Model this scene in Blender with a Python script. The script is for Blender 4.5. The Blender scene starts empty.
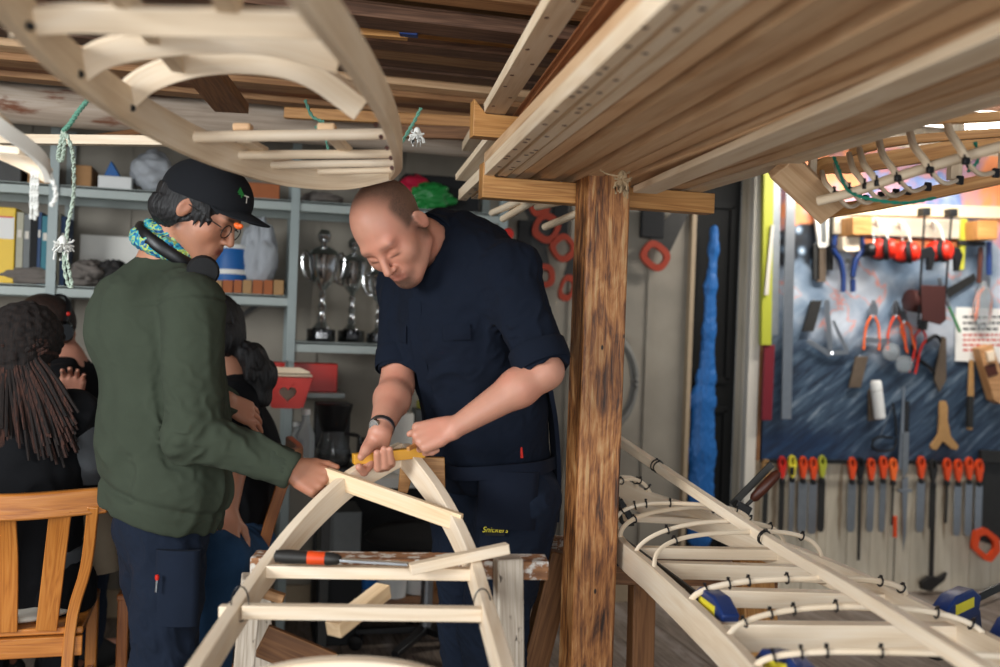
import bpy, math, random
import numpy as np
from mathutils import Vector, Matrix
rnd = random.Random(7)
SC = bpy.context.scene
COL = SC.collection
# ---------- camera model (room axes: x along the back wall, y towards it, z up) ----------
TH = math.radians(14.0); RO = math.radians(2.1); F = 1000.0; H = 1.30
CAM = Vector((0, 0, H))
def ray(px, py):
    u = (px-500)/F; v = (333.5-py)/F
    a = u*math.cos(RO)-v*math.sin(RO); b = u*math.sin(RO)+v*math.cos(RO)
    return Vector((math.cos(TH)*a+math.sin(TH), math.cos(TH)-math.sin(TH)*a, b))
def Pt(px, py, t): return CAM+ray(px, py)*t
def Py(px, py, y): d = ray(px, py); return CAM+d*(y/d.y)
def Pz(px, py, z): d = ray(px, py); return CAM+d*((z-H)/d.z)
def Px(px, py, x): d = ray(px, py); return CAM+d*(x/d.x)
RIGHT = Vector((math.cos(TH), -math.sin(TH), 0)); FWD = Vector((math.sin(TH), math.cos(TH), 0)); UP = Vector((0, 0, 1))
# ---------- colours and materials ----------
def lin(c):
    if isinstance(c, str):
        c = c.lstrip('#'); c = [int(c[i:i+2], 16)/255 for i in (0, 2, 4)]
    return tuple((x/12.92 if x <= .04045 else ((x+.055)/1.055)**2.4) for x in c)+(1.0,)
class NT:
    def __init__(s, name):
        s.m = bpy.data.materials.new(name); s.m.use_nodes = True
        s.t = s.m.node_tree; s.b = s.t.nodes['Principled BSDF']
    def n(s, typ, **kw):
        nd = s.t.nodes.new(typ)
        for k, v in kw.items():
            if k.startswith('_'): setattr(nd, k[1:], v)
            else: nd.inputs[k.replace('_', ' ')].default_value = v
        return nd
    def l(s, a, b): s.t.links.new(a, b)
    def ramp(s, stops, fac):
        r = s.t.nodes.new('ShaderNodeValToRGB'); e = r.color_ramp.elements
        while len(e) < len(stops): e.new(.5)
        for el, (p, c) in zip(e, stops): el.position = p; el.color = lin(c)
        s.l(fac, r.inputs[0]); return r.outputs[0]
    def mix(s, fac, a, b, mode='MIX'):
        m = s.t.nodes.new('ShaderNodeMix'); m.data_type = 'RGBA'; m.blend_type = mode
        for sock, v in ((m.inputs[0], fac), (m.inputs[6], a), (m.inputs[7], b)):
            if hasattr(v, 'links') or isinstance(v, bpy.types.NodeSocket): s.l(v, sock)
            else: sock.default_value = v
        return m.outputs[2]
    def math(s, op, a, b=0.0, c=0.0):
        m = s.t.nodes.new('ShaderNodeMath'); m.operation = op
        for i, v in enumerate((a, b, c)):
            if isinstance(v, bpy.types.NodeSocket): s.l(v, m.inputs[i])
            else: m.inputs[i].default_value = v
        return m.outputs[0]
    def bump(s, h, strength=.3, dist=.002):
        b = s.n('ShaderNodeBump'); b.inputs['Strength'].default_value = strength; b.inputs['Distance'].default_value = dist
        s.l(h, b.inputs['Height']); s.l(b.outputs[0], s.b.inputs['Normal'])
M = {}
def plain(name, col, rough=.6, metal=0, var=.12, scale=30, bump=.15, coat=0, trans=0, alpha=1, sheen=0, coord='Object', ior=1.45):
    k = NT(name); c = lin(col)
    tc = k.n('ShaderNodeTexCoord')
    no = k.n('ShaderNodeTexNoise', Scale=scale, Detail=4.0); k.l(tc.outputs[coord], no.inputs['Vector'])
    dark = tuple(x*(1-var) for x in c[:3])+(1,); lite = tuple(min(1, x*(1+var)) for x in c[:3])+(1,)
    k.l(k.mix(no.outputs[0], dark, lite), k.b.inputs['Base Color'])
    k.b.inputs['Roughness'].default_value = rough; k.b.inputs['Metallic'].default_value = metal
    k.b.inputs['Coat Weight'].default_value = coat; k.b.inputs['Transmission Weight'].default_value = trans
    k.b.inputs['IOR'].default_value = ior
    k.b.inputs['Alpha'].default_value = alpha; k.b.inputs['Sheen Weight'].default_value = sheen
    if bump: k.bump(no.outputs[0], bump)
    M[name] = k.m; return k.m
def wood(name, c1, c2, c3, rough=.55, fine=90, bump=.25, rnd_amt=.25, coat=0, wear=None, ring=7):
    """uv x runs along the grain in metres"""
    k = NT(name); uv = k.n('ShaderNodeUVMap'); oi = k.n('ShaderNodeObjectInfo')
    off = k.n('ShaderNodeCombineXYZ'); k.l(k.math('MULTIPLY', oi.outputs['Random'], 37.0), off.inputs[0]); k.l(k.math('MULTIPLY', oi.outputs['Random'], 11.0), off.inputs[1])
    k.l(k.math('MULTIPLY', oi.outputs['Random'], 5.0), off.inputs[2])
    add = k.n('ShaderNodeVectorMath', _operation='ADD'); k.l(uv.outputs[0], add.inputs[0]); k.l(off.outputs[0], add.inputs[1])
    mp = k.n('ShaderNodeMapping'); mp.inputs['Scale'].default_value = (1.0, ring*2.2, 1); k.l(add.outputs[0], mp.inputs[0])
    n1 = k.n('ShaderNodeTexNoise', Scale=1.6, Detail=3.0, Distortion=.6); k.l(mp.outputs[0], n1.inputs['Vector'])
    # rings
    fr = k.math('FRACT', k.math('MULTIPLY', n1.outputs[0], float(ring)))
    tri = k.math('ABSOLUTE', k.math('SUBTRACT', fr, .5))
    mp2 = k.n('ShaderNodeMapping'); mp2.inputs['Scale'].default_value = (3.0, float(fine)*1.5, 1); k.l(add.outputs[0], mp2.inputs[0])
    n2 = k.n('ShaderNodeTexNoise', Scale=2.0, Detail=3.0); k.l(mp2.outputs[0], n2.inputs['Vector'])
    f = k.math('ADD', k.math('MULTIPLY', tri, .7), k.math('MULTIPLY', n2.outputs[0], .65))
    col = k.ramp([(.15, c1), (.5, c2), (.9, c3)], f)
    # per-piece shade of timber
    hs = k.n('ShaderNodeHueSaturation'); k.l(col, hs.inputs['Color'])
    k.l(k.math('ADD', k.math('MULTIPLY', oi.outputs['Random'], rnd_amt), 1-rnd_amt*.5), hs.inputs['Value'])
    out = hs.outputs[0]
    if wear:
        wc, th, sx, sy = wear
        mp3 = k.n('ShaderNodeMapping'); mp3.inputs['Scale'].default_value = (sx, sy, 1); k.l(add.outputs[0], mp3.inputs[0])
        n3 = k.n('ShaderNodeTexNoise', Scale=1.0, Detail=6.0, Roughness=.65); k.l(mp3.outputs[0], n3.inputs['Vector'])
        mk = k.n('ShaderNodeMapRange'); mk.inputs[1].default_value = th; mk.inputs[2].default_value = th+.06; k.l(n3.outputs[0], mk.inputs[0])
        out = k.mix(mk.outputs[0], out, lin(wc))
    k.l(out, k.b.inputs['Base Color'])
    k.b.inputs['Roughness'].default_value = rough; k.b.inputs['Coat Weight'].default_value = coat
    if bump: k.bump(f, bump, .0015)
    M[name] = k.m; return k.m
# ---------- mesh builder ----------
def frame(d, up=(0, 0, 1)):
    x = Vector(d).normalized(); u = Vector(up)
    y = u.cross(x)
    if y.length < 1e-4: y = Vector((0, 1, 0)).cross(x)
    y.normalize(); z = x.cross(y); return x, y, z
class MB:
    def __init__(s): s.v = []; s.f = []; s.uv = []; s.smooth = []
    def _face(s, idx, uvs, sm=False): s.f.append(idx); s.uv.append(uvs); s.smooth.append(sm)
    def grid(s, rings, closed=True, caps=True, us=None, sm=False, per=None):
        n = len(rings[0]); b = len(s.v)
        for r in rings: s.v += [Vector(p) for p in r]
        if us is None:
            us = [0.0]
            for i in range(1, len(rings)):
                c0 = sum((Vector(p) for p in rings[i-1]), Vector())/n; c1 = sum((Vector(p) for p in rings[i]), Vector())/n
                us.append(us[-1]+max((c1-c0).length, 1e-4))
        if per is None:
            big = max(rings, key=lambda r: (Vector(r[0])-Vector(r[n//2])).length)
            per = [0.0]
            for j in range(n): per.append(per[-1]+(Vector(big[(j+1) % n])-Vector(big[j])).length)
        m = n if closed else n-1
        for i in range(len(rings)-1):
            for j in range(m):
                j2 = (j+1) % n
                s._face([b+i*n+j, b+i*n+j2, b+(i+1)*n+j2, b+(i+1)*n+j],
                        [(us[i], per[j]), (us[i], per[j+1]), (us[i+1], per[j+1]), (us[i+1], per[j])], sm)
        if caps and closed:
            for (base, rev) in ((b, True), (b+(len(rings)-1)*n, False)):
                idx = [base+j for j in range(n)]
                c = s.v[base]
                uvs = [((s.v[k]-c).length*.05, per[q]) for q, k in enumerate(idx)]
                if rev: idx = idx[::-1]; uvs = uvs[::-1]
                s._face(idx, uvs)
        return s
    def beam(s, A, B, w, h, up=(0, 0, 1), w2=None, h2=None):
        A = Vector(A); B = Vector(B); x, y, z = frame(B-A, up)
        w2 = w2 or w; h2 = h2 or h
        def q(P, w, h): return [P-y*w/2-z*h/2, P+y*w/2-z*h/2, P+y*w/2+z*h/2, P-y*w/2+z*h/2]
        return s.grid([q(A, w, h), q(B, w2, h2)])
    def box(s, c, size, R=None):
        c = Vector(c); R = R or Matrix.Identity(3)
        x, y, z = (R@Vector(a) for a in ((1, 0, 0), (0, 1, 0), (0, 0, 1)))
        sx, sy, sz = size
        if sx >= sy and sx >= sz: return s.beam(c-x*sx/2, c+x*sx/2, sy, sz, z)
        if sy >= sz: return s.beam(c-y*sy/2, c+y*sy/2, sx, sz, z)
        return s.beam(c-z*sz/2, c+z*sz/2, sx, sy, y)
    def sweep(s, pts, w, h, up=(0, 0, 1), n=None, ws=None, round_=0, taper=None, closed=False):
        P = smooth_path(pts, n) if n else [Vector(p) for p in pts]
        rings = []; prev = None
        for i, p in enumerate(P):
            if closed: d = P[(i+1) % len(P)]-P[i-1]
            else: d = P[min(i+1, len(P)-1)]-P[max(i-1, 0)]
            x, y, z = frame(d, up)
            k = taper(i/(len(P)-1)) if taper else 1
            ww, hh = w*k, h*k
            if round_:
                m = round_; rings.append([p+y*(ww/2)*math.cos(2*math.pi*j/m)+z*(hh/2)*math.sin(2*math.pi*j/m) for j in range(m)])
            else: rings.append([p-y*ww/2-z*hh/2, p+y*ww/2-z*hh/2, p+y*ww/2+z*hh/2, p-y*ww/2+z*hh/2])
        if closed: rings.append(rings[0])
        return s.grid(rings, sm=bool(round_) or bool(n), caps=not closed)
    def tube(s, pts, r, n=None, m=8, taper=None, up=(0, 0, 1), closed=False): return s.sweep(pts, 2*r, 2*r, up=up, n=n, round_=m, taper=taper, closed=closed)
    def lathe(s, prof, O, axis=(0, 0, 1), m=24, caps=True):
        O = Vector(O); a, y, z = frame(axis, (0, 1, 0) if abs(Vector(axis).normalized().y) < .9 else (0, 0, 1))
        rings = [[O+a*h+(y*math.cos(2*math.pi*j/m)+z*math.sin(2*math.pi*j/m))*max(r, 1e-4) for j in range(m)] for r, h in prof]
        return s.grid(rings, sm=True, caps=caps)
    def prism(s, poly, O, X, Y, thick, hole=None):
        """2-D outline in the plane (O,X,Y), extruded by thick along X x Y (centred)"""
        O = Vector(O); X = Vector(X); Y = Vector(Y); N = X.cross(Y).normalized()*thick/2
        area = sum(poly[i][0]*poly[(i+1) % len(poly)][1]-poly[(i+1) % len(poly)][0]*poly[i][1] for i in range(len(poly)))
        if area < 0: poly = poly[::-1]
        if hole:
            n = len(hole); outer = resample(poly, n)
            # align starts
            ang = lambda p, c: math.atan2(p[1]-c[1], p[0]-c[0])
            ch = (sum(p[0] for p in hole)/n, sum(p[1] for p in hole)/n)
            a = sum(hole[i][0]*hole[(i+1) % n][1]-hole[(i+1) % n][0]*hole[i][1] for i in range(n))
            if a < 0: hole = hole[::-1]
            t0 = ang(hole[0], ch)
            k0 = min(range(n), key=lambda k: abs(math.atan2(math.sin(ang(outer[k], ch)-t0), math.cos(ang(outer[k], ch)-t0))))
            outer = outer[k0:]+outer[:k0]
            b = len(s.v)
            P = lambda q, sgn: O+X*q[0]+Y*q[1]+N*sgn
            for sgn in (-1, 1):
                s.v += [P(q, sgn) for q in outer]; s.v += [P(q, sgn) for q in hole]
            for j in range(n):
                k = (j+1) % n
                o0, h0, o1, h1 = b, b+n, b+2*n, b+3*n
                q = lambda *l: ([*l], [((s.v[i]-O).dot(X), (s.v[i]-O).dot(Y)) for i in l])
                s._face(*q(o1+j, o1+k, h1+k, h1+j)); s._face(*q(o0+k, o0+j, h0+j, h0+k))
                s._face(*q(o0+j, o0+k, o1+k, o1+j)); s._face(*q(h0+k, h0+j, h1+j, h1+k))
            return s
        b = len(s.v); n = len(poly)
        for sgn in (-1, 1): s.v += [O+X*q[0]+Y*q[1]+N*sgn for q in poly]
        uvs = [(q[0], q[1]) for q in poly]
        s._face([b+n+i for i in range(n)], uvs); s._face([b+i for i in range(n)][::-1], uvs[::-1])
        for i in range(n):
            j = (i+1) % n
            L = math.dist(poly[i], poly[j])
            s._face([b+i, b+j, b+n+j, b+n+i], [(0, 0), (L, 0), (L, thick), (0, thick)])
        return s
    def ellipsoid(s, c, r, R=None, m=16, k=10, fn=None):
        c = Vector(c); R = R or Matrix.Identity(3); rings = []
        for i in range(k+1):
            ph = -math.pi/2+math.pi*i/k; row = []
            for j in range(m):
                t = 2*math.pi*j/m; q = Vector((max(math.cos(ph), .003)*math.cos(t), max(math.cos(ph), .003)*math.sin(t), math.sin(ph)))
                if fn: q = fn(q)
                row.append(c+R@Vector((q.x*r[0], q.y*r[1], q.z*r[2])))
            rings.append(row)
        return s.grid(rings, sm=True)
    def build(s, name, mat, parent=None, bevel=0, label=None, sharp=.7, **tags):
        me = bpy.data.meshes.new(name)
        o = bpy.data.objects.new(name, me); COL.objects.link(o)
        off = Vector()
        if parent:
            o.parent = parent; off = world_loc(parent)
        else:
            n = len(s.v); c = sum(s.v, Vector())/n; off = Vector((c.x, c.y, min(p.z for p in s.v))); o.location = off
        me.from_pydata([tuple(p-off) for p in s.v], [], s.f)
        ul = me.uv_layers.new(name='UVMap')
        flat = [c for f in s.uv for q in f for c in q]
        ul.data.foreach_set('uv', flat)
        me.polygons.foreach_set('use_smooth', [True]*len(me.polygons))
        me.set_sharp_from_angle(angle=sharp)
        me.materials.append(M[mat] if isinstance(mat, str) else mat)
        if bevel:
            bv = o.modifiers.new('soft edges', 'BEVEL'); bv.width = bevel; bv.segments = 2; bv.limit_method = 'ANGLE'; bv.angle_limit = .6
        if label: o['label'] = label
        for k, v in tags.items(): o[k] = v
        return o
def world_loc(o):
    l = Vector(o.location)
    while o.parent: o = o.parent; l += Vector(o.location)
    return l
def resample(poly, n):
    L = [0]
    for i in range(len(poly)): L.append(L[-1]+math.dist(poly[i], poly[(i+1) % len(poly)]))
    out = []
    for k in range(n):
        d = L[-1]*k/n; i = max(j for j in range(len(poly)) if L[j] <= d+1e-9)
        t = (d-L[i])/max(L[i+1]-L[i], 1e-9); a = poly[i]; b = poly[(i+1) % len(poly)]
        out.append((a[0]+(b[0]-a[0])*t, a[1]+(b[1]-a[1])*t))
    return out
def smooth_path(pts, n):
    """Catmull-Rom through pts, n samples per span"""
    P = [Vector(p) for p in pts]; out = []
    for i in range(len(P)-1):
        p0 = P[i-1] if i else P[0]*2-P[1]; p1 = P[i]; p2 = P[i+1]; p3 = P[i+2] if i+2 < len(P) else P[-1]*2-P[-2]
        for k in range(n):
            t = k/n
            out.append(.5*((2*p1)+(p2-p0)*t+(2*p0-5*p1+4*p2-p3)*t*t+(3*p1-p0-3*p2+p3)*t**3))
    out.append(P[-1]); return out
def thing(name, label, cat, loc, group=None, rz=0):
    o = bpy.data.objects.new(name, None); COL.objects.link(o); o.location = Vector(loc); o.rotation_euler = (0, 0, rz)
    o.empty_display_size = .05
    o['label'] = label; o['category'] = cat
    if group: o['group'] = group
    return o
def tag(o, label, cat, group=None, kind=None):
    o['label'] = label; o['category'] = cat
    if group: o['group'] = group
    if kind: o['kind'] = kind
    return o
def kids(o): return [c for c in COL.objects if c.parent == o]
def dup(root, loc=None, rot=None, label=None, scale=None):
    def cp(o, par):
        c = o.copy(); COL.objects.link(c)
        if par: c.parent = par
        for ch in kids(o): cp(ch, c)
        return c
    r = cp(root, None)
    if loc is not None: r.location = loc
    if rot is not None: r.rotation_euler = rot
    if scale is not None: r.scale = scale
    if label: r['label'] = label
    return r
def struct(o, **kw):
    o['kind'] = 'structure'; return o
# ---------- signed-distance modelling for bodies and cloth ----------
class Vol:
    def __init__(s, lo, hi, h):
        s.lo = np.array(lo, float); s.h = h; s.n = np.ceil((np.array(hi, float)-s.lo)/h).astype(int)+1
        s.D = np.full(s.n, 1.0, np.float32)
    def _sl(s, lo, hi):
        a = np.clip(np.floor((np.array(lo)-s.lo)/s.h).astype(int), 0, s.n); b = np.clip(np.ceil((np.array(hi)-s.lo)/s.h).astype(int)+1, 0, s.n)
        ax = [(s.lo[i]+s.h*np.arange(a[i], b[i])).astype(np.float32) for i in range(3)]
        return (slice(a[0], b[0]), slice(a[1], b[1]), slice(a[2], b[2])), ax[0][:, None, None], ax[1][None, :, None], ax[2][None, None, :]
    def _put(s, sl, d, k, mode):
        A = s.D[sl]
        if mode == 'sub': d = -d; s.D[sl] = np.maximum(A, d) if k <= 0 else smax(A, d, k); return
        s.D[sl] = np.minimum(A, d) if k <= 0 else -smax(-A, -d, k)
    def cone(s, A, B, r1, r2, k=.01, mode='add', flat=None):
        """round cone; flat=(dir, factor) squashes the section along dir"""
        A = np.array(A, np.float32); B = np.array(B, np.float32); m = max(r1, r2)*1.0+max(k, 0)+3*s.h
        if flat: m = m*max(1, 1/flat[1])
        sl, X, Y, Z = s._sl(np.minimum(A, B)-m, np.maximum(A, B)+m)
        if 0 in s.D[sl].shape: return
        x, y, z = X-A[0], Y-A[1], Z-A[2]; ba = B-A; l2 = float(ba@ba)+1e-12
        t = np.clip((x*ba[0]+y*ba[1]+z*ba[2])/l2, 0, 1)
        dx, dy, dz = x-t*ba[0], y-t*ba[1], z-t*ba[2]
        if flat:
            n = np.array(flat[0], np.float32); n = n/np.linalg.norm(n); q = dx*n[0]+dy*n[1]+dz*n[2]; f = flat[1]
            g = q*(1/f-1)
            dx, dy, dz = dx+g*n[0], dy+g*n[1], dz+g*n[2]
            d = (np.sqrt(dx*dx+dy*dy+dz*dz)-(r1+(r2-r1)*t))*min(1, (1+f)/2)
        else: d = np.sqrt(dx*dx+dy*dy+dz*dz)-(r1+(r2-r1)*t)
        s._put(sl, d.astype(np.float32), k, mode)
    def ell(s, c, r, R=None, k=.01, mode='add', clip=None):
        c = np.array(c, np.float32); R = np.array(R if R is not None else np.eye(3), np.float32)
        m = max(r)+max(k, 0)+3*s.h; sl, X, Y, Z = s._sl(c-m, c+m)
        if 0 in s.D[sl].shape: return
        x, y, z = X-c[0], Y-c[1], Z-c[2]
        p = [(x*R[0, i]+y*R[1, i]+z*R[2, i]) for i in range(3)]
        k0 = np.sqrt(sum((p[i]/r[i])**2 for i in range(3))); k1 = np.sqrt(sum((p[i]/r[i]**2)**2 for i in range(3)))
        d = k0*(k0-1)/np.maximum(k1, 1e-6)
        if clip is not None:
            for (n, off) in clip: d = np.maximum(d, p[0]*n[0]+p[1]*n[1]+p[2]*n[2]-off)
        s._put(sl, d.astype(np.float32), k, mode)
    def chain(s, pts, rs, k=.01, flat=None):
        for i in range(len(pts)-1): s.cone(pts[i], pts[i+1], rs[i], rs[i+1], k, flat=flat)
    def half(s, P, n, k=0.002):
        """keep the side of the plane away from n"""
        n = np.array(n, float); n /= np.linalg.norm(n); sl, X, Y, Z = s._sl(s.lo, s.lo+s.n*s.h)
        d = ((X-P[0])*n[0]+(Y-P[1])*n[1]+(Z-P[2])*n[2]).astype(np.float32); s.D = smax(s.D, d, k)
    def warp(s, fn):
        band = np.abs(s.D) < .03; idx = np.nonzero(band)
        P = np.stack([s.lo[i]+s.h*idx[i] for i in range(3)], -1); s.D[idx] += fn(P).astype(np.float32)
    def mesh(s, name, mat, parent=None, attr=None, label=None, smooth=0):
        import openvdb as vdb
        g = vdb.FloatGrid(3*s.h); g.copyFromArray(np.clip(s.D, -3*s.h, 3*s.h), tolerance=0)
        pts, quads = g.convertToQuads(0.0)
        pts = pts*s.h+s.lo
        off = np.array(world_loc(parent)) if parent else np.array([pts[:, 0].mean(), pts[:, 1].mean(), pts[:, 2].min()])
        me = bpy.data.meshes.new(name); nv, nq = len(pts), len(quads)
        me.vertices.add(nv); me.vertices.foreach_set('co', (pts-off).astype(np.float32).ravel())
        me.loops.add(nq*4); me.loops.foreach_set('vertex_index', quads[:, ::-1].astype(np.int32).ravel())
        me.polygons.add(nq); me.polygons.foreach_set('loop_start', np.arange(nq, dtype=np.int32)*4)
        me.polygons.foreach_set('use_smooth', np.ones(nq, bool))
        me.update(calc_edges=True); me.validate()
        # make sure normals point outwards
        o = bpy.data.objects.new(name, me); COL.objects.link(o)
        if parent: o.parent = parent
        else: o.location = off
        vol = 0.0
        q = quads[:, ::-1]; a, b, c, d = (pts[q[:, i]]-pts.mean(0) for i in range(4))
        vol = np.einsum('ij,ij->i', a, np.cross(b, c)).sum()+np.einsum('ij,ij->i', a, np.cross(c, d)).sum()
        if vol < 0: me.flip_normals()
        if attr:
            for an, fn in attr.items():
                at = me.attributes.new(an, 'FLOAT', 'POINT'); at.data.foreach_set('value', fn(pts).astype(np.float32))
        me.materials.append(M[mat])
        if label: o['label'] = label
        if smooth:
            md = o.modifiers.new('smooth', 'SMOOTH'); md.iterations = smooth; md.factor = .5
        return o
def smax(a, b, k):
    h = np.maximum(k-np.abs(a-b), 0)/k
    return np.maximum(a, b)+h*h*k*.25
def wave_noise(seed, freq, n=10, stretch=(1, 1, 1)):
    r = np.random.RandomState(seed); K = r.normal(size=(n, 3))*freq*np.array(stretch); ph = r.rand(n)*6.28
    return lambda P: np.sin(P@K.T+ph).sum(-1)/math.sqrt(n)
def ridges(seed, freq, stretch=(1, 1, 1)):
    f = wave_noise(seed, freq, 8, stretch); g = wave_noise(seed+1, freq*.5, 6)
    return lambda P: np.sqrt(np.sin(f(P)*1.4+g(P))**2+.14)-.75
def cdir(r, f, u): return (RIGHT*r+FWD*f+UP*u)
# ---------- materials ----------
wood('wood_fresh', '#dcc3a2', '#ead6ba', '#f2e4cf', rough=.55, bump=.12, rnd_amt=.14, ring=4)
wood('wood_batten', '#d9b78c', '#e8cba2', '#f0dabb', rough=.55, bump=.12, rnd_amt=.1)
wood('wood_plank', '#bd9168', '#d8b086', '#e8c8a0', rough=.6, rnd_amt=.3, ring=4)
wood('wood_plank_pale', '#d3b794', '#e6d0b1', '#f0dfc6', rough=.6, rnd_amt=.16, ring=4)
wood('wood_rack', '#7a5233', '#a87a50', '#c49a6c', rough=.65, rnd_amt=.6)
wood('wood_rack_red', '#6a3e27', '#95603e', '#b07a52', rough=.65, rnd_amt=.6)
wood('wood_rack_dark', '#3a2619', '#5f4230', '#82604a', rough=.7, rnd_amt=.6)
wood('wood_bracket', '#96602c', '#bd864a', '#d4a364', rough=.5, rnd_amt=.1)
wood('wood_chair', '#985620', '#bd7530', '#cd8842', rough=.35, rnd_amt=.1, coat=.3)
wood('wood_chair_red', '#7c4420', '#a3602e', '#b8743c', rough=.35, coat=.3)
wood('wood_ply', '#8d5f38', '#b98a5c', '#cfa477', rough=.55, rnd_amt=.1)
wood('wood_brown', '#5b3a1f', '#7d5330', '#976a42', rough=.6, rnd_amt=.2)
wood('wood_log', '#9a8876', '#c0ad9a', '#d8cbbb', rough=.8, ring=3, wear=('#7a4c34', .56, 2, 9))
wood('wood_floor', '#453a32', '#6b5e53', '#8c8074', rough=.75, rnd_amt=.3, wear=('#8a8078', .55, 1.5, 6))
wood('wood_wall', '#b5a993', '#c8bda8', '#d6ccb9', rough=.7, rnd_amt=.08, ring=3, bump=.2, wear=('#8b7760', .62, .8, 9))
wood('wood_trestle', '#5f3b22', '#875a38', '#a97a50', rough=.7, wear=('#d4cfc6', .50, 26, 30))
wood('wood_trestle_white', '#8d7d6c', '#b6a998', '#cfc5b6', rough=.75, wear=('#3f342b', .60, 18, 40))
wood('wood_edge_orange', '#a8633a', '#c07c4e', '#cf9468', rough=.6)
# the worn post: stained timber with pale scratches and dark holes
def post_material():
    k = NT('wood_post'); uv = k.n('ShaderNodeUVMap')
    def nz(sx, sy, sc, det=5, dis=0.0):
        mp = k.n('ShaderNodeMapping'); mp.inputs['Scale'].default_value = (sx, sy, 1); k.l(uv.outputs[0], mp.inputs[0])
        n = k.n('ShaderNodeTexNoise', Scale=sc, Detail=float(det), Roughness=.62, Distortion=dis); k.l(mp.outputs[0], n.inputs['Vector']); return n.outputs[0]
    grain = nz(2.2, 30, 3.4, 8, .5); patch = nz(2.4, 7, 2.4, 6, 1.2); fine = nz(6, 160, 2.0, 3)
    f = k.math('ADD', k.math('MULTIPLY', grain, .55), k.math('MULTIPLY', patch, .55))
    col = k.ramp([(.38, '#20140c'), (.45, '#4b2c17'), (.52, '#82502a'), (.59, '#a9703d'), (.69, '#c29868')], f)
    # vertical scratches
    sc = nz(2.4, 60, 2.2, 2); mk = k.n('ShaderNodeMapRange'); mk.inputs[1].default_value = .70; mk.inputs[2].default_value = .76; k.l(sc, mk.inputs[0])
    col = k.mix(mk.outputs[0], col, lin('#c39d6d'))
    vo = k.n('ShaderNodeTexVoronoi', Scale=9.0); mp = k.n('ShaderNodeMapping'); mp.inputs['Scale'].default_value = (1, 2.0, 1); k.l(uv.outputs[0], mp.inputs[0]); k.l(mp.outputs[0], vo.inputs['Vector'])
    m2 = k.n('ShaderNodeMapRange'); m2.inputs[1].default_value = .05; m2.inputs[2].default_value = .085; m2.inputs[3].default_value = 1; m2.inputs[4].default_value = 0; k.l(vo.outputs['Distance'], m2.inputs[0])
    col = k.mix(m2.outputs[0], col, lin('#160d08'))
    k.l(col, k.b.inputs['Base Color']); k.b.inputs['Roughness'].default_value = .5
    h = k.math('ADD', grain, k.math('MULTIPLY', fine, .5)); k.bump(h, .6, .004)
    M['wood_post'] = k.m
post_material()
def panel_material():
    k = NT('wall_panel'); tc = k.n('ShaderNodeTexCoord')
    n = k.n('ShaderNodeTexNoise', Scale=3.0, Detail=5.0); k.l(tc.outputs['Object'], n.inputs['Vector'])
    col = k.ramp([(.3, '#7c7569'), (.6, '#928a7c')], n.outputs[0]); k.l(col, k.b.inputs['Base Color']); k.b.inputs['Roughness'].default_value = .6
    k.bump(n.outputs[0], .1); M['wall_panel'] = k.m
panel_material()
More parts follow.
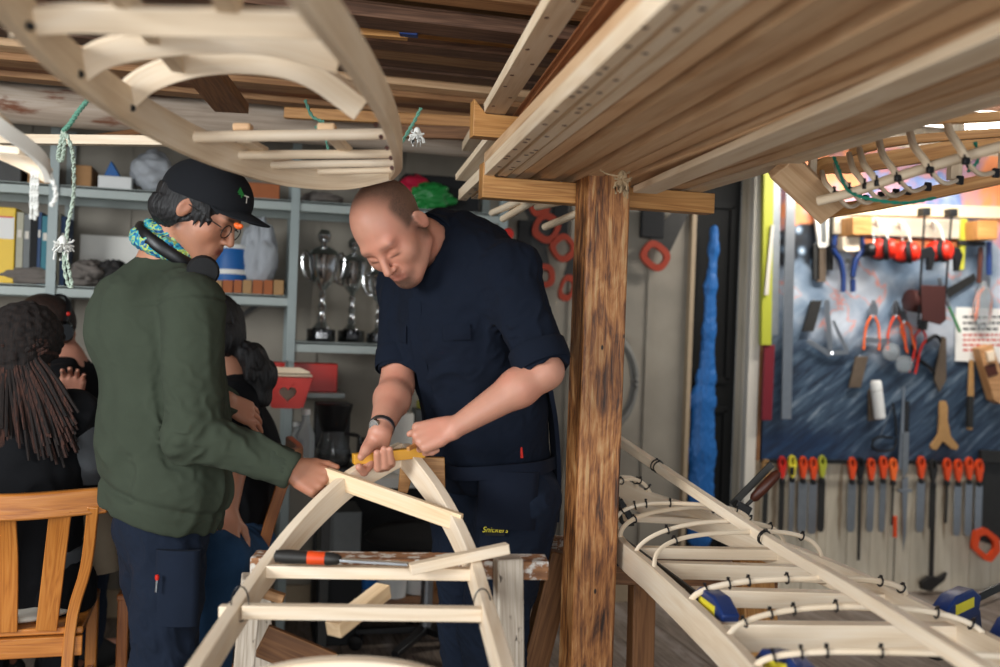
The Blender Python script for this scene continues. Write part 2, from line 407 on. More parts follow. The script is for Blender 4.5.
# painted mountain scene behind the tools: streaked blue slope, snow, rocks and an orange evening sky
def mural_material():
    k = NT('mural'); uv = k.n('ShaderNodeUVMap'); sp = k.n('ShaderNodeSeparateXYZ'); k.l(uv.outputs[0], sp.inputs[0])
    X, Z = sp.outputs[0], sp.outputs[1]
    mr_ = k.n('ShaderNodeMapping'); mr_.inputs['Rotation'].default_value = (0, 0, math.radians(-38)); k.l(uv.outputs[0], mr_.inputs[0]); mp = k.n('ShaderNodeMapping'); mp.inputs['Scale'].default_value = (2.6, 20, 1); k.l(mr_.outputs[0], mp.inputs[0])
    st = k.n('ShaderNodeTexNoise', Scale=1.5, Detail=7.0, Roughness=.65, Distortion=.7); k.l(mp.outputs[0], st.inputs['Vector'])
    lo = k.n('ShaderNodeTexNoise', Scale=3.2, Detail=4.0, Distortion=.5); k.l(uv.outputs[0], lo.inputs['Vector'])
    streak = k.ramp([(.28, '#151d27'), (.45, '#28374a'), (.56, '#3d5062'), (.66, '#6f7c89'), (.80, '#b4bbc2')], st.outputs[0])
    blue = k.ramp([(.3, '#0e1a2c'), (.5, '#152b49'), (.7, '#254668')], st.outputs[0])
    snow = k.ramp([(.3, '#5a7188'), (.45, '#93a5b8'), (.6, '#d5dce6'), (.75, '#f2f3f7')], lo.outputs[0])
    rock = k.n('ShaderNodeTexVoronoi', Scale=17.0); k.l(uv.outputs[0], rock.inputs['Vector'])
    rocks = k.ramp([(.1, '#c3d4e2'), (.3, '#64788c'), (.5, '#1a222c'), (.9, '#0e1218')], rock.outputs['Distance'])
    sky = k.ramp([(.25, '#e8813f'), (.45, '#f49a63'), (.6, '#6c87bd'), (.8, '#dfe3ee')], lo.outputs[0])
    def sm(v, a, b):
        m = k.n('ShaderNodeMapRange'); m.interpolation_type = 'SMOOTHSTEP'; m.inputs[1].default_value = a; m.inputs[2].default_value = b; k.l(v, m.inputs[0]); return m.outputs[0]
    zz = k.math('ADD', Z, k.math('MULTIPLY', k.math('SUBTRACT', lo.outputs[0], .5), .45))
    col = k.mix(k.math('MAXIMUM', sm(zz, .05, .25), k.math('MULTIPLY', sm(X, .3, .7), .8)), blue, streak)
    col = k.mix(k.math('MULTIPLY', sm(zz, .52, .72), .68), col, snow)
    left = k.math('SUBTRACT', 1.0, sm(X, .25, .45))
    rk = k.math('MULTIPLY', sm(zz, .96, 1.01), left)
    col = k.mix(rk, col, rocks)
    col = k.mix(sm(zz, 1.17, 1.20), col, sky)
    # thin orange contour where the sky shows between ridges
    ct = k.math('ABSOLUTE', k.math('SUBTRACT', lo.outputs[0], .56)); cm = k.math('SUBTRACT', 1.0, sm(ct, .004, .010))
    col = k.mix(k.math('MULTIPLY', k.math('MULTIPLY', cm, sm(zz, .66, .74)), .55), col, lin('#ee7a4c'))
    k.l(col, k.b.inputs['Base Color']); k.b.inputs['Roughness'].default_value = .45
    M['mural'] = k.m
mural_material()
P_ = plain
P_('metal_shelf', '#9aa5a3', .45, .0, .05); P_('shelf_board', '#aab3ae', .5, 0, .05)
P_('chrome', '#d8d8d8', .12, 1.0, .03, bump=0); P_('silver', '#cfd0d0', .18, 1.0, .05, bump=0); P_('steel', '#a9adb1', .35, 1.0, .12)
P_('steel_dull', '#8d9296', .5, .8, .15); P_('steel_dark', '#3b3a38', .5, .6, .2)
P_('black_plastic', '#141416', .4, 0, .1); P_('black_soft', '#0f1012', .75, 0, .1); P_('black_gloss', '#0c0c0d', .15, 0, .05, coat=.5)
P_('orange_plastic', '#dd4a1c', .45, 0, .06); P_('orange_dull', '#963015', .5, 0, .08); P_('orange_bright', '#f06a2a', .4, 0, .05); P_('red_plastic', '#c8281c', .35, 0, .06)  # the darker orange carries the wall saws' shade in its colour
P_('blue_plastic', '#20345f', .4, 0, .08); P_('blue_clamp', '#173168', .38, 0, .06); P_('yellow', '#d9c32a', .4, 0, .06); P_('lime', '#a9ac33', .5, 0, .06)
P_('yellow_green', '#b4b23a', .45); P_('yellow_label', '#e8d83a', .5, 0, .04)
P_('red_paint', '#e02a14', .4, 0, .06); P_('maroon', '#6e1522', .5); P_('white_paint', '#dedbd2', .5, 0, .04); P_('white_plastic', '#dcdcd8', .35, 0, .04)
P_('paper', '#e4e2dc', .8, 0, .03); P_('ink', '#5c5c60', .8); P_('ink_red', '#c65348', .8); P_('ink_dark', '#23252a', .8)
P_('cream_rail', '#e6d3ae', .6, 0, .06); P_('trim_white', '#cfc8bb', .6, 0, .06); P_('trim_tan', '#a18e74', .6, 0, .1)
P_('blue_tarp', '#155a9c', .5, 0, .12, scale=6, bump=.1); P_('door_dark', '#0a0b0a', .8, 0, .2)
P_('leather', '#3c1c18', .5, 0, .15, scale=60); P_('rope_green', '#5c8d79', .85, 0, .25, scale=300); P_('rope_pale', '#a9b8a8', .9, 0, .2, scale=300); P_('rope_white', '#dcdcd6', .9, 0, .1, scale=300); P_('rope_teal', '#1f7c66', .8, 0, .2, scale=300); P_('rope_hemp', '#b39a78', .9, 0, .2, scale=300)
P_('yellow_block', '#d69a2c', .45, 0, .08, scale=40); P_('binder', '#e2b818', .45, 0, .04); P_('green_plastic', '#23803a', .4); P_('pink_plastic', '#b5203c', .4)
P_('hose_grey', '#77756f', .6); P_('rag', '#6d6660', .95, 0, .4, scale=14, bump=.8); P_('rag_dark', '#32302f', .95, 0, .4, scale=14, bump=.8)
P_('plastic_bag', '#c9cdd2', .25, 0, .1, scale=9, bump=.9, trans=.35, ior=1.15); P_('clear_plastic', '#dfe4e6', .12, 0, .03, bump=0, trans=.8, ior=1.2)
P_('glass', '#e8ecec', .03, 0, 0, bump=0, trans=.95, ior=1.45); P_('coffee', '#1a0e08', .2)
P_('tablecloth', '#b7a68d', .8); P_('cushion', '#cfcabd', .9); P_('navy_book', '#1e3d63', .6); P_('teal_book', '#2a6f7c', .6); P_('beige_book', '#a7a38e', .6); P_('grey_book', '#6a6d6c', .6)
P_('cardboard', '#a67c52', .85); P_('brick_orange', '#a8623a', .8); P_('office_black', '#131415', .8)
P_('fluo_body', '#d8d8d4', .5)
P_('tool_wood', '#a98150', .5, 0, .15); P_('tool_wood_dark', '#4b2416', .4, 0, .15)
P_('blade_brown', '#66584a', .55, .4, .2); P_('hammer_dark', '#2a2725', .6, .3, .2)
P_('eye_white', '#c9c2bb', .2); P_('eye_iris', '#1f1510', .15)
# skins: colour patches that belong to the skin itself, driven by a mask attribute
def skin(name, base, second, lip, rough=.5, sss=.08):
    k = NT(name); at = k.n('ShaderNodeAttribute'); at.attribute_name = 'mask'; al = k.n('ShaderNodeAttribute'); al.attribute_name = 'lip'
    tc = k.n('ShaderNodeTexCoord'); n = k.n('ShaderNodeTexNoise', Scale=38.0, Detail=5.0); k.l(tc.outputs['Object'], n.inputs['Vector'])
    n2 = k.n('ShaderNodeTexNoise', Scale=9.0, Detail=3.0); k.l(tc.outputs['Object'], n2.inputs['Vector'])
    b = lin(base); d = tuple(x*.86 for x in b[:3])+(1,); rd = (min(1, b[0]*1.05), b[1]*.78, b[2]*.76, 1)
    c = k.mix(n.outputs[0], d, b); mr = k.n('ShaderNodeMapRange'); mr.inputs[1].default_value = .45; mr.inputs[2].default_value = .75; k.l(n2.outputs[0], mr.inputs[0])
    c = k.mix(k.math('MULTIPLY', mr.outputs[0], .6), c, rd)
    hn = k.n('ShaderNodeTexNoise', Scale=420.0, Detail=2.0); k.l(tc.outputs['Object'], hn.inputs['Vector'])
    hm = k.math('MULTIPLY', at.outputs['Fac'], k.math('ADD', .55, k.math('MULTIPLY', hn.outputs[0], .7)))
    c = k.mix(hm, c, lin(second)); c = k.mix(al.outputs['Fac'], c, lin(lip))
    k.l(c, k.b.inputs['Base Color']); k.b.inputs['Roughness'].default_value = rough
    k.b.inputs['Subsurface Weight'].default_value = sss; k.b.inputs['Subsurface Radius'].default_value = (.012, .004, .002); k.b.inputs['Subsurface Scale'].default_value = 1
    k.bump(k.math('ADD', n.outputs[0], k.math('MULTIPLY', hn.outputs[0], .3)), .18, .002); M[name] = k.m
skin('skin_pale', '#c99078', '#4d3d33', '#b0685c'); skin('skin_tan', '#b98266', '#20140f', '#84453c'); skin('skin_dark', '#8a5a44', '#20140f', '#7a4038')
def cloth(name, col, weave=500, var=.12, rough=.95, sheen=.0, soft=14, bump=.25):
    k = NT(name); tc = k.n('ShaderNodeTexCoord'); n = k.n('ShaderNodeTexNoise', Scale=float(soft), Detail=5.0); k.l(tc.outputs['Object'], n.inputs['Vector'])
    w = k.n('ShaderNodeTexNoise', Scale=float(weave), Detail=1.0); k.l(tc.outputs['Object'], w.inputs['Vector'])
    c = lin(col); f = k.math('ADD', k.math('MULTIPLY', n.outputs[0], .6), k.math('MULTIPLY', w.outputs[0], .4))
    k.l(k.mix(f, tuple(x*(1-var*2) for x in c[:3])+(1,), tuple(min(1, x*(1+var*2)) for x in c[:3])+(1,)), k.b.inputs['Base Color'])
    k.b.inputs['Roughness'].default_value = rough; k.b.inputs['Sheen Weight'].default_value = sheen; k.b.inputs['Specular IOR Level'].default_value = .25
    k.bump(f, bump, .004); M[name] = k.m
cloth('sweat_green', '#383f33'); cloth('sweat_rib', '#363d32'); cloth('work_navy', '#131c2b', var=.2); cloth('shirt_navy', '#0c1422', var=.15)
cloth('denim', '#24405e', var=.25); cloth('tee_black', '#0e0f12'); cloth('tee_grey', '#5d6063', var=.2); cloth('pocket_navy', '#0f1624'); cloth('cap_black', '#1b1d21', var=.1)
def hair_mat(name, a, b):
    k = NT(name); tc = k.n('ShaderNodeTexCoord'); mp = k.n('ShaderNodeMapping'); mp.inputs['Scale'].default_value = (220, 220, 20); k.l(tc.outputs['Object'], mp.inputs[0])
    n = k.n('ShaderNodeTexNoise', Scale=1.0, Detail=3.0); k.l(mp.outputs[0], n.inputs['Vector'])
    k.l(k.ramp([(.35, a), (.7, b)], n.outputs[0]), k.b.inputs['Base Color']); k.b.inputs['Roughness'].default_value = .62; k.bump(n.outputs[0], .7, .003); M[name] = k.m
hair_mat('hair_black', '#060607', '#1c1b1d'); hair_mat('hair_brown', '#120b08', '#3a2318'); hair_mat('dread', '#150b08', '#4a2a1e'); hair_mat('dread_dark', '#0b0706', '#22150f'); M['dread'].node_tree.nodes['Principled BSDF'].inputs['Roughness'].default_value = .9; M['dread_dark'].node_tree.nodes['Principled BSDF'].inputs['Roughness'].default_value = .9
def buff():
    k = NT('buff'); tc = k.n('ShaderNodeTexCoord'); n = k.n('ShaderNodeTexNoise', Scale=34.0, Detail=3.0, Distortion=1.2); k.l(tc.outputs['Object'], n.inputs['Vector'])
    k.l(k.ramp([(.36, '#123b6e'), (.44, '#1f7fa8'), (.5, '#2aa0a8'), (.56, '#b9c94a'), (.62, '#1c6aa0'), (.7, '#143a66')], n.outputs[0]), k.b.inputs['Base Color']); k.b.inputs['Roughness'].default_value = .8
    k.bump(n.outputs[0], .5, .004); M['buff'] = k.m
buff()
def lamp_mat(name, col, e):
    k = NT(name); k.b.inputs['Base Color'].default_value = lin(col); k.b.inputs['Emission Color'].default_value = lin(col); k.b.inputs['Emission Strength'].default_value = e; M[name] = k.m
lamp_mat('tube_light', '#fff6ea', 9)
# ---------- the room ----------
YW = 4.65
XD0, XD1 = Py(688, 400, YW).x, Py(742, 400, YW).x      # the dark doorway
mb = MB()
for i in range(34):
    x0 = -3.2+i*.24; mb.box((x0+.12, 2.0, -.02), (.236, 6.6, .04))
struct(mb.build('floor', 'wood_floor', bevel=0))
# back wall of wide panels with thin vertical battens between them
mb = MB(); 
w = mb.box(((-3.2+XD0)/2, YW+.04, 1.3), (XD0+3.2, .08, 2.6))
mb.box(((XD0+XD1)/2, YW+.04, 2.4), (XD1-XD0, .08, .4))
x = -3.0
while x < XD0:
    mb.box((x, YW-.004, 1.3), (.03, .012, 2.6)); x += .41
struct(mb.build('wall_back', 'wall_panel'))
# right section: vertical pale boards
mb = MB(); x = XD1+.0; i = 0
while x < 4.7:
    wd = [.125, .14, .11, .135][i % 4]
    mb.beam((x+wd/2, YW+.03, 0), (x+wd/2, YW+.03, 2.6), wd-.004, .05+.004*(i % 2), up=(0, 1, 0)); x += wd; i += 1
mb.box(((XD1+4.7)/2, YW+.07, 1.3), (4.7-XD1, .03, 2.6))
struct(mb.build('wall_right', 'wood_wall'))
mb = MB(); mb.box((-3.25, 2.0, 1.3), (.1, 6.6, 2.6)); struct(mb.build('wall_left', 'wall_panel'))
mb = MB()
for i in range(28): mb.box((.7, -.2+i*.19, 2.62), (8.2, .186, .04))
for yy in (1.0, 2.1, 3.3, 4.4): mb.box((.7, yy, 2.52), (8.2, .1, .16))
struct(mb.build('ceiling', 'wood_rack_dark'))
mb = MB(); mb.box(((-3.2+XD0)/2, YW-.012, .06), (XD0+3.2, .024, .12)); struct(mb.build('baseboard_back', 'trim_tan'))
# doorway: dark leaf with two sunk panels, frame on the right
d = MB(); xc = (XD0+XD1)/2; wd = XD1-XD0
d.box((xc, YW+.10, 1.07), (wd, .03, 2.15))
for zc, hh in ((.55, .8), (1.55, .9)):
    for s in (-1, 1): d.box((xc+s*wd*.34, YW+.08, zc), (.03, .02, hh))
    for s in (-1, 1): d.box((xc, YW+.08, zc+s*hh/2), (wd*.72, .02, .03))
dr = struct(d.build('door_1', 'door_dark', bevel=.002))
hd = MB(); hd.tube([(xc-.09, YW+.08, 1.0), (xc-.09, YW+.03, 1.0), (xc-.02, YW+.03, 1.0)], .008); hd.lathe([(.022, 0), (.022, .008)], (xc-.09, YW+.074, 1.0), (0, 1, 0))
hd.build('door_handle', 'steel', dr)
mb = MB(); mb.box((XD1+.035, YW-.01, 1.3), (.06, .07, 2.6)); struct(mb.build('trim_1', 'trim_white', bevel=.003))
mb = MB(); mb.box((XD1+.0865, YW-.005, 1.3), (.04, .05, 2.6)); struct(mb.build('trim_2', 'trim_tan', bevel=.003))
mb = MB(); mb.box((XD0-.015, YW-.01, 1.1), (.025, .05, 2.2)); struct(mb.build('trim_3', 'trim_tan', bevel=.003))
# ---------- the old post ----------
A = Py(585, 560, 2.46); PX = Py(583, 300, 2.46).x+.004; PW = Py(627, 300, 2.46).x-PX
post = MB(); post.beam((PX+PW/2, 2.46+.055, 0), (PX+PW/2, 2.46+.055, 2.42), PW, .11, up=(0, 1, 0))
po = post.build('support_post', 'wood_post', bevel=.006)
tag(po, 'old worn dark brown timber post, scratched and stained, in the middle of the workshop', 'post')
po['kind'] = 'thing'
# ---------- boat frames, trestles and loose timber ----------
def path_at(P, s):
    n = len(P)-1; x = s*n; i = min(int(x), n-1); return P[i].lerp(P[i+1], x-i)
# -- the frame being worked on --
root = Pt(350, 560, 2.2); root.z = .72
K1 = thing('boat_frame', 'unfinished pale wooden boat bow frame resting on the paint-spattered trestle between the two standing people', 'boat frame', root)
Lg = [Pt(403, 453, 2.56), Pt(383, 463, 2.52), Pt(345, 487, 2.43), Pt(302, 528, 2.30), Pt(262, 578, 2.12), Pt(226, 632, 1.84), Pt(180, 705, 1.50), Pt(130, 790, 1.25)]
Rg = [Pt(403, 453, 2.56), Pt(417, 470, 2.50), Pt(443, 506, 2.38), Pt(470, 560, 2.19), Pt(486, 612, 1.95), Pt(508, 690, 1.53), Pt(525, 780, 1.25)]
for P in (Lg, Rg):
    mb = MB(); mb.sweep(P, .024, .058, n=6); mb.build('gunwale', 'wood_fresh', K1, bevel=.0015)
SL, SR = smooth_path(Lg, 8), smooth_path(Rg, 8)
def near_px(S, y):  # sample of a rail whose depth is y (room)
    return min(S, key=lambda p: abs(p.y-y))
def cross(a, b, h, w, mat='wood_fresh', name='cross_beam', par=None, ext=.0):
    mb = MB(); d = (b-a).normalized(); mb.beam(a-d*ext, b+d*ext, w, h); return mb.build(name, mat, par, bevel=.002)
cross(Pt(266, 571, 2.12), Pt(474, 574, 2.14), .026, .024, par=K1)
cross(Pt(243, 611, 1.90), Pt(482, 614, 1.92), .026, .026, par=K1)
mb = MB(); mb.beam(Pt(220, 611, 1.90), Pt(232, 611, 1.90), .022, .022); mb.build('peg', 'wood_fresh', K1, bevel=.001)
mb = MB(); mb.sweep([Pt(192, 722, 1.56), Pt(235, 690, 1.55), Pt(290, 673, 1.55), Pt(350, 668, 1.55), Pt(410, 674, 1.56), Pt(465, 694, 1.57), Pt(510, 728, 1.58)], .03, .030, n=6); mb.build('deck_beam', 'wood_fresh', K1, bevel=.002)
# plywood clamping block across the bow
pb = Pt(420, 470, 2.60)
mb = MB(); mb.prism([(-.055, -.055), (-.03, -.06), (-.02, -.02), (.035, -.02), (.048, -.075), (.068, -.07), (.062, .035), (-.05, .035)], pb, cdir(1, .1, 0), UP, .022)
mb.build('nose_block', 'wood_bracket', K1, bevel=.002)
for (x, y, t) in ((242, 604, 1.90), (484, 606, 1.93)):   # pencil marks and dark ties
    mb = MB(); c = Pt(x-2, y, t-.0); 
    ring = [c+cdir(.017*math.cos(a), 0, .034*math.sin(a)) for a in [2*math.pi*i/16 for i in range(16)]]
    mb.tube(ring, .0016, m=5, closed=True); mb.build('cable_tie', 'black_plastic', K1)
mb = MB(); mb.beam(Pt(318, 473, 2.45), Pt(461, 523, 2.30), .014, .042, up=cdir(.1, -.15, 1)); 
tag(mb.build('batten', 'wood_batten', bevel=.0015), 'flat pale batten held by the person in green and laid across the bow frame', 'batten')
mb = MB(); mb.beam(Pt(410, 569, 2.09), Pt(508, 548, 2.15), .026, .022); tag(mb.build('offcut', 'wood_fresh', bevel=.0015), 'short pale offcut with an angled end lying on the first cross beam', 'offcut')
mb = MB(); mb.beam(Pt(333, 630, 1.98), Pt(384, 590, 2.12), .036, .030); tag(mb.build('offcut', 'wood_batten', bevel=.0015), 'short square pale stick under the second cross beam', 'offcut')
# file with orange and black handle on the cross beam
fl = thing('file', 'flat file with orange and black handle lying on the boat frame cross beam', 'file', Pt(300, 558, 2.10))
a, b = Pt(274, 556, 2.10), Pt(334, 559, 2.10); dx = (b-a)
mb = MB(); mb.lathe([(.004, 0), (.013, .004), (.0155, .03), (.014, .055), (.0135, dx.length*.62)], a, dx, m=16); mb.build('handle_grip', 'steel_dark', fl)
mb = MB(); mb.lathe([(.0140, dx.length*.56), (.0145, dx.length*.62), (.0135, dx.length*.86), (.012, dx.length*.88)], a, dx, m=16); mb.build('handle', 'orange_plastic', fl)
mb = MB(); mb.lathe([(.0135, dx.length*.85), (.0145, dx.length*.9), (.012, dx.length*1.06), (.006, dx.length*1.12)], a, dx, m=16); mb.build('collar', 'steel_dark', fl)
mb = MB(); mb.beam(Pt(340, 560, 2.10), Pt(408, 564, 2.10), .018, .006); mb.build('blade', 'steel', fl, bevel=.001)
# yellow block in the man's hand and small chip
mb = MB(); mb.beam(blkA_ := Pt(353, 459, 2.462), Pt(424, 452, 2.52), .030, .026); mb.build('sanding_block', 'yellow_block', bevel=.002)
o = COL.objects[-1]; tag(o, 'yellow rectangular block gripped in the navy-shirted person\'s hand', 'block')
mb = MB(); mb.beam(Pt(408, 449, 2.40), Pt(418, 444, 2.44), .008, .010); tag(mb.build('wood_peg', 'wood_bracket'), 'tiny brown peg pinched in the navy-shirted person\'s fist', 'peg')
# -- centre trestle --
T1 = thing('trestle', 'rough trestle spattered with white paint, carrying the bow frame between the standing people', 'trestle', Pz(390, 780, 0))
mb = MB(); mb.beam(Pt(253, 563, 2.22), Pt(547, 567, 2.26), .080, .042); top1 = mb.build('top_beam', 'wood_trestle', T1, bevel=.004)
def leg(par, x0, y0, x1, t, w, h, mat, z0=None, name='leg'):
    a = Pt(x0, y0, t); b = Vector(Pt(x1, 667, t)); d = (b-a); k = a.z/(a.z-b.z); b = a+d*k
    mb = MB(); mb.beam(b, a, w, h, up=(0, 1, 0)); return mb.build(name, mat, par, bevel=.004)
leg(T1, 252, 576, 244, 2.22, .045, .07, 'wood_trestle_white'); leg(T1, 508, 557, 509, 2.19, .058, .05, 'wood_trestle_white')
leg(T1, 262, 590, 262, 2.62, .05, .05, 'wood_trestle_white'); leg(T1, 500, 590, 500, 2.66, .05, .05, 'wood_trestle_white')
mb = MB(); mb.beam(Pt(262, 640, 2.30), Pt(330, 668, 2.34), .02, .075); mb.build('brace', 'wood_brown', T1, bevel=.002)
mb = MB(); mb.beam(Pt(262, 592, 2.24), Pt(284, 599, 2.24), .02, .022); mb.build('wedge', 'wood_ply', T1, bevel=.002)
# -- brown trestle behind the post --
T2 = thing('trestle', 'dark brown splayed trestle standing half behind the worn post', 'trestle', Pz(548, 760, 0))
mb = MB(); mb.beam(Pt(543, 545, 2.95), Pt(600, 547, 3.2), .10, .05); mb.build('top_beam', 'wood_trestle', T2, bevel=.004)
leg(T2, 562, 552, 533, 2.86, .075, .05, 'wood_brown'); leg(T2, 575, 552, 592, 3.12, .07, .05, 'wood_brown')
# -- right trestle --
T3 = thing('trestle', 'brown trestle under the ribbed boat frame to the right of the post', 'trestle', Pz(690, 740, 0))
mb = MB(); mb.beam(Pt(612, 569, 2.85), Pt(775, 575, 2.88), .06, .075); mb.build('top_beam', 'wood_brown', T3, bevel=.003)
leg(T3, 752, 556, 762, 2.80, .10, .05, 'wood_bracket'); leg(T3, 642, 580, 640, 2.92, .07, .05, 'wood_brown')
# -- ribbed boat frame on the right --
K2 = thing('boat_frame', 'ribbed boat frame lying bow-away on a trestle to the right of the post', 'boat frame', Pt(780, 600, 2.2)-UP*.04)
bow = Pt(597, 474, 3.15)
L2 = [bow, Pt(606, 510, 2.95), Pt(619, 548, 2.72), Pt(650, 577, 2.42), Pt(692, 617, 2.12), Pt(738, 664, 1.86), Pt(800, 740, 1.50), Pt(850, 810, 1.3)]
R2 = [bow, Pt(640, 500, 3.06), Pt(700, 520, 2.96), Pt(757, 545, 2.80), Pt(812, 566, 2.62), Pt(862, 588, 2.42), Pt(925, 620, 2.16), Pt(1000, 658, 1.93), Pt(1090, 705, 1.7)]
for P in (L2, R2):
    mb = MB(); mb.sweep(P, .020, .070, up=(0, 0, 1), n=6); mb.build('gunwale', 'wood_fresh', K2, bevel=.0015)
SL2, SR2 = smooth_path(L2, 10), smooth_path(R2, 10)
def on_depth(S, t):
    for i in range(len(S)-1):
        a, b = (S[i]-CAM).dot(FWD), (S[i+1]-CAM).dot(FWD)
        if (a-t)*(b-t) <= 0 and a != b: return S[i].lerp(S[i+1], (t-a)/(b-a))
    return S[0] if abs((S[0]-CAM).dot(FWD)-t) < abs((S[-1]-CAM).dot(FWD)-t) else S[-1]
for t, h, w in ((2.92, .020, .03), (2.70, .030, .034), (2.52, .040, .034), (2.28, .040, .034), (2.02, .056, .034), (1.72, .040, .03)):
    a, b = on_depth(SL2, t), on_depth(SR2, t+.04); cross(a-UP*.004, b-UP*.004, h, w, par=K2)
def rib(par, a, b, h, r, name='rib', lean=.0, mat='wood_fresh', p=2.6, wid=1.0, n=28, flat=.8):
    pts = []
    ax = (b-a); L = ax.length; along = ax.cross(UP).normalized()
    for i in range(n+1):
        th = math.pi*i/n; c, s = math.cos(th), math.sin(th)
        x = -math.copysign(abs(c)**(2/p), c); z = abs(s)**(2/p)
        pts.append(a.lerp(b, .5+.5*x*wid)+UP*(h*z)+along*lean*z)
    mb = MB(); mb.sweep(pts, r*2, r*2*flat, up=along, round_=8); return mb.build(name, mat, par), pts
stations = ((3.02, .045), (2.90, .07), (2.80, .085), (2.70, .065), (2.56, .085), (2.38, .082), (2.14, .06), (1.92, .06), (1.76, .05))
def tie(par, c, d, r, name='cable_tie', mat='black_plastic', tail=True):
    x, y, z = frame(d); m_ = MB(); m_.tube([c+(y*math.cos(a)+z*math.sin(a))*r for a in [2*math.pi*i/12 for i in range(12)]], .0022, m=5, closed=True)
    m_.box(c+z*(r+.002), (.005, .006, .005))
    return m_.build(name, mat, par)
BT = [Pt(616, 449, 3.13), Pt(760, 548, 2.50), Pt(850, 604, 2.02), Pt(950, 671, 1.60), Pt(1010, 712, 1.45)]
for q, (t, h) in enumerate(stations):
    a, b = on_depth(SL2, t)+UP*.02, on_depth(SR2, t+(.05, .14, .02, .18, .16, .2, .1, .05, .0)[q])+UP*.02
    ro, pts = rib(K2, a, b, h, .0058+.001*(q % 3 == 0), lean=.03*(-1)**q, p=(2.6, 2.2, 3.0)[q % 3])
    for k in ((5, 8, 10, 13, 20, 24) if q in (1, 2, 6, 7, 8) else (8, 21)):
        d = pts[k+1]-pts[k-1]; tie(K2, pts[k], d, .010)
mb = MB(); mb.sweep([p+UP*.032 for p in BT], .024, .026, n=6); mb.build('stringer', 'wood_fresh', K2, bevel=.002)
for x, y, t in ((683, 499, 2.86), (772, 556, 2.42)):
    for k in (0, 1): tie(K2, path_at(BT, ((.16, .52)[x > 700])*.5+.005*k)+UP*.032, BT[1]-BT[0], .0175)
def ratchet_clamp(root_, a, b, col='blue_clamp', lab='', L=.3):
    """quick-grip bar clamp: bar from a to b, body near a"""
    T = thing('bar_clamp', lab, 'clamp', a); d = (b-a).normalized(); x, y, z = frame(d)
    m_ = MB(); m_.beam(a-d*.02, b, .006, .018); m_.build('bar', 'steel_dark', T)
    m_ = MB(); m_.prism([(-.065, -.028), (.075, -.032), (.09, .012), (.05, .036), (-.03, .036), (-.08, .012)], a, d, z, .038); m_.prism([(.050, -.025), (.095, -.020), (.105, -.075), (.07, -.085)], a, d, z, .030)
    m_.build('body', col, T, bevel=.004)
    m_ = MB(); m_.prism([(-.07, -.02), (-.035, -.025), (-.075, -.095), (-.10, -.09)], a, d, z, .026); m_.build('trigger', 'black_plastic', T, bevel=.003)
    m_ = MB(); m_.box(a+d*.005+z*.008+y*.0195, (.085, .003, .022), R=Matrix((x, y, z)).transposed()); m_.box(a+d*.005+z*.008-y*.0195, (.085, .003, .022), R=Matrix((x, y, z)).transposed()); m_.build('label_plate', 'yellow_label', T)
    m_ = MB(); m_.prism([(-.012, -.012), (.012, -.012), (.012, -.075), (-.012, -.07)], b, d, z, .022); m_.build('jaw', col, T, bevel=.003)
    return T
ratchet_clamp(K2, Pt(716, 610, 2.10), Pt(622, 540, 2.75), lab='blue bar clamp on the near gunwale of the right boat frame')
ratchet_clamp(K2, Pt(955, 608, 2.20), Pt(1040, 568, 2.5), lab='blue bar clamp with a yellow label gripping the far gunwale at the right')
ratchet_clamp(K2, Pt(786, 672, 1.78), Pt(740, 660, 1.95), lab='blue bar clamp lowest on the right boat frame, mostly below the ribs')
ratchet_clamp(K2, Pt(1012, 632, 2.12), Pt(1060, 600, 2.3), lab='blue bar clamp at the very edge beside the yellow-labelled one')
# wooden-handled screw clamp standing at the far side
SCW = thing('screw_clamp', 'black screw clamp with dark red wooden handle standing on the far rail', 'clamp', Pt(748, 508, 2.95))
a, b = Pt(742, 510, 2.95), Pt(780, 470, 2.95); d = (b-a).normalized()
mb = MB(); mb.tube([a, Pt(752, 500, 2.95)], .006, m=8); mb.build('spindle', 'steel_dark', SCW)
mb = MB(); mb.lathe([(.008, 0), (.014, .01), (.0165, .05), (.015, .10), (.008, .115)], Pt(752, 500, 2.95), b-a, m=14); mb.build('handle', 'tool_wood_dark', SCW)
mb = MB(); mb.beam(Pt(732, 505, 2.99), Pt(772, 464, 2.99), .008, .02); mb.build('bar', 'steel_dark', SCW)
mb = MB(); mb.beam(Pt(735, 504, 2.95), Pt(750, 512, 2.95), .02, .028); mb.build('jaw', 'black_plastic', SCW, bevel=.003)
SC2 = thing('clamp', 'small black clamp on the ribs close to the right side of the post', 'clamp', Pt(622, 510, 2.9))
mb = MB(); mb.beam(Pt(619, 500, 2.88), Pt(632, 520, 2.88), .02, .02); mb.build('jaw', 'black_plastic', SC2, bevel=.003)
mb = MB(); mb.tube([Pt(618, 497, 2.86), Pt(622, 522, 2.86), Pt(634, 524, 2.86)], .006, n=4); mb.build('arm', 'steel_dark', SC2)
# -- hanging frame over the men (top left) --
K3 = thing('boat_frame', 'blurred pale boat frame hanging overhead, its pointed bow above the navy-shirted person', 'boat frame', Pt(300, 120, 1.8))
L3 = [Pt(391, 172, 2.40), Pt(345, 179, 2.40), Pt(288, 173, 2.32), Pt(235, 158, 2.14), Pt(190, 140, 1.98), Pt(135, 110, 1.78), Pt(85, 75, 1.56), Pt(45, 40, 1.40), Pt(0, -10, 1.22), Pt(-60, -90, 1.02)]
R3 = [Pt(391, 172, 2.40), Pt(398, 158, 2.22), Pt(396, 138, 1.98), Pt(382, 100, 1.72), Pt(352, 50, 1.42), Pt(316, 0, 1.18), Pt(285, -45, 1.05)]
for P in (L3, R3):
    mb = MB(); mb.sweep(P, .018, .062, up=cdir(0, -.25, 1), n=7, taper=lambda t: .62+.38*min(1, t/.22)); mb.build('gunwale', 'wood_plank_pale', K3, bevel=.0015)
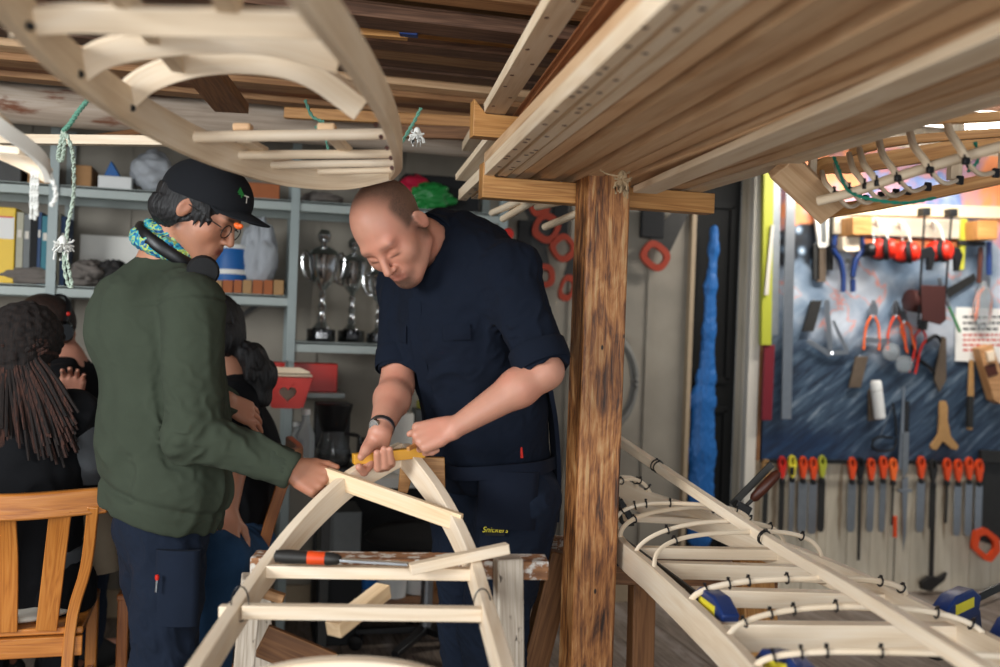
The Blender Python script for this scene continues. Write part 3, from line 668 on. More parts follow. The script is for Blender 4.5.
def rod(x0, y0, t0, x1, y1, t1, r, par=K3, mat='wood_fresh', name='dowel'):
    m_ = MB(); m_.tube([Pt(x0, y0, t0), Pt(x1, y1, t1)], r, m=12); return m_.build(name, mat, par)
rod(183, 137, 1.98, 386, 134, 2.02, .0115, mat='wood_fresh'); rod(228, 155, 2.14, 392, 154, 2.18, .010); rod(270, 165, 2.26, 394, 163, 2.26, .009); rod(318, 172, 2.36, 393, 170, 2.34, .0075)
def arch(pts, w, h, par=K3, mat='wood_fresh', name='deck_beam'):
    m_ = MB(); m_.sweep([Pt(*p) for p in pts], w, h, n=6, up=cdir(0, -.6, 1)); return m_.build(name, mat, par, bevel=.002)
arch([(122, 100, 1.76), (150, 78, 1.75), (200, 62, 1.73), (260, 60, 1.72), (310, 72, 1.71), (362, 108, 1.74)], .030, .044)
arch([(76, 70, 1.55), (105, 53, 1.54), (150, 43, 1.53), (210, 38, 1.53), (270, 40, 1.52), (340, 58, 1.54)], .030, .042)
arch([(10, 22, 1.34), (80, 18, 1.34), (160, 21, 1.33), (230, 22, 1.33), (330, 24, 1.34)], .028, .036)
mb = MB(); mb.beam(Pt(100, -30, 1.2), Pt(178, 64, 1.72), .02, .03); mb.build('stringer', 'wood_plank_pale', K3, bevel=.002)
mb = MB(); mb.beam(Pt(215, -30, 1.18), Pt(232, 10, 1.35), .03, .03); mb.build('stringer', 'wood_plank_pale', K3, bevel=.002)
for x, y, t in ((100, 128, 2.05), (195, 140, 2.1), (240, 153, 2.2)): pass
for (x0, y0, x1, y1) in ((244, 140, 262, 150), (330, 134, 346, 150)):
    mb = MB(); mb.beam(Pt(x0, y0, 2.05), Pt(x1, y1, 2.18), .03, .012); mb.build('spacer', 'wood_plank_pale', K3, bevel=.002)
for (x0, y0, t) in ((243, 128, 2.02), (327, 128, 2.02)):
    mb = MB(); mb.beam(Pt(x0-9, y0, t), Pt(x0+9, y0, t), .03, .016); mb.build('pad', 'wood_plank', K3, bevel=.004)
for (x, y, t) in ((30, 26, 1.33), (80, 74, 1.55), (132, 108, 1.78), (188, 148, 2.02)):
    mb = MB(); mb.lathe([(.006, -.003), (.006, .003)], Pt(x, y, t-.035), FWD, m=10); mb.build('peg_hole', 'black_soft', K3)
for k, (x, y) in enumerate(((372, 125), (377, 137), (383, 148), (387, 158), (388, 168))):
    mb = MB(); mb.lathe([(.0045, -.003), (.0045, .003)], Pt(x+4, y, 1.90+k*.06-.02), FWD, m=10); mb.build('peg_hole', 'tool_wood_dark', K3)
# -- small frame tip at the left edge --
K4 = thing('boat_frame', 'small white-painted boat frame tip jutting in at the left edge', 'boat frame', Pt(10, 150, 1.9))
mb = MB(); mb.sweep([Pt(-40, 92, 1.75), Pt(0, 126, 1.80), Pt(25, 144, 1.85), Pt(42, 160, 1.90), Pt(49, 178, 1.94)], .012, .026, up=cdir(0, -.4, 1), n=5); mb.build('gunwale', 'white_paint', K4, bevel=.001)
mb = MB(); mb.sweep([Pt(-40, 140, 2.1), Pt(0, 152, 2.05), Pt(30, 165, 2.0), Pt(49, 176, 1.95)], .012, .030, n=5); mb.build('gunwale', 'wood_fresh', K4, bevel=.001)
mb = MB(); mb.tube([Pt(-30, 100, 1.8), Pt(0, 116, 1.84), Pt(12, 128, 1.9)], .005, n=4); mb.build('rib', 'wood_fresh', K4)
mb = MB(); mb.beam(Pt(-30, 147, 2.0), Pt(22, 151, 1.9), .012, .014); mb.build('cross_beam', 'wood_fresh', K4)
# -- ribbed frame hanging at the right edge --
K5 = thing('boat_frame', 'small ribbed boat frame with black ties hanging in front of the tool board', 'boat frame', Pt(900, 180, 2.2))
def rail(pts, w, h, mat, name='gunwale', rr=0, up=(0, 0, 1), par=K5):
    m_ = MB(); m_.sweep([Pt(*p) for p in pts], w, h, n=5, round_=rr, up=up); return m_.build(name, mat, par, bevel=0 if rr else .0015)
near = [(818, 201, 2.25), (850, 193, 2.2), (900, 176, 2.1), (950, 161, 2.02), (1010, 144, 1.92)]
rail(near, .020, .022, 'wood_plank_pale', rr=10, name='stringer')
rail([(826, 212, 2.50), (880, 203, 2.42), (940, 191, 2.35), (1015, 174, 2.28)], .02, .030, 'wood_bracket', name='gunwale')
rail([(800, 196, 2.42), (818, 168, 2.55), (860, 164, 2.55), (930, 153, 2.5), (1010, 140, 2.42)], .02, .042, 'wood_bracket', name='gunwale')
rail([(850, 152, 2.4), (900, 141, 2.35), (1010, 132, 2.3)], .02, .020, 'wood_bracket', name='stringer')
rail([(905, 121, 2.05), (1010, 116, 2.0)], .02, .020, 'wood_bracket', name='stringer')
mb = MB(); mb.beam(Pt(782, 165, 2.32), Pt(832, 212, 2.42), .028, .075, up=cdir(.5, -.5, .6)); mb.build('bow_board', 'wood_plank', K5, bevel=.003)
for k, (x, y) in enumerate(((836, 194), (851, 190), (866, 186), (878, 183), (898, 178), (930, 170), (966, 161))):
    up_h = (22, 26, 32, 34, 42, 44, 56)[k]; t = 2.24-.0022*(x-836)
    mb = MB(); P = [Pt(x-14-k*1.5, y-up_h, t+.16), Pt(x-11-k, y-up_h*.55, t+.06), Pt(x-5, y-up_h*.2, t+.01), Pt(x+1, y+2, t)]
    mb.tube(P, .0062+.0004*k, n=5, m=7); mb.build('rib', 'wood_plank_pale', K5)
    tie(K5, Pt(x, y, t), cdir(1, -.5, .3), .013)
    m_ = MB(); m_.box(Pt(x, y, t-.012), (.014, .010, .014)); m_.build('tie_knot', 'black_plastic', K5, bevel=.002)
    # lower half of the rib sweeping to the far gunwale
    mb = MB(); fx = x+30; fy = 209-(fx-826)*.2; mb.tube([Pt(x, y+1, t), Pt(x+14, y+13, t+.06), Pt(fx, fy-3, t+.2)], .005, n=5, m=6); mb.build('rib', 'wood_plank_pale', K5)
    m_ = MB(); m_.box(Pt(fx, fy-2, t+.17), (.016, .008, .020)); m_.build('tie_knot', 'black_plastic', K5, bevel=.002)
for (x, w) in ((815, .012), (957, .020), (1008, .02)):
    mb = MB(); mb.beam(Pt(x, 118, 2.5), Pt(x-3, 180, 2.5), w*1.6, w, up=(0, 1, 0)); mb.build('hanger', 'wood_plank_pale', K5, bevel=.002)
def rope(pts, r, mat, lab, n=6, knots=(), name='rope', par=None):
    P = smooth_path([Pt(*p) for p in pts], n); m_ = MB()
    # two-strand twist
    for ph in (0, math.pi):
        Q = []
        for i, p in enumerate(P):
            d = (P[min(i+1, len(P)-1)]-P[max(i-1, 0)]); x, y, z = frame(d, (0, 1, .1)); a = i*1.1+ph; Q.append(p+(y*math.cos(a)+z*math.sin(a))*r*.5)
        m_.tube(Q, r*.62, m=6)
    o = m_.build(name, mat)
    tag(o, lab, 'rope')
    return o
rope([(834, 157, 2.2), (840, 172, 2.15), (848, 190, 2.1), (870, 199, 2.05), (905, 203, 2.05), (935, 198, 2.08)], .0038, 'rope_teal', 'teal rope sagging across the hanging ribbed frame at the right', n=10)
rope([(975, 142, 2.0), (978, 160, 2.02), (968, 172, 2.02)], .0038, 'rope_teal', 'short teal rope end on the right-hand stringer of the hanging frame', n=8)
# ---------- overhead timber ----------
# long lumber lying across the room, stored under the ceiling
g = random.Random(3)
ys = [2.20, 2.30, 2.42, 2.55, 2.66, 2.78, 2.88, 2.99, 3.10, 3.20, 3.32, 3.42, 3.52, 3.61]
cols = ['wood_rack', 'wood_rack_red', 'wood_rack', 'wood_rack_dark', 'wood_rack_dark', 'wood_bracket', 'wood_rack_dark', 'wood_rack', 'wood_rack_dark', 'wood_rack_dark', 'wood_plank', 'wood_rack', 'wood_rack_red', 'wood_rack']
hues = ['brown', 'reddish', 'brown', 'very dark', 'very dark', 'yellowish', 'dark', 'mid-brown', 'blackened', 'dark', 'pale tan', 'mid-brown', 'reddish', 'brown']
for i, y in enumerate(ys):
    z = 2.13+g.uniform(-.03, .03); w = g.uniform(.075, .11); h = g.uniform(.02, .045)
    x1 = g.uniform(1.0, 1.35)+.1; ln = g.uniform(3.6, 4.0)
    mb = MB(); mb.beam((x1-ln, y+g.uniform(-.02, .02), z), (x1, y+.04, z+g.uniform(-.01, .01)), w, h)
    nm = 'board'
    tag(mb.build(nm, cols[i], bevel=.002), hues[i]+' board in the ceiling rack, '+('the nearest of the crosswise boards' if i == 0 else 'the farthest crosswise board, next to the round beam' if i == len(ys)-1 else ['second', 'third', 'fourth', 'fifth', 'sixth', 'seventh', 'eighth', 'ninth', 'tenth', 'eleventh', 'twelfth', 'thirteenth'][i-1]+' crosswise board counted from the nearest'), 'board', 'lumber lying crosswise in the ceiling rack')
for j, (y, z, m_) in enumerate(((2.35, 2.22, 'wood_rack_red'), (2.62, 2.21, 'wood_rack'), (2.93, 2.22, 'wood_rack_dark'), (3.25, 2.21, 'wood_rack_red'), (3.5, 2.22, 'wood_rack_dark'))):
    mb = MB(); mb.beam((-2.7, y, z), (1.35, y+.03, z), .27, .035)
    tag(mb.build('wide_plank', m_, bevel=.002), ['reddish wide plank above the nearest crosswise boards', 'brown wide plank in the upper layer of the ceiling rack, second from the front', 'dark wide plank in the middle of the upper rack layer', 'red-brown wide plank in the upper rack layer, second from the back', 'blackish wide plank at the back of the upper rack layer'][j], 'plank', 'upper layer of the ceiling rack')
mb = MB(); mb.sweep([(-2.9, 3.86, 2.055), (-1.8, 3.84, 2.06), (-.8, 3.85, 2.05), (.2, 3.84, 2.06), (1.0, 3.86, 2.06), (1.9, 3.86, 2.06)], .15, .145, n=6, round_=16, up=(0, 0, 1))
tag(mb.build('round_beam', 'wood_log'), 'thick weathered round beam running under the ceiling rack', 'beam')
mb = MB(); mb.beam((1.35, 2.0, 2.30), (1.35, 4.6, 2.30), .09, .12); mb.beam((-2.6, 2.0, 2.30), (-2.6, 4.6, 2.30), .09, .12)
struct(mb.build('ceiling_joist', 'wood_rack_dark')); 
def bd(a, b, w, h, mat, lab, name='batten', cat='batten', up=(0, 0, 1), bev=.002):
    m_ = MB(); m_.beam(a, b, w, h, up); return tag(m_.build(name, mat, bevel=bev), lab, cat)
bd(Pt(-20, 139, 3.0), Pt(165, 141, 2.9), .03, .028, 'wood_fresh', 'pale batten lying under the round beam above the top shelf')
bd(Pt(62, 143, 3.05), Pt(150, 130, 3.2), .03, .02, 'wood_brown', 'brown stick slanting below the round beam at the left')
bd(Pt(285, 113, 3.55), Pt(482, 123, 3.5), .03, .038, 'wood_bracket', 'yellowish batten fixed along the front of the round beam')
bd(Pt(395, 131, 3.5), Pt(486, 134, 3.5), .03, .045, 'wood_brown', 'brown board end under the yellowish batten')
bd(Pt(200, 68, 2.6), Pt(232, 108, 3.0), .10, .03, 'wood_brown', 'short brown cleat hanging below the crosswise boards', 'cleat', 'cleat')
bd(Pt(360, 32, 2.68), Pt(408, 36, 2.70), .03, .02, 'wood_bracket', 'short yellowish block tucked under the rack boards', 'block', 'block')
bd(Pt(400, 32, 2.66), Pt(418, 34, 2.66), .03, .016, 'blue_clamp', 'bit of blue tape on the rack board', 'tape', 'tape')
# bracket arms on the post and the drilled boards and planks they carry
def bracket(y0, px0, px1, py_top, hgt, lab, z=None):
    a = Py(px0, py_top, y0); b = Py(px1, py_top, y0); b.z = a.z
    L = b.x-a.x; m_ = MB()
    m_.prism([(0, .032), (.035, -.006), (L, -.006), (L, -hgt), (0, -hgt)], a, Vector((1, 0, 0)), UP, .05)
    return tag(m_.build('bracket_arm', 'wood_bracket', bevel=.002), lab, 'bracket'), a.z
b1, zb = bracket(2.60, 481, 712, 175, .062, 'long honey-coloured bracket arm nailed behind the worn post, notched at one end')
b2, zb2 = bracket(2.72, 472, 572, 112, .070, 'short honey-coloured bracket arm higher up, carrying the two drilled boards')
ZP = zb+.0
def plank(xf, xn, w, h, yf, z, mat, lab, drill=0, yn=-.3, name='plank'):
    """xf: x at y=2.62 ; xn: x at y=.3"""
    sl = (xf-xn)/(2.62-.3); A = Vector((xf+sl*(yf-2.62), yf, z+h/2)); B = Vector((xn+sl*(yn-.3), yn, z+h/2))
    m_ = MB(); m_.beam(B, A, w*(.86 if w < .1 else 1), h); o = m_.build(name, mat, bevel=.0015)
    tag(o, lab, 'plank', 'planks on the overhead bracket arm')
    if drill:
        # dark drilled holes seen from below
        d = (B-A).normalized(); L = (B-A).length; k = .04; par = o
        gg = random.Random(int(xf*1000)); hm = MB()
        holes = []
        while k < L-.2:
            holes.append(A+d*k+Vector((gg.uniform(-.2, .2)*w, 0, -h/2-.0006))); k += gg.choice((.035, .09, .12, .16))
        for p in holes: hm.lathe([(.0056, 0), (.0056, .0012)], p, UP, m=10)
        ho = hm.build('drilled_holes', 'tool_wood_dark', par)
        ho['kind'] = 'stuff'
    return o
zz = ZP-.004
specs = [ # x at bracket, x near, width, z offset, far end, material, drilled, label
 (.600, .435, .030, .000, 3.10, 'wood_plank_pale', 1, 'pale drilled plank at the outer edge of the overhead bundle'),
 (.636, .478, .030, .002, 3.06, 'wood_plank_pale', 1, 'pale drilled plank, second from the outer edge of the overhead bundle'),
 (.672, .522, .030, .010, 2.80, 'wood_plank_pale', 0, 'plain pale plank beside the two drilled ones'),
 (.712, .568, .044, .016, 2.74, 'wood_plank', 0, 'brown plank, fourth in the overhead bundle from the drilled edge'),
 (.760, .622, .046, .004, 2.72, 'wood_plank', 0, 'brown plank, fifth in the overhead bundle from the drilled edge'),
 (.808, .685, .046, .018, 2.75, 'wood_plank', 0, 'recessed brown plank, sixth in the overhead bundle'),
 (.860, .752, .052, .002, 2.71, 'wood_plank', 0, 'wide tan plank passing over the post, left of the rope tuft'),
 (.916, .830, .054, .008, 2.70, 'wood_plank', 0, 'tan plank resting directly over the post top'),
 (.972, .905, .052, .000, 2.78, 'wood_plank', 0, 'tan plank just past the post towards the tool wall'),
 (1.026, .985, .050, .012, 2.82, 'wood_plank', 0, 'recessed tan plank, fourth from the inner edge of the bundle'),
 (1.080, 1.055, .050, .002, 2.84, 'wood_plank', 0, 'tan plank, third from the inner edge of the overhead bundle'),
 (1.135, 1.125, .050, .004, 2.86, 'wood_plank', 0, 'tan plank, second from the inner edge of the overhead bundle'),
 (1.190, 1.190, .052, .000, 2.88, 'wood_plank_pale', 0, 'pale plank forming the inner edge of the overhead bundle'),
]
for xf, xn, w, dz, yf, m_, dr_, lab in specs: plank(xf, xn, w, .034, yf, zz+dz, m_, lab, dr_)
# second layer lying on top of the first
for i, (xf, xn) in enumerate(((.66, .50), (.78, .64), (.90, .80), (1.02, .98), (1.15, 1.14))):
    plank(xf, xn, .11, .03, 2.7+.05*i, zz+.052, 'wood_plank', ['upper-layer plank above the drilled edge', 'upper-layer plank, second from the drilled edge', 'upper-layer plank above the post', 'upper-layer plank between the post and the inner edge', 'upper-layer plank above the inner edge'][i]+' of the overhead bundle')
# board end skewed by the post, propped on the arm
bd(Pz(645, 190, ZP-.030), Pz(1060, 14, ZP-.020), .066, .018, 'wood_plank_pale', 'skewed board under the bundle with its end just past the post', 'board', 'board')
bd(Pz(650, 170, ZP-.012), Pz(905, 70, ZP-.012), .012, .006, 'wood_plank', 'thin bent strip under the overhead bundle', 'strip', 'strip')
# two drilled boards on the upper arm
for k, (px, m_, lab) in enumerate(((503, 'wood_plank_pale', 'pale drilled board on the short upper bracket arm'), (527, 'wood_edge_orange', 'orange-brown bark-edged board beside the pale one on the upper arm'), (545, 'wood_plank', 'brown board wedged beside the bark-edged one on the upper arm'))):
    A = Py(px, 108, 2.74); d = (Py(492, 109, 2.72)-Pt(583, 0, 1.9)); 
    far = Vector((A.x+.03, 3.30 if k == 0 else 3.05, zb2+.012)); nr = Vector((A.x-.19+.03*k, 1.2, zb2+.012))
    w = (.060, .05, .05)[k]; m2 = MB(); m2.beam(nr, far, w, .03); o = tag(m2.build('board', m_, bevel=.0015), lab, 'board')
    if k == 0:
        dd = (far-nr).normalized(); hm = MB(); kk = .1
        while kk < 2.0:
            hm.lathe([(.005, 0), (.005, .0012)], nr+dd*kk+Vector(((-.016, .014)[int(kk*10) % 2], 0, -.0158)), UP, m=10); kk += .11
        h_ = hm.build('drilled_holes', 'tool_wood_dark', o); h_['kind'] = 'stuff'
for k, (x, y, x2, y2, t) in enumerate(((463, 178, 500, 132, 3.2), (492, 213, 522, 200, 3.2), (503, 219, 535, 200, 3.1), (537, 207, 568, 200, 3.2), (545, 227, 590, 208, 3.0))):
    m_ = MB()
    if k == 0: m_.beam(Pt(x, y, t), Pt(x2, y2, t-.3), .05, .02)
    else: m_.tube([Pt(x, y, t), Pt(x2, y2, t-.35)], .011, m=10)
    tag(m_.build('stick' if k else 'board', 'wood_plank_pale'), ['drilled board end poking out beyond the upper bracket arm', 'pale round stick nearest the navy-shirted person behind the lower arm', 'second pale round stick beside it, slightly lower', 'short pale stick in the middle below the bracket arm', 'long pale stick pointing down beside the post'][k], 'stick' if k else 'board')
# ---------- ropes ----------
rope([(87, 101, 2.3), (78, 112, 2.3), (70, 124, 2.3), (63, 131, 2.3)], .006, 'rope_green', 'short green rope tying the round loop under the hanging frame', n=10)
rope([(63, 131, 2.3), (60, 146, 2.3), (58, 158, 2.3), (62, 160, 2.3), (64, 148, 2.3), (65, 133, 2.3), (72, 150, 2.3), (74, 175, 2.3), (73, 200, 2.3), (68, 225, 2.3), (66, 243, 2.3)], .005, 'rope_pale', 'long pale green rope dangling with a loop and a frayed knot', n=8)
def tuft(x, y, t, s, mat, lab, n=44):
    m_ = MB(); gg = random.Random(int(x)); c = Pt(x, y, t); m_.ellipsoid(c+UP*.006*s, (.008*s, .008*s, .010*s), m=10, k=6)
    for i in range(n):
        a = gg.uniform(0, 6.28); r = gg.uniform(.2, 1)*.02*s; e = c+Vector((r*math.cos(a), r*math.sin(a), gg.uniform(-1, .45)*.030*s)); m_.tube([c, c.lerp(e, .5)+Vector((math.cos(a), math.sin(a), 0))*.006*s, e], .0017*s, m=4)
    return tag(m_.build('rope_knot', mat), lab, 'rope')
tuft(63, 244, 2.3, 1.3, 'rope_white', 'frayed white rope knot hanging by the green-sweatshirt person\'s back')
rope([(64, 252, 2.3), (64, 268, 2.3), (68, 284, 2.3), (72, 286, 2.3), (69, 270, 2.3), (66, 254, 2.3)], .0042, 'rope_pale', 'narrow pale rope loop below the frayed knot', n=6)
rope([(305, 100, 2.9), (312, 116, 2.9), (322, 122, 2.9), (316, 128, 2.9), (330, 124, 2.9)], .005, 'rope_green', 'green rope bow under the rack above the navy-shirted person', n=7)
rope([(323, 120, 2.9), (326, 140, 2.9), (330, 156, 2.9)], .004, 'rope_green', 'thin green rope running down behind the dowels', n=6)
rope([(421, 108, 2.5), (414, 122, 2.5), (408, 132, 2.5), (398, 150, 2.48), (392, 170, 2.45)], .0045, 'rope_green', 'green rope holding up the bow of the hanging frame', n=7)
tuft(417, 134, 2.5, 1.1, 'rope_white', 'frayed white rope end by the bow of the hanging frame')
tuft(622, 180, 2.44, 1.5, 'rope_hemp', 'frayed hemp rope tuft at the top of the worn post', 34)
rope([(600, 170, 2.45), (608, 174, 2.43), (620, 176, 2.43), (630, 172, 2.46)], .0025, 'rope_hemp', 'thin hemp string wound round the top of the post', n=6)
for k, (x0, x1, y1) in enumerate(((32, 31, 219), (35, 35, 220), (38, 37, 216))):
    rope([(x0, 172, 1.93), (x0-1, 195, 1.93), (x1, y1, 1.93)], .003, 'rope_white', ['white string hanging from the small frame tip, outermost of three', 'white string hanging from the small frame tip, middle of three', 'white string hanging from the small frame tip, nearest the shelf post'][k], n=6, name='string')
rope([(48, 170, 1.93), (53, 182, 1.93), (56, 196, 1.93), (51, 206, 1.93)], .0045, 'rope_white', 'thicker white cord curling off the end of the small frame tip', n=6, name='string')
# ---------- shelving along the back wall ----------
YF, YB = 4.27, 4.62
SH = thing('shelving_unit', 'long grey-green metal shelving unit against the back wall', 'shelving', (-.6, 4.45, 0))
zt, zm, zl = Py(150, 192, YF).z, Py(150, 291, YF).z, Py(335, 344, YF).z
xu = [Py(292, 300, YF).x, Py(52, 250, YF).x, Py(503, 230, YF).x]
def shelf(x0, x1, z, th=.042):
    m_ = MB(); m_.box(((x0+x1)/2, (YF+YB)/2, z), (x1-x0, YB-YF, .012)); m_.box(((x0+x1)/2, YF+.004, z-th/2+.004), (x1-x0, .008, th)); m_.box(((x0+x1)/2, YB-.004, z-th/2+.004), (x1-x0, .008, th))
    m_.build('shelf_board', 'shelf_board', SH, bevel=.0015)
shelf(-2.35, xu[2], zt); shelf(-2.35, xu[0], zm); shelf(xu[0], xu[2], zl)
for x in (-1.62, xu[1], xu[0], xu[2]):
    for y in (YF-.008, YB+.004):
        m_ = MB(); m_.box((x, y, 1.05), (.036, .006, 2.1)); m_.box((x-.015, y+.014, 1.05), (.006, .028, 2.1)); m_.build('upright', 'metal_shelf', SH, bevel=.001)
m_ = MB(); m_.beam(Vector((xu[1], YB+.008, .75)), Vector((xu[0], YB+.008, 1.5)), .004, .02); m_.build('cross_brace', 'steel_dark', SH)
def bx(name, lab, cat, x0, x1, ytop, zb, y, depth, mat, group=None, bev=.004, rz=0):
    """box standing on height zb, spanning picture x0..x1 with its top edge at picture y ytop"""
    a = Py(x0, ytop, y); b = Py(x1, ytop, y); zt_ = (a.z+b.z)/2
    m_ = MB(); m_.box(((a.x+b.x)/2, y+depth/2, (zb+zt_)/2), (abs(b.x-a.x), depth, max(.004, zt_-zb)), R=Matrix.Rotation(rz, 3, 'Z')); return tag(m_.build(name, mat, bevel=bev), lab, cat, group)
zT, zM, zL = zt+.007, zm+.007, zl+.007
# top shelf
bx('storage_tub', 'blue and white tub on the top shelf beside the clear bag', 'tub', 98, 132, 176, zT, 4.32, .2, 'white_plastic')
m_ = MB(); p = Py(118, 170, 4.33); m_.prism([(-.07, 0), (.05, 0), (-.02, .12)], (p.x-.01, 4.40, zT), (1, 0, 0), (0, 0, 1), .10); tag(m_.build('blue_wedge', 'blue_tarp', bevel=.003), 'blue triangular wedge behind the white tub on the top shelf', 'wedge')
def blob(name, lab, cat, x0, x1, y0, zb, y, depth, mat, seed=1, amp=.25, fr=2.3):
    a = Py(x0, y0, y); b = Py(x1, y0, y); hh = (a.z+b.z)/2-zb; cx = (a.x+b.x)/2; g_ = wave_noise(seed, fr, 9); g2 = ridges(seed+3, 5.0)
    def fn(q):
        A_ = np.array([[q.x, q.y, q.z]]); k_ = 1+amp*.35*float(g_(A_)[0])+amp*.8*float(g2(A_)[0]); return Vector((q.x*k_, q.y*k_, max(q.z*k_, -.95)))
    m_ = MB(); m_.ellipsoid((cx, y+depth/2, zb+hh*.475), (abs(b.x-a.x)/2, depth/2, hh*.5), m=48, k=30, fn=fn); return tag(m_.build(name, mat, sharp=2.5), lab, cat)
blob('plastic_bag', 'crumpled clear bag with green things on the top shelf', 'bag', 130, 172, 146, zT, 4.30, .22, 'plastic_bag', 4, .3)
bx('box', 'white box on the top shelf just above the black cap', 'box', 172, 190, 170, zT, 4.32, .18, 'white_paint')
bx('box', 'grey box on the top shelf between cap and orange block', 'box', 205, 236, 172, zT, 4.33, .2, 'grey_book')
bx('wood_block', 'orange-brown block on the top shelf under the hanging frame', 'block', 248, 280, 183, zT, 4.30, .12, 'brick_orange')
bx('storage_tub', 'dark tub at the left end of the top shelf', 'tub', -30, 22, 160, zT, 4.33, .22, 'steel_dark')
bx('box', 'cardboard box leaning at the left of the top shelf', 'box', 28, 50, 158, zT, 4.36, .2, 'cardboard')
bx('box', 'cardboard box behind the dangling green rope on the top shelf', 'box', 72, 92, 165, zT, 4.36, .2, 'cardboard')
bx('crate', 'black crate on the top shelf above the navy-shirted person\'s collar', 'crate', 405, 480, 176, zT, 4.38, .2, 'black_soft')
blob('plastic_bag', 'crumpled bright green bag on the top shelf above the navy-shirted person', 'bag', 408, 455, 181, zT, 4.29, .1, 'green_plastic', 8, .35)
blob('plastic_bag', 'dark pink bag bulging behind the green one', 'bag', 402, 434, 172, zT, 4.335, .1, 'pink_plastic', 12, .25)
blob('rag', 'brown cloth heap at the right end of the top shelf', 'cloth', 300, 345, 190, zT, 4.30, .2, 'rag', 14, .3)
# middle shelf
bn = thing('binder', 'yellow ring binder with white label at the left end of the middle shelf', 'binder', Py(8, 270, 4.29))
a, b = Py(-14, 206, 4.29), Py(16, 206, 4.29)
m_ = MB(); m_.box(((a.x+b.x)/2, 4.41, (zM+a.z)/2), (b.x-a.x, .24, a.z-zM)); m_.build('cover', 'binder', bn, bevel=.003)
m_ = MB(); q = Py(7, 228, 4.287); m_.box((q.x-.005, 4.2885, q.z), (.06, .002, .085)); m_.build('spine_label', 'paper', bn)
m_ = MB(); q = Py(7, 217, 4.286); m_.box((q.x-.005, 4.2868, q.z), (.05, .002, .006)); m_.build('label_stripe', 'red_plastic', bn)
bk = [(17, 24, 212, 'beige_book'), (24.5, 31, 214, 'grey_book'), (31.5, 38, 215, 'black_soft'), (38.5, 42, 212, 'navy_book'), (42.5, 49, 216, 'teal_book'), (49.5, 53, 214, 'grey_book'), (53.5, 61, 213, 'beige_book'), (61.5, 66, 216, 'navy_book')]
bl = ['beige book next to the yellow binder', 'grey-spined book, second from the yellow binder', 'black book between a grey and a navy one', 'thin navy book beside the black one', 'teal book in the middle of the row', 'thin grey book right of the teal one', 'wide beige book near the end of the row', 'thin navy book closing the row of books']
for (x0, x1, yt, m__), lab in zip(bk, bl):
    t_ = thing('book', lab, 'book', Py((x0+x1)/2, 268, 4.30), 'books on the middle shelf')
    a, b = Py(x0, yt, 4.30), Py(x1, yt, 4.30); w_ = b.x-a.x
    m_ = MB(); m_.box(((a.x+b.x)/2, 4.303, (zM+a.z)/2), (w_, .006, a.z-zM))
    for s_ in (-1, 1): m_.box(((a.x+b.x)/2+s_*(w_/2-.0015), 4.39, (zM+a.z)/2), (.003, .18, a.z-zM))
    m_.build('cover', m__, t_); m_ = MB(); m_.box(((a.x+b.x)/2, 4.39, (zM+a.z)/2), (w_-.007, .166, a.z-zM-.008)); m_.build('pages', 'paper', t_)
    if m__ != 'black_soft': m_ = MB(); m_.box(((a.x+b.x)/2, 4.2988, zM+(a.z-zM)*.7), (w_*.6, .002, .03)); m_.build('spine_band', 'trim_white', t_)
blob('rag', 'crumpled grey cloth heap on the middle shelf behind the rope', 'cloth', 64, 104, 257, zM, 4.28, .22, 'rag', 2, .4)
blob('rag', 'dark cloth heap on the middle shelf behind the sweatshirt collar', 'cloth', 92, 126, 256, zM, 4.32, .2, 'rag_dark', 5, .4)
blob('rag', 'small pale cloth roll lying before the books', 'cloth', -5, 60, 266, zM, 4.275, .05, 'rag', 6, .35)
bx('white_board', 'white board leaning at the back of the middle shelf', 'board', 80, 150, 236, zM, 4.56, .02, 'white_paint')
jg = thing('jerry_can', 'blue plastic canister with a white lid on the middle shelf', 'canister', Py(232, 275, 4.32))
a, b = Py(214, 243, 4.30), Py(248, 243, 4.30)
m_ = MB(); m_.lathe([(.075, 0), (.08, .01), (.08, .16), (.072, .19)], ((a.x+b.x)/2, 4.40, zM), m=28); m_.build('can_body', 'blue_tarp', jg)
m_ = MB(); m_.lathe([(.074, .188), (.076, .195), (.076, .205), (.02, .21)], ((a.x+b.x)/2, 4.40, zM), m=28); m_.build('lid', 'white_plastic', jg)
m_ = MB(); m_.lathe([(.0815, .08), (.0815, .10)], ((a.x+b.x)/2, 4.40, zM), m=28, caps=False); m_.build('label', 'white_paint', jg)
blob('plastic_bag', 'white crumpled plastic bag on the middle shelf right of the cap brim', 'bag', 242, 279, 217, zM, 4.30, .2, 'plastic_bag', 9, .3)
bkx = [(213, 222), (223, 233), (234, 242), (243, 252), (253, 263), (264, 273), (274, 284)]
for i, (x0, x1) in enumerate(bkx):
    bx('wood_block', ['small orange-brown block at the shelf edge nearest the headphones', 'small orange-brown edge block, second after the headphones', 'small orange-brown edge block, third after the headphones', 'small orange-brown edge block, middle of the row before the bag', 'small orange-brown edge block, third before the shelf upright', 'small orange-brown edge block, second before the shelf upright', 'small orange-brown edge block right beside the shelf upright'][i], 'block', x0, x1, 280, zM, 4.275, .05, 'brick_orange' if i % 3 else 'tool_wood', 'small blocks along the middle shelf edge', bev=.002)
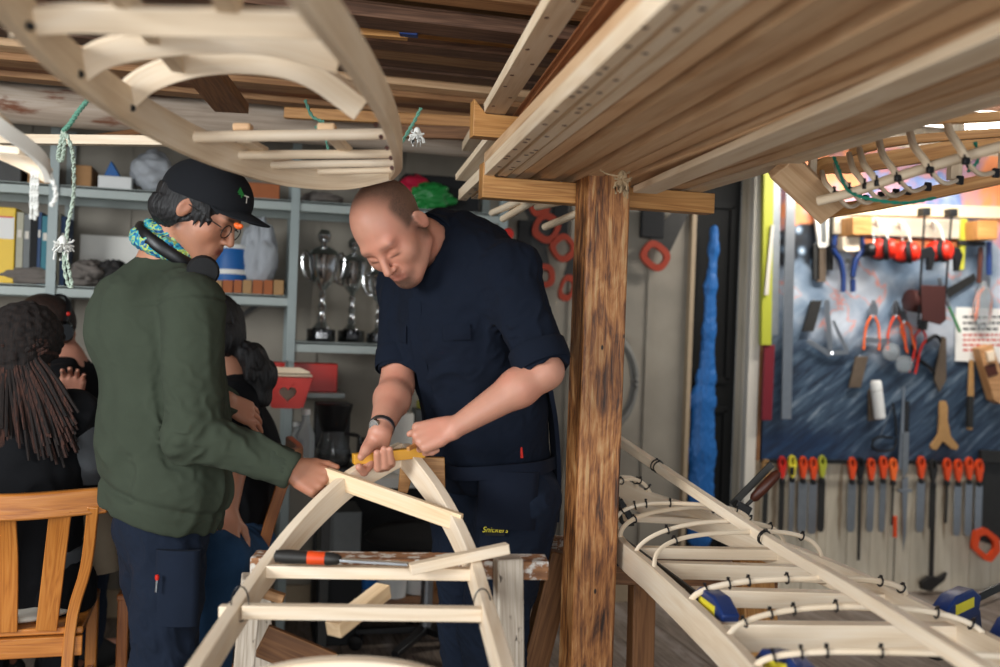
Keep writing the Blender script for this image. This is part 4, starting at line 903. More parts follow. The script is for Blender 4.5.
# lower shelf: three silver trophy cups
def trophy(px, s, lab, ytop):
    o_ = Py(px, 335, 4.38+ytop); o_.z = zL; T = thing('trophy', lab, 'trophy', o_, 'silver trophy cups')
    m_ = MB(); m_.lathe([(.060*s, 0), (.062*s, .004), (.062*s, .05*s), (.058*s, .054*s)], o_, m=28); m_.build('plinth', 'black_gloss', T)
    m_ = MB(); m_.box(o_+Vector((.0, -.063*s, .027*s)), (.05*s, .004, .026*s)); m_.build('plate', 'chrome', T)
    pr = [(.048, .054), (.050, .06), (.038, .07), (.022, .085), (.027, .098), (.020, .11), (.014, .125), (.022, .14), (.026, .15), (.018, .162), (.011, .18), (.019, .195), (.022, .205), (.013, .215), (.020, .225), (.045, .245), (.068, .275), (.082, .32), (.086, .36), (.094, .372), (.088, .374)]
    m_ = MB(); m_.lathe([(r*s*.78, h*s) for r, h in pr], o_, m=36); m_.build('cup', 'silver', T)
    m_ = MB(); m_.lathe([(.070*s, .375*s), (.060*s, .39*s), (.035*s, .405*s), (.012*s, .415*s), (.010*s, .425*s), (.026*s, .44*s), (.030*s, .46*s), (.018*s, .48*s), (.002, .485*s)], o_, m=28); m_.build('lid', 'silver', T)
    for q in (-1, 1):
        P = [o_+Vector((q*x*s*.76, 0, z*s)) for x, z in ((.060, .26), (.095, .275), (.115, .315), (.118, .36), (.100, .385), (.086, .368))]
        m_ = MB(); m_.tube(P, .0055*s, n=6, m=8); m_.build('handle', 'silver', T)
    return T
trophy(321, 1.0, 'silver trophy cup on black plinth nearest the shelf upright', 0)
trophy(351, .97, 'silver trophy cup in the middle, close to the navy-shirted person\'s forehead', .15)
trophy(378, .80, 'silver trophy cup half hidden behind the navy shirt', .02)
# red crate with a heart-shaped hole
hc = Py(288, 389, 3.98)
RC = thing('red_box', 'red painted wooden box with a heart-shaped hole', 'box', hc-UP*.08)
def sup(poly): return poly
heart = [(1.6*.018*math.sin(t)**3*1.15, 1.6*(.0145*math.cos(t)-.0055*math.cos(2*t)-.0022*math.cos(3*t)-.0011*math.cos(4*t))*1.15-.018) for t in [2*math.pi*i/40 for i in range(40)]]
m_ = MB(); m_.prism([(-.092, .045), (-.060, -.075), (.052, -.075), (.092, .045)], hc, (1, 0, 0), UP, .012, hole=heart); m_.build('front_panel', 'red_paint', RC)
m_ = MB(); m_.prism([(-.092, .045), (-.060, -.075), (.052, -.075), (.092, .045)], hc+Vector((0, .17, 0)), (1, 0, 0), UP, .012); m_.build('back_panel', 'wood_fresh', RC)
for q in (-1, 1): m_ = MB(); m_.prism([(0, .045), (-.034*q*0, .045), (0, -.075)], hc, (0, 1, 0), UP, .01) if 0 else m_.beam(hc+Vector((q*.0565, .085, -.072)), hc+Vector((q*.0885, .085, .043)), .16, .010, up=(q, 0, 0)); m_.build('side_panel', 'red_paint', RC)
m_ = MB(); m_.box(hc+Vector((-.004, .085, -.070)), (.11, .16, .01)); m_.build('bottom_panel', 'wood_fresh', RC)
m_ = MB(); m_.prism([(-.094, .045), (.094, .045), (.090, .062), (.05, .078), (-.05, .078), (-.090, .062)], hc+Vector((0, .165, 0)), (1, 0, 0), UP, .012); m_.build('rim_board', 'wood_fresh', RC)
m_ = MB(); m_.box(hc+Vector((0, .085, .052)), (.185, .17, .008)); m_.build('tray', 'wood_fresh', RC, bevel=.002)
bx('carton', 'flat red carton on the narrow ledge behind the heart box', 'carton', 262, 338, 363, Py(285, 393, 4.28).z+.002, 4.34, .12, 'red_plastic')
bx('wall_ledge', 'narrow grey ledge under the red carton', 'ledge', 262, 345, 393, Py(285, 397, 4.28).z, 4.27, .37, 'metal_shelf', bev=.001)
m_ = MB(); m_.tube([hc+Vector((.0, .17, .05)), hc+Vector((0, .20, .09)), (hc.x, YF, hc.z+.10)], .004, n=4); m_.build('hanger_hook', 'steel', RC)
# white bench with the coffee maker
BZ = Py(380, 478, 4.0).z
BN = thing('side_table', 'low white-topped side table along the back wall', 'table', Vector((Py(390, 497, 4.1).x, 4.3, 0)))
a, b = Py(318, 480, 4.0), Py(462, 480, 4.0)
m_ = MB(); m_.box(((a.x+b.x)/2, 4.28, BZ-.02), (b.x-a.x, .58, .04)); m_.build('table_top', 'white_paint', BN, bevel=.003)
for x in (a.x+.04, b.x-.04):
    for y in (4.04, 4.52): m_ = MB(); m_.box((x, y, (BZ-.04)/2), (.035, .035, BZ-.04)); m_.build('leg', 'steel_dark', BN)
cx = Py(334, 440, 4.15).x; CF = thing('coffee_maker', 'black drip coffee maker with glass jug on the white side table', 'coffee maker', (cx, 4.2, BZ))
zz_ = Py(334, 404, 4.15).z-BZ
m_ = MB(); m_.box((cx, 4.2, BZ+.015), (.17, .24, .03)); m_.build('base', 'black_plastic', CF, bevel=.006)
m_ = MB(); m_.box((cx, 4.29, BZ+zz_*.5), (.15, .07, zz_*.98)); m_.build('tower', 'black_plastic', CF, bevel=.008)
m_ = MB(); m_.lathe([(.045, zz_*.58), (.055, zz_*.66), (.078, zz_*.98), (.074, zz_)], (cx, 4.19, BZ), m=24); m_.build('filter_funnel', 'black_plastic', CF)
m_ = MB(); m_.lathe([(.058, .03), (.070, .05), (.072, .09), (.050, .15), (.046, .17)], (cx, 4.17, BZ), m=28, caps=False); jug = m_.build('jug', 'glass', CF)
m_ = MB(); m_.lathe([(.056, .034), (.067, .05), (.069, .08), (.002, .081)], (cx, 4.17, BZ), m=24); m_.build('coffee', 'coffee', jug)
m_ = MB(); m_.tube([(cx+.045, 4.15, BZ+.16), (cx+.10, 4.12, BZ+.15), (cx+.10, 4.12, BZ+.08), (cx+.066, 4.14, BZ+.07)], .008, n=5); m_.build('handle', 'black_plastic', jug)
def bottle(px, y, zb, h, r, mat, name, lab, cat='bottle', neck=.4, capm='white_plastic'):
    o_ = Py(px, 440, y); o_.z = zb; T = thing(name, lab, cat, o_)
    m_ = MB(); m_.lathe([(r*.95, 0), (r, .01), (r, h*.6), (r*neck, h*.82), (r*neck, h*.92)], o_, m=22); m_.build('bottle_body', mat, T)
    m_ = MB(); m_.lathe([(r*neck*1.1, h*.92), (r*neck*1.1, h), (.002, h+.001)], o_, m=16); m_.build('cap', capm, T); return T
bottle(305, 4.12, BZ, .26, .04, 'clear_plastic', 'bottle', 'clear plastic bottle left of the coffee maker')
bottle(296, 4.2, BZ, .20, .035, 'clear_plastic', 'bottle', 'smaller clear bottle under the heart box')
o_ = Py(400, 440, 4.15); m_ = MB(); m_.lathe([(.012, 0), (.052, .001), (.055, .01), (.055, .24), (.052, .25), (.012, .251)], (o_.x, 4.15, BZ), m=26); tag(m_.build('paper_roll', 'white_paint'), 'upright white paper roll behind the navy-shirted person\'s wrists', 'paper roll')
bx('radio', 'dark little radio between coffee maker and paper roll', 'radio', 360, 384, 440, BZ, 4.2, .12, 'black_plastic')
m_ = MB(); q = Py(369, 448, 4.196); m_.box((q.x, 4.197, q.z), (.03, .006, .014)); tag(m_.build('red_tin', 'red_plastic', bevel=.002), 'small red tin glowing in front of the dark radio', 'tin')
bx('carton', 'grey carton at the right end of the side table', 'carton', 416, 444, 410, BZ, 4.35, .12, 'grey_book')
bx('carton', 'yellowish carton topping the grey one behind the fist', 'carton', 420, 446, 402, Py(430, 410, 4.35).z+.002, 4.37, .1, 'yellow_green')
# things under the table
def bucket(px, py_top, y, h, r, mat, lab):
    o_ = Py(px, py_top, y); zb = o_.z-h; o_.z = zb; T = thing('bucket', lab, 'bucket', o_)
    m_ = MB(); m_.lathe([(.002, 0), (r*.82, .001), (r, h), (r*1.05, h), (r*1.05, h-.015), (r*.98, h-.015), (r*.8, .012), (.002, .012)], o_, m=26, caps=False); m_.build('pail', mat, T)
    m_ = MB(); m_.tube([o_+Vector((r*math.cos(a), -r*.2-r*.9*math.sin(a), h-.01-.05*math.sin(a))) for a in [math.pi*i/12 for i in range(13)]], .0025, m=6); m_.build('handle', 'steel', T)
    return T
m_ = MB(); m_.box((Py(395, 560, 4.3).x, 4.3, .16), (.62, .4, .02)); 
for x in (-.28, .28):
    for y in (4.13, 4.47): m_.box((Py(395, 560, 4.3).x+x, y, .075), (.03, .03, .15))
tag(m_.build('low_stand', 'wood_brown', bevel=.003), 'low brown stand under the white side table', 'stand')
def place_bucket(px, y, h, r, mat, lab):
    o_ = Py(px, 560, y); yt = None; T = bucket(px, 540, y, h, r, mat, lab); T.location.z = .171; return T
place_bucket(393, 4.22, .16, .075, 'white_plastic', 'white bucket under the side table by the office chair')
place_bucket(420, 4.26, .13, .065, 'white_plastic', 'smaller white bucket beside the taller one')
place_bucket(366, 4.24, .10, .07, 'blue_tarp', 'blue bowl-like pail under the side table')
bx('crate', 'grey plastic crate under the side table', 'crate', 322, 362, 512, .30, 4.12, .26, 'grey_book')
bx('crate', 'dark crate carrying the grey plastic crate', 'crate', 318, 364, 548, .0, 4.11, .28, 'black_soft') if 0 else None
m_ = MB(); a, b = Py(318, 548, 4.1), Py(364, 548, 4.1); m_.box(((a.x+b.x)/2, 4.25, .15), (b.x-a.x, .28, .298)); tag(m_.build('crate', 'black_soft', bevel=.006), 'dark crate carrying the grey plastic crate', 'crate')
# office chair
oc = Py(428, 560, 3.98); oc.z = 0; OC = thing('office_chair', 'black swivel office chair on castors under the side table', 'chair', oc)
m_ = MB(); m_.ellipsoid(oc+UP*.47, (.26, .25, .055), m=28, k=10); m_.build('seat', 'office_black', OC)
m_ = MB(); m_.ellipsoid(oc+Vector((.20, .22, .70)), (.20, .05, .20), m=24, k=12); m_.build('backrest', 'office_black', OC)
m_ = MB(); m_.tube([oc+Vector((.1, .1, .42)), oc+Vector((.22, .26, .5)), oc+Vector((.22, .27, .65))], .015, n=5); m_.build('back_support', 'steel_dark', OC)
m_ = MB(); m_.lathe([(.025, .09), (.025, .42)], oc, m=16); m_.build('gas_column', 'steel', OC)
for k in range(5):
    a = math.radians(20+72*k); e = oc+Vector((.28*math.cos(a), .28*math.sin(a), .075)); m_ = MB(); m_.beam(oc+UP*.10, e, .045, .028, w2=.03, h2=.02); l_ = m_.build('base_arm', 'black_plastic', OC, bevel=.003)
    m_ = MB(); y_ = Vector((-math.sin(a), math.cos(a), 0)); m_.lathe([(.012, -.022), (.029, -.02), (.030, -.004), (.022, 0), (.030, .004), (.029, .02), (.012, .022)], e-UP*.045, y_, m=18); m_.build('castor', 'black_gloss', l_)
# ---------- things hanging on the wall behind the post ----------
def hanging(name, lab, cat, px, py, y, parts, group=None):
    T = thing(name, lab, cat, Py(px, py, y), group)
    for nm, mat, fn in parts: m_ = MB(); fn(m_); m_.build(nm, mat, T, bevel=.0015)
    return T
YT = YW-.03
def loop(px, py, w, h, ang, r, mat, lab, y=YT-.03, flat=.012):
    w *= 1.5; h *= 1.3; c = Py(px, py, y); T = thing('hand_saw', lab, 'saw', c, 'hand saws on the back wall')
    X = Vector((math.cos(ang), 0, math.sin(ang))); Y = Vector((-math.sin(ang), 0, math.cos(ang)))
    n = 26; out = [(w/2*math.copysign(abs(math.cos(a))**.7, math.cos(a)), h/2*math.copysign(abs(math.sin(a))**.7, math.sin(a))) for a in [2*math.pi*i/n for i in range(n)]]
    m_ = MB(); m_.prism(out, c, X, Y, .022, hole=[(p[0]*.60, p[1]*.52) for p in out]); m_.build('handle', 'orange_dull', T)
    m_ = MB(); m_.prism([(-w*.5, h*.42), (w*.35, h*.42), (w*.1, h*.5+.22), (-w*.35, h*.5+.22)], c+Vector((0, .002, 0)), X, Y, .003); m_.build('blade', 'steel_dark', T)
    return T
loop(538, 203, .07, .10, .4, 0, 'o', 'orange-handled saw highest of those beside the navy-shirted person\'s shoulder')
loop(546, 228, .085, .11, -.5, 0, 'o', 'orange-handled saw with tilted grip just over the shoulder')
loop(563, 248, .08, .10, .7, 0, 'o', 'orange-handled saw right against the left edge of the post')
loop(541, 276, .09, .09, .1, 0, 'o', 'orange-handled saw hanging lowest by the shoulder')
loop(567, 288, .05, .10, -.3, 0, 'o', 'small orange-handled saw low at the post edge')
loop(655, 256, .10, .10, -.6, 0, 'o', 'orange-handled saw hanging alone to the right of the post')
for k, (x, y, w, h, lab) in enumerate(((652, 222, 22, 34, 'black tool pouch hanging right of the post'), (524, 250, 12, 60, 'black strap hanging between the orange saws'), (560, 215, 14, 46, 'black tool case hanging behind the shoulder'))):
    a, b = Py(x-w/2, y-h/2, YT-.02), Py(x+w/2, y+h/2, YT-.02); m_ = MB(); m_.box(((a+b)/2), (abs(b.x-a.x), .03, abs(a.z-b.z))); tag(m_.build('tool_case', 'black_soft', bevel=.006), lab, 'tool case')
m_ = MB(); c = Py(508, 234, 4.18); m_.lathe([(.02, -.01), (.026, 0), (.02, .012)], c, (0, 1, 0), m=20); tag(m_.build('reel', 'red_plastic'), 'small round red reel hanging by the shelf upright', 'reel')
# coiled hose
HS = thing('hose', 'grey coiled hose hanging behind the worn post', 'hose', Py(608, 390, YT-.06))
c = Py(607, 382, YT-.06)
for k, (rx, rz, dy, m__) in enumerate(((.150, .235, 0, 'hose_grey'), (.138, .225, .02, 'hose_grey'), (.145, .21, -.02, 'hose_grey'), (.16, .25, .035, 'black_soft'))):
    m_ = MB(); m_.tube([c+Vector((rx*math.cos(a), dy, rz*math.sin(a))) for a in [2*math.pi*i/48 for i in range(48)]], .012, m=8, closed=True); m_.build('coil', m__, HS)
m_ = MB(); m_.tube([c+Vector((0, .07, .24)), c+Vector((0, -.03, .24)), c+Vector((0, -.04, .27))], .006, n=4); m_.build('hook', 'steel', HS)
# blue sheet hanging in the doorway
def tarp():
    V = Vol(Py(688, 545, YW+.02)-Vector((.12, .18, .05)), Py(722, 225, YW)+Vector((.16, .1, .05)), .005)
    pts = [(714, 233, .012), (714, 250, .022), (711, 285, .03), (709, 330, .034), (706, 380, .045), (703, 400, .06), (702, 450, .068), (700, 535, .07)]
    P = [Py(x, y, YW-.02) for x, y, r in pts]
    V.chain(P, [r for _, _, r in pts], .03, flat=((0, 1, 0), .5)); V.cone(P[0]+UP*.02, P[1], .018, .02, k=.02)
    f = ridges(77, 110, (1, .6, .05)); V.warp(lambda P: .007*f(P)); return V.mesh('hanging_sheet', 'blue_tarp', None)
tag(tarp(), 'blue plastic sheet bunched up and hanging in the dark doorway', 'sheet')
# ---------- overhead fluorescent fitting above the tool board ----------
FL = thing('tube_lamp', 'fluorescent tube lamp mounted above the tool board', 'lamp', (3.3, 4.1, 2.40))
m_ = MB(); m_.box((3.3, 4.1, 2.415), (1.5, .10, .045)); m_.build('housing', 'fluo_body', FL, bevel=.004)
m_ = MB(); m_.tube([(2.62, 4.1, 2.37), (3.98, 4.1, 2.37)], .015, m=12); m_.build('tube', 'tube_light', FL)

bx('black_panel', 'black panel standing against the wall under the white side table', 'panel', 345, 545, 488, 0, 4.58, .03, 'black_soft')  # added black sheet standing in for the deep shade below the table
# ---------- the tool board on the right ----------
YM = YW-.03
a, b = Py(759, 460, YM), Py(1010, 462, YM); zb_ = a.z; zt_ = 2.36; xL, xR = a.x-.005, 4.45
mb = MB(); N_ = 1; base = len(mb.v)
mb.v += [Vector((xL, YM, zb_)), Vector((xR, YM, zb_)), Vector((xR, YM, zt_)), Vector((xL, YM, zt_)), Vector((xL, YM+.012, zb_)), Vector((xR, YM+.012, zb_)), Vector((xR, YM+.012, zt_)), Vector((xL, YM+.012, zt_))]
H_ = zt_-zb_; W_ = xR-xL
for f in ([0, 1, 2, 3], [5, 4, 7, 6], [4, 0, 3, 7], [1, 5, 6, 2], [3, 2, 6, 7], [4, 5, 1, 0]):
    mb._face(f, [((mb.v[i].x-xL), (mb.v[i].z-zb_)) for i in f])
tag(mb.build('painted_board', 'mural'), 'large board painted with a blue mountain slope and orange sky behind the tools', 'board')
mb = MB(); mb.beam((xL-.012, YM-.002, zb_), (xL-.012, YM-.002, zt_), .02, .03, up=(0, 1, 0)); struct(mb.build('trim_4', 'wood_brown'))
def T2(px, py, off=.02): return Py(px, py, YM-off)
S_ = (T2(870, 400).x-T2(860, 400).x)/10   # metres per picture pixel on the board
X_, Z_ = Vector((1, 0, 0)), UP
def at_board(name, lab, cat, px, py, off=.02, group=None): return thing(name, lab, cat, T2(px, py, off), group)
def pris(T, name, pts, mat, off=.02, th=.01, bev=.0012, hole=None):
    c = T2(*pts[0], off); P = [((T2(x, y, off)-c).x, (T2(x, y, off)-c).z) for x, y in pts]
    hl = [((T2(x, y, off)-c).x, (T2(x, y, off)-c).z) for x, y in hole] if hole else None
    m_ = MB(); m_.prism(P, c, X_, Z_, th, hole=hl); return m_.build(name, mat, T, bevel=0 if hole else bev)
def tub(T, name, pts, r, mat, off=.02, n=6, m=8, taper=None):
    m_ = MB(); m_.tube([T2(p[0], p[1], p[2] if len(p) > 2 else off) for p in pts], r, n=n, m=m, taper=taper); return m_.build(name, mat, T)
# cream rail with two wooden pegs, from which things hang
RL = at_board('tool_rail', 'cream wooden rail with blocks running across the tool board', 'rail', 900, 210, .03)
pris(RL, 'upper_board', [(823, 204), (1015, 207), (1015, 219), (823, 214)], 'cream_rail', .022, .03)
pris(RL, 'rail', [(832, 216), (962, 220), (962, 239), (832, 234)], 'wood_wall', .030, .04)
pris(RL, 'under_rail', [(838, 237), (960, 240), (960, 252), (838, 248)], 'brick_orange', .016, .02)
for k, (x, y, w, h) in enumerate(((855, 227, 19, 18), (979, 231, 20, 19))):
    bx_ = pris(RL, 'end_block', [(x-w/2, y-h/2), (x+w/2, y-h/2), (x+w/2, y+h/2), (x-w/2, y+h/2)], 'wood_bracket', .09, .13, .003)
pr = at_board('wood_block', 'pale wooden block held in the blue clamp on the tool board', 'block', 848, 250, .07)
pris(pr, 'block', [(840, 237), (857, 237), (857, 251), (853, 252), (844, 252), (840, 250)], 'wood_fresh', .075, .05, .003)
# blue hand clamps
def hand_clamp(x, y, lab, s=1):
    T = at_board('spring_clamp', lab, 'clamp', x, y, .06)
    for q in (-1, 1):
        tub(T, 'handle', [(x+q*13*s, y-26*s, .07), (x+q*14*s, y-12*s, .07), (x+q*8*s, y-2*s, .07), (x+q*5*s, y+12*s, .07), (x+q*5*s, y+30*s, .07)], .014*s, 'blue_clamp', n=6, m=10)
    tub(T, 'pivot', [(x, y-1, .05), (x, y-1, .09)], .012, 'steel_dark', n=1); return T
hand_clamp(848, 262, 'navy spring clamp gripping the pale block on the tool rail'); 
cb_ = at_board('bar_clamp', 'blue-handled bar clamp hanging from the right-hand rail block', 'clamp', 985, 260, .06)
tub(cb_, 'handle', [(989, 242, .07), (989, 275, .07)], .014, 'blue_clamp', m=10); pris(cb_, 'bar', [(958, 240), (984, 242), (984, 246), (958, 245)], 'steel_dark', .06, .02); pris(cb_, 'post', [(960, 219), (966, 219), (963, 270), (958, 270)], 'yellow_green', .05, .02)
tub(cb_, 'grip', [(981, 247, .08), (979, 283, .08)], .013, 'tool_wood_dark', m=10)
# measuring staffs and levels
lv = at_board('spirit_level', 'yellow spirit level standing against the edge of the tool board', 'level', 766, 260, .05)
pris(lv, 'body', [(763, 150), (773, 150), (770, 345), (760, 345)], 'lime', .05, .03, .002)
lv = at_board('straight_edge', 'dark red straight edge below the yellow level', 'straight edge', 766, 385, .05)
pris(lv, 'body', [(764, 345), (774, 345), (771, 420), (761, 420)], 'maroon', .045, .02, .002)
lv = at_board('straight_edge', 'grey steel straight edge, the shorter one left of the shiny one', 'straight edge', 779, 250, .04)
pris(lv, 'body', [(772, 160), (781, 160), (778, 335), (769, 335)], 'steel_dull', .03, .006, .001)
lv = at_board('straight_edge', 'long shiny aluminium straight edge hanging on the tool board', 'straight edge', 789, 300, .04)
pris(lv, 'body', [(787, 150), (796, 150), (791, 419), (781, 419)], 'steel', .045, .010, .001)
lv = at_board('wood_strip', 'thin pale strip leaning between the two levels', 'strip', 768, 300, .06)
pris(lv, 'body', [(771, 225), (774, 225), (768, 295), (764, 295)], 'trim_white', .075, .01, .001)
# small white picture frame
fr = at_board('picture_frame', 'small white frame tilted on the tool board under the hanging boat', 'frame', 822, 228, .03)
o4 = [(813, 208), (828, 206), (828, 247), (818, 248)]; i4 = [(818, 213), (825, 212), (825.5, 242), (821, 243)]
def interp4(q, n=8): return [tuple(np.array(q[i])*(1-t)+np.array(q[(i+1) % 4])*t) for i in range(4) for t in [k/n for k in range(n)]]
pris(fr, 'frame', interp4(o4), 'white_paint', .03, .015, 0, hole=interp4(i4)); pris(fr, 'picture', i4, 'grey_book', .026, .004)
for (x, y, w, h, ang, mat, name, lab, cat) in (
    (816, 262, 6, 36, 0, 'steel_dark', 'chisel_blade', 'dark flat bar hanging below the white frame', 'bar'),
    (821, 265, 9, 34, 0, 'blade_brown', 'scraper', 'brown worn scraper beside the dark bar', 'scraper'),
    (812, 316, 11, 31, .14, 'steel_dark', 'sanding_pad', 'dark narrow pad hanging left of the folding squares', 'pad'),
    (858, 372, 12, 31, .12, 'blade_brown', 'whetstone', 'grey-brown whetstone on the blue part of the board', 'stone'),
    (830, 240, 5, 60, .0, 'steel_dark', 'clamp_bar', 'dark clamp bar left of the navy spring clamp', 'bar')):
    T = at_board(name, lab, cat, x, y+h/2, .02); c, s = math.cos(ang), math.sin(ang)
    pris(T, 'body', [(x+px_*c-py_*s*-1*-1, y+px_*s*0+py_) for px_, py_ in ((-w/2+h/2*s, -h/2), (w/2+h/2*s, -h/2), (w/2-h/2*s, h/2), (-w/2-h/2*s, h/2))], mat, .022, .014, .002)
    tub(T, 'hook', [(x+h/2*s, y-h/2-1, .0), (x+h/2*s, y-h/2-1, .03)], .003, 'steel', n=1)
# ear defenders
def muffs(x, y, lab, ang):
    T = at_board('ear_defenders', lab, 'ear defenders', x, y-15, .08, 'red ear defenders on the tool rail')
    for q, off in ((-1, .03), (1, .12)):
        c = T2(x+q*5, y, off+.02); d = Vector((math.sin(ang)+.9*q, -.8, .1)).normalized()
        m_ = MB(); m_.lathe([(.048, -.028), (.058, -.022), (.058, -.004), (.046, 0)], c, d, m=20); cu = m_.build('cushion', 'black_soft', T)
        m_ = MB(); m_.lathe([(.048, .0), (.052, .008), (.044, .028), (.018, .040), (.002, .041)], c, d, m=20); m_.build('cup', 'red_paint', T)
    tub(T, 'headband', [(x-4, y-8, .03), (x-6, y-22, .05), (x-8, y-30, .08), (x+0, y-24, .11), (x+4, y-8, .13)], .006, 'white_paint', m=8)
    tub(T, 'band_clip', [(x+6, y-10, .14), (x+6, y+4, .15)], .005, 'black_plastic', n=1)
muffs(884, 249, 'red ear defenders nearest the navy spring clamp', .2); muffs(907, 252, 'red ear defenders in the middle of the three', .0); muffs(940, 251, 'red ear defenders furthest along the rail from the navy clamp', -.3)
T = at_board('ear_defenders', 'black ear defenders squeezed beside the navy spring clamp', 'ear defenders', 868, 238, .08)
for q in (-1, 1):
    m_ = MB(); m_.lathe([(.030, -.02), (.036, -.01), (.036, .008), (.026, .022), (.002, .024)], T2(867+q*4, 250, .08+q*.03), (.8*q, -.8, 0), m=18); m_.build('cup', 'black_plastic', T)
tub(T, 'headband', [(863, 246, .05), (862, 236, .07), (868, 231, .09), (874, 238, .1), (873, 246, .11)], .005, 'steel', m=8)
# black bar clamps
for x, y0, y1, lab in ((923, 208, 325, 'long thin black bar clamp hanging from the rail, nearer the navy clamp'), (950, 209, 300, 'second thin black bar clamp hanging from the rail, near the end block')):
    T = at_board('bar_clamp', lab, 'clamp', x, y0, .1); pris(T, 'bar', [(x+1, y0), (x+3, y0), (x-4, y1), (x-6, y1)], 'black_plastic', .15, .006)
    pris(T, 'fixed_jaw', [(x-3, y0), (x+5, y0), (x+5, y0+8), (x-3, y0+8)], 'black_plastic', .14, .05, .003); m_ = MB()
    pris(T, 'sliding_jaw', [(x-6, y0+42), (x+8, y0+38), (x+12, y0+46), (x+8, y0+62), (x+4, y0+62), (x+4, y0+50), (x-5, y0+52)], 'black_plastic', .15, .02, .002)
# folding squares
T = at_board('folding_square', 'pair of folded aluminium squares hanging in a triangle on the tool board', 'square', 826, 330, .03)
for pts in ([(824, 300), (829, 300), (833, 352), (828, 352)], [(806, 342), (809, 339), (832, 352), (829, 357)], [(828, 356), (831, 351), (848, 350), (849, 354)], [(832, 322), (834, 320), (849, 350), (845, 352)]): pris(T, 'blade', pts, 'steel', .03, .004, .0006)
tub(T, 'rivet', [(832, 353, .02), (832, 353, .045)], .007, 'chrome', n=1)
# goggles
T = at_board('safety_goggles', 'clear safety goggles hanging under the orange pincers', 'goggles', 892, 345, .05)
for c_ in ((890, 352), (903, 364)):
    m_ = MB(); m_.lathe([(.040, 0), (.046, .004), (.046, .02), (.040, .024), (.002, .026)], T2(*c_, .03), (-.1, -1, 0), m=24); m_.build('lens', 'clear_plastic', T)
pris(T, 'nose_bridge', [(864, 336), (892, 340), (891, 345), (864, 342)], 'steel', .03, .01)
# pincers and pliers
def plier(x, y, s, ang, hand, lab, open_=.32, jaw='steel', L=1):
    T = at_board('pliers', lab, 'pliers', x, y, .03)
    def R_(u, v): c_, s_ = math.cos(ang), math.sin(ang); return (x+(u*c_-v*s_)*s, y+(u*s_+v*c_)*s)
    for q in (-1, 1):
        m_ = MB(); m_.tube([T2(*R_(q*1.5, 0), .03), T2(*R_(q*5.5, 8), .03), T2(*R_(q*7.5*open_*3, 20), .03), T2(*R_(q*8*open_*3, 34*L), .03)], .0062*s, n=6, m=8); m_.build('handle', hand, T)
        pris(T, 'jaw', [R_(q*.3, 1), R_(q*4.5, -1), R_(q*4, -9), R_(q*1, -16), R_(q*.2, -14)], jaw, .028, .008, .0008)
    tub(T, 'pivot', [(*R_(0, 0), .02), (*R_(0, 0), .042)], .006, jaw, n=1)
plier(873, 316, 1.0, .05, 'orange_bright', 'orange-handled pincers nearest the folded squares'); plier(896, 316, 1.0, -.02, 'orange_plastic', 'orange-handled pliers right of the first pincers', .38)
plier(904, 322, .9, -.25, 'orange_bright', 'orange-handled cutters slanting left of the leather roll', .2)
plier(922, 330, 1.0, .22, 'red_plastic', 'long red-handled pliers below the leather roll', .12, 'steel_dark', 1.3)
plier(985, 288, 1.0, .1, 'orange_bright', 'orange-handled cutters hanging in the clear bag', .25)
T = at_board('pliers', 'locking pliers with one green handle right of the leather roll', 'pliers', 945, 300, .05)
tub(T, 'handle', [(948, 305, .05), (954, 318, .05), (960, 332, .05)], .007, 'green_plastic', m=8); tub(T, 'jaw', [(939, 278, .05), (944, 292, .05), (949, 306, .05)], .011, 'steel', m=8)
# leather roll
T = at_board('leather_roll', 'brown leather apron roll hanging on the tool board', 'leather', 926, 302, .1)
m_ = MB(); m_.lathe([(.05, 0), (.058, .004), (.058, .16), (.05, .165)], T2(908, 300, .1), (1, 0, -.12), m=26); m_.build('roll', 'leather', T)
pris(T, 'flap', [(921, 285), (945, 286), (946, 320), (940, 325), (922, 320)], 'leather', .165, .006, .002)
# vice-like black jaw and dark grips
T = at_board('grip_wrench', 'black open grip wrench hanging under the red pliers', 'wrench', 925, 365, .04)
tub(T, 'arm', [(912, 345), (918, 358), (930, 368), (938, 378)], .011, 'black_plastic'); tub(T, 'arm', [(926, 342), (936, 336), (942, 345), (938, 360), (934, 372)], .011, 'black_plastic'); pris(T, 'plate', [(942, 336), (946, 338), (946, 380), (939, 392), (934, 380)], 'blade_brown', .03, .008)
tub(T, 'screw', [(916, 356), (934, 374)], .005, 'chrome')
# notice with printed lines
T = at_board('paper_notice', 'white notice sheet with black and red print pinned on the tool board', 'notice', 980, 340, .015)
pris(T, 'sheet', [(956, 307), (1006, 309), (1005, 363), (955, 361)], 'paper', .014, .001, 0)
for k, (y, w, m__) in enumerate(((317, 38, 'ink_dark'), (323, 42, 'ink_dark'), (329, 34, 'ink_dark'), (335, 40, 'ink_red'), (340, 44, 'ink_red'), (345, 38, 'ink_red'), (350, 12, 'ink_red'))):
    m_ = MB(); gg = random.Random(k); x = 963
    while x < 963+w:
        ww = gg.uniform(2.5, 6); a_, b_ = T2(x, y-1.2, .0155), T2(x+ww, y+1.2, .0155); m_.box((a_+b_)/2, (abs(b_.x-a_.x), .0004, abs(a_.z-b_.z))); x += ww+1.4
    m_.build('printed_line', m__, T)
T = at_board('plastic_bag', 'small clear plastic bag hanging over the notice sheet', 'bag', 985, 320, .05)
m_ = MB(); gq = wave_noise(3, 3, 8)
m_.ellipsoid(T2(983, 305, .05), (.06, .025, .13), m=24, k=16, fn=lambda q: Vector((q.x*(1-.35*max(q.z, 0))*(1+.1*float(gq(np.array([[q.x, q.y, q.z]]))[0])), q.y, q.z))); m_.build('bag_film', 'clear_plastic', T)
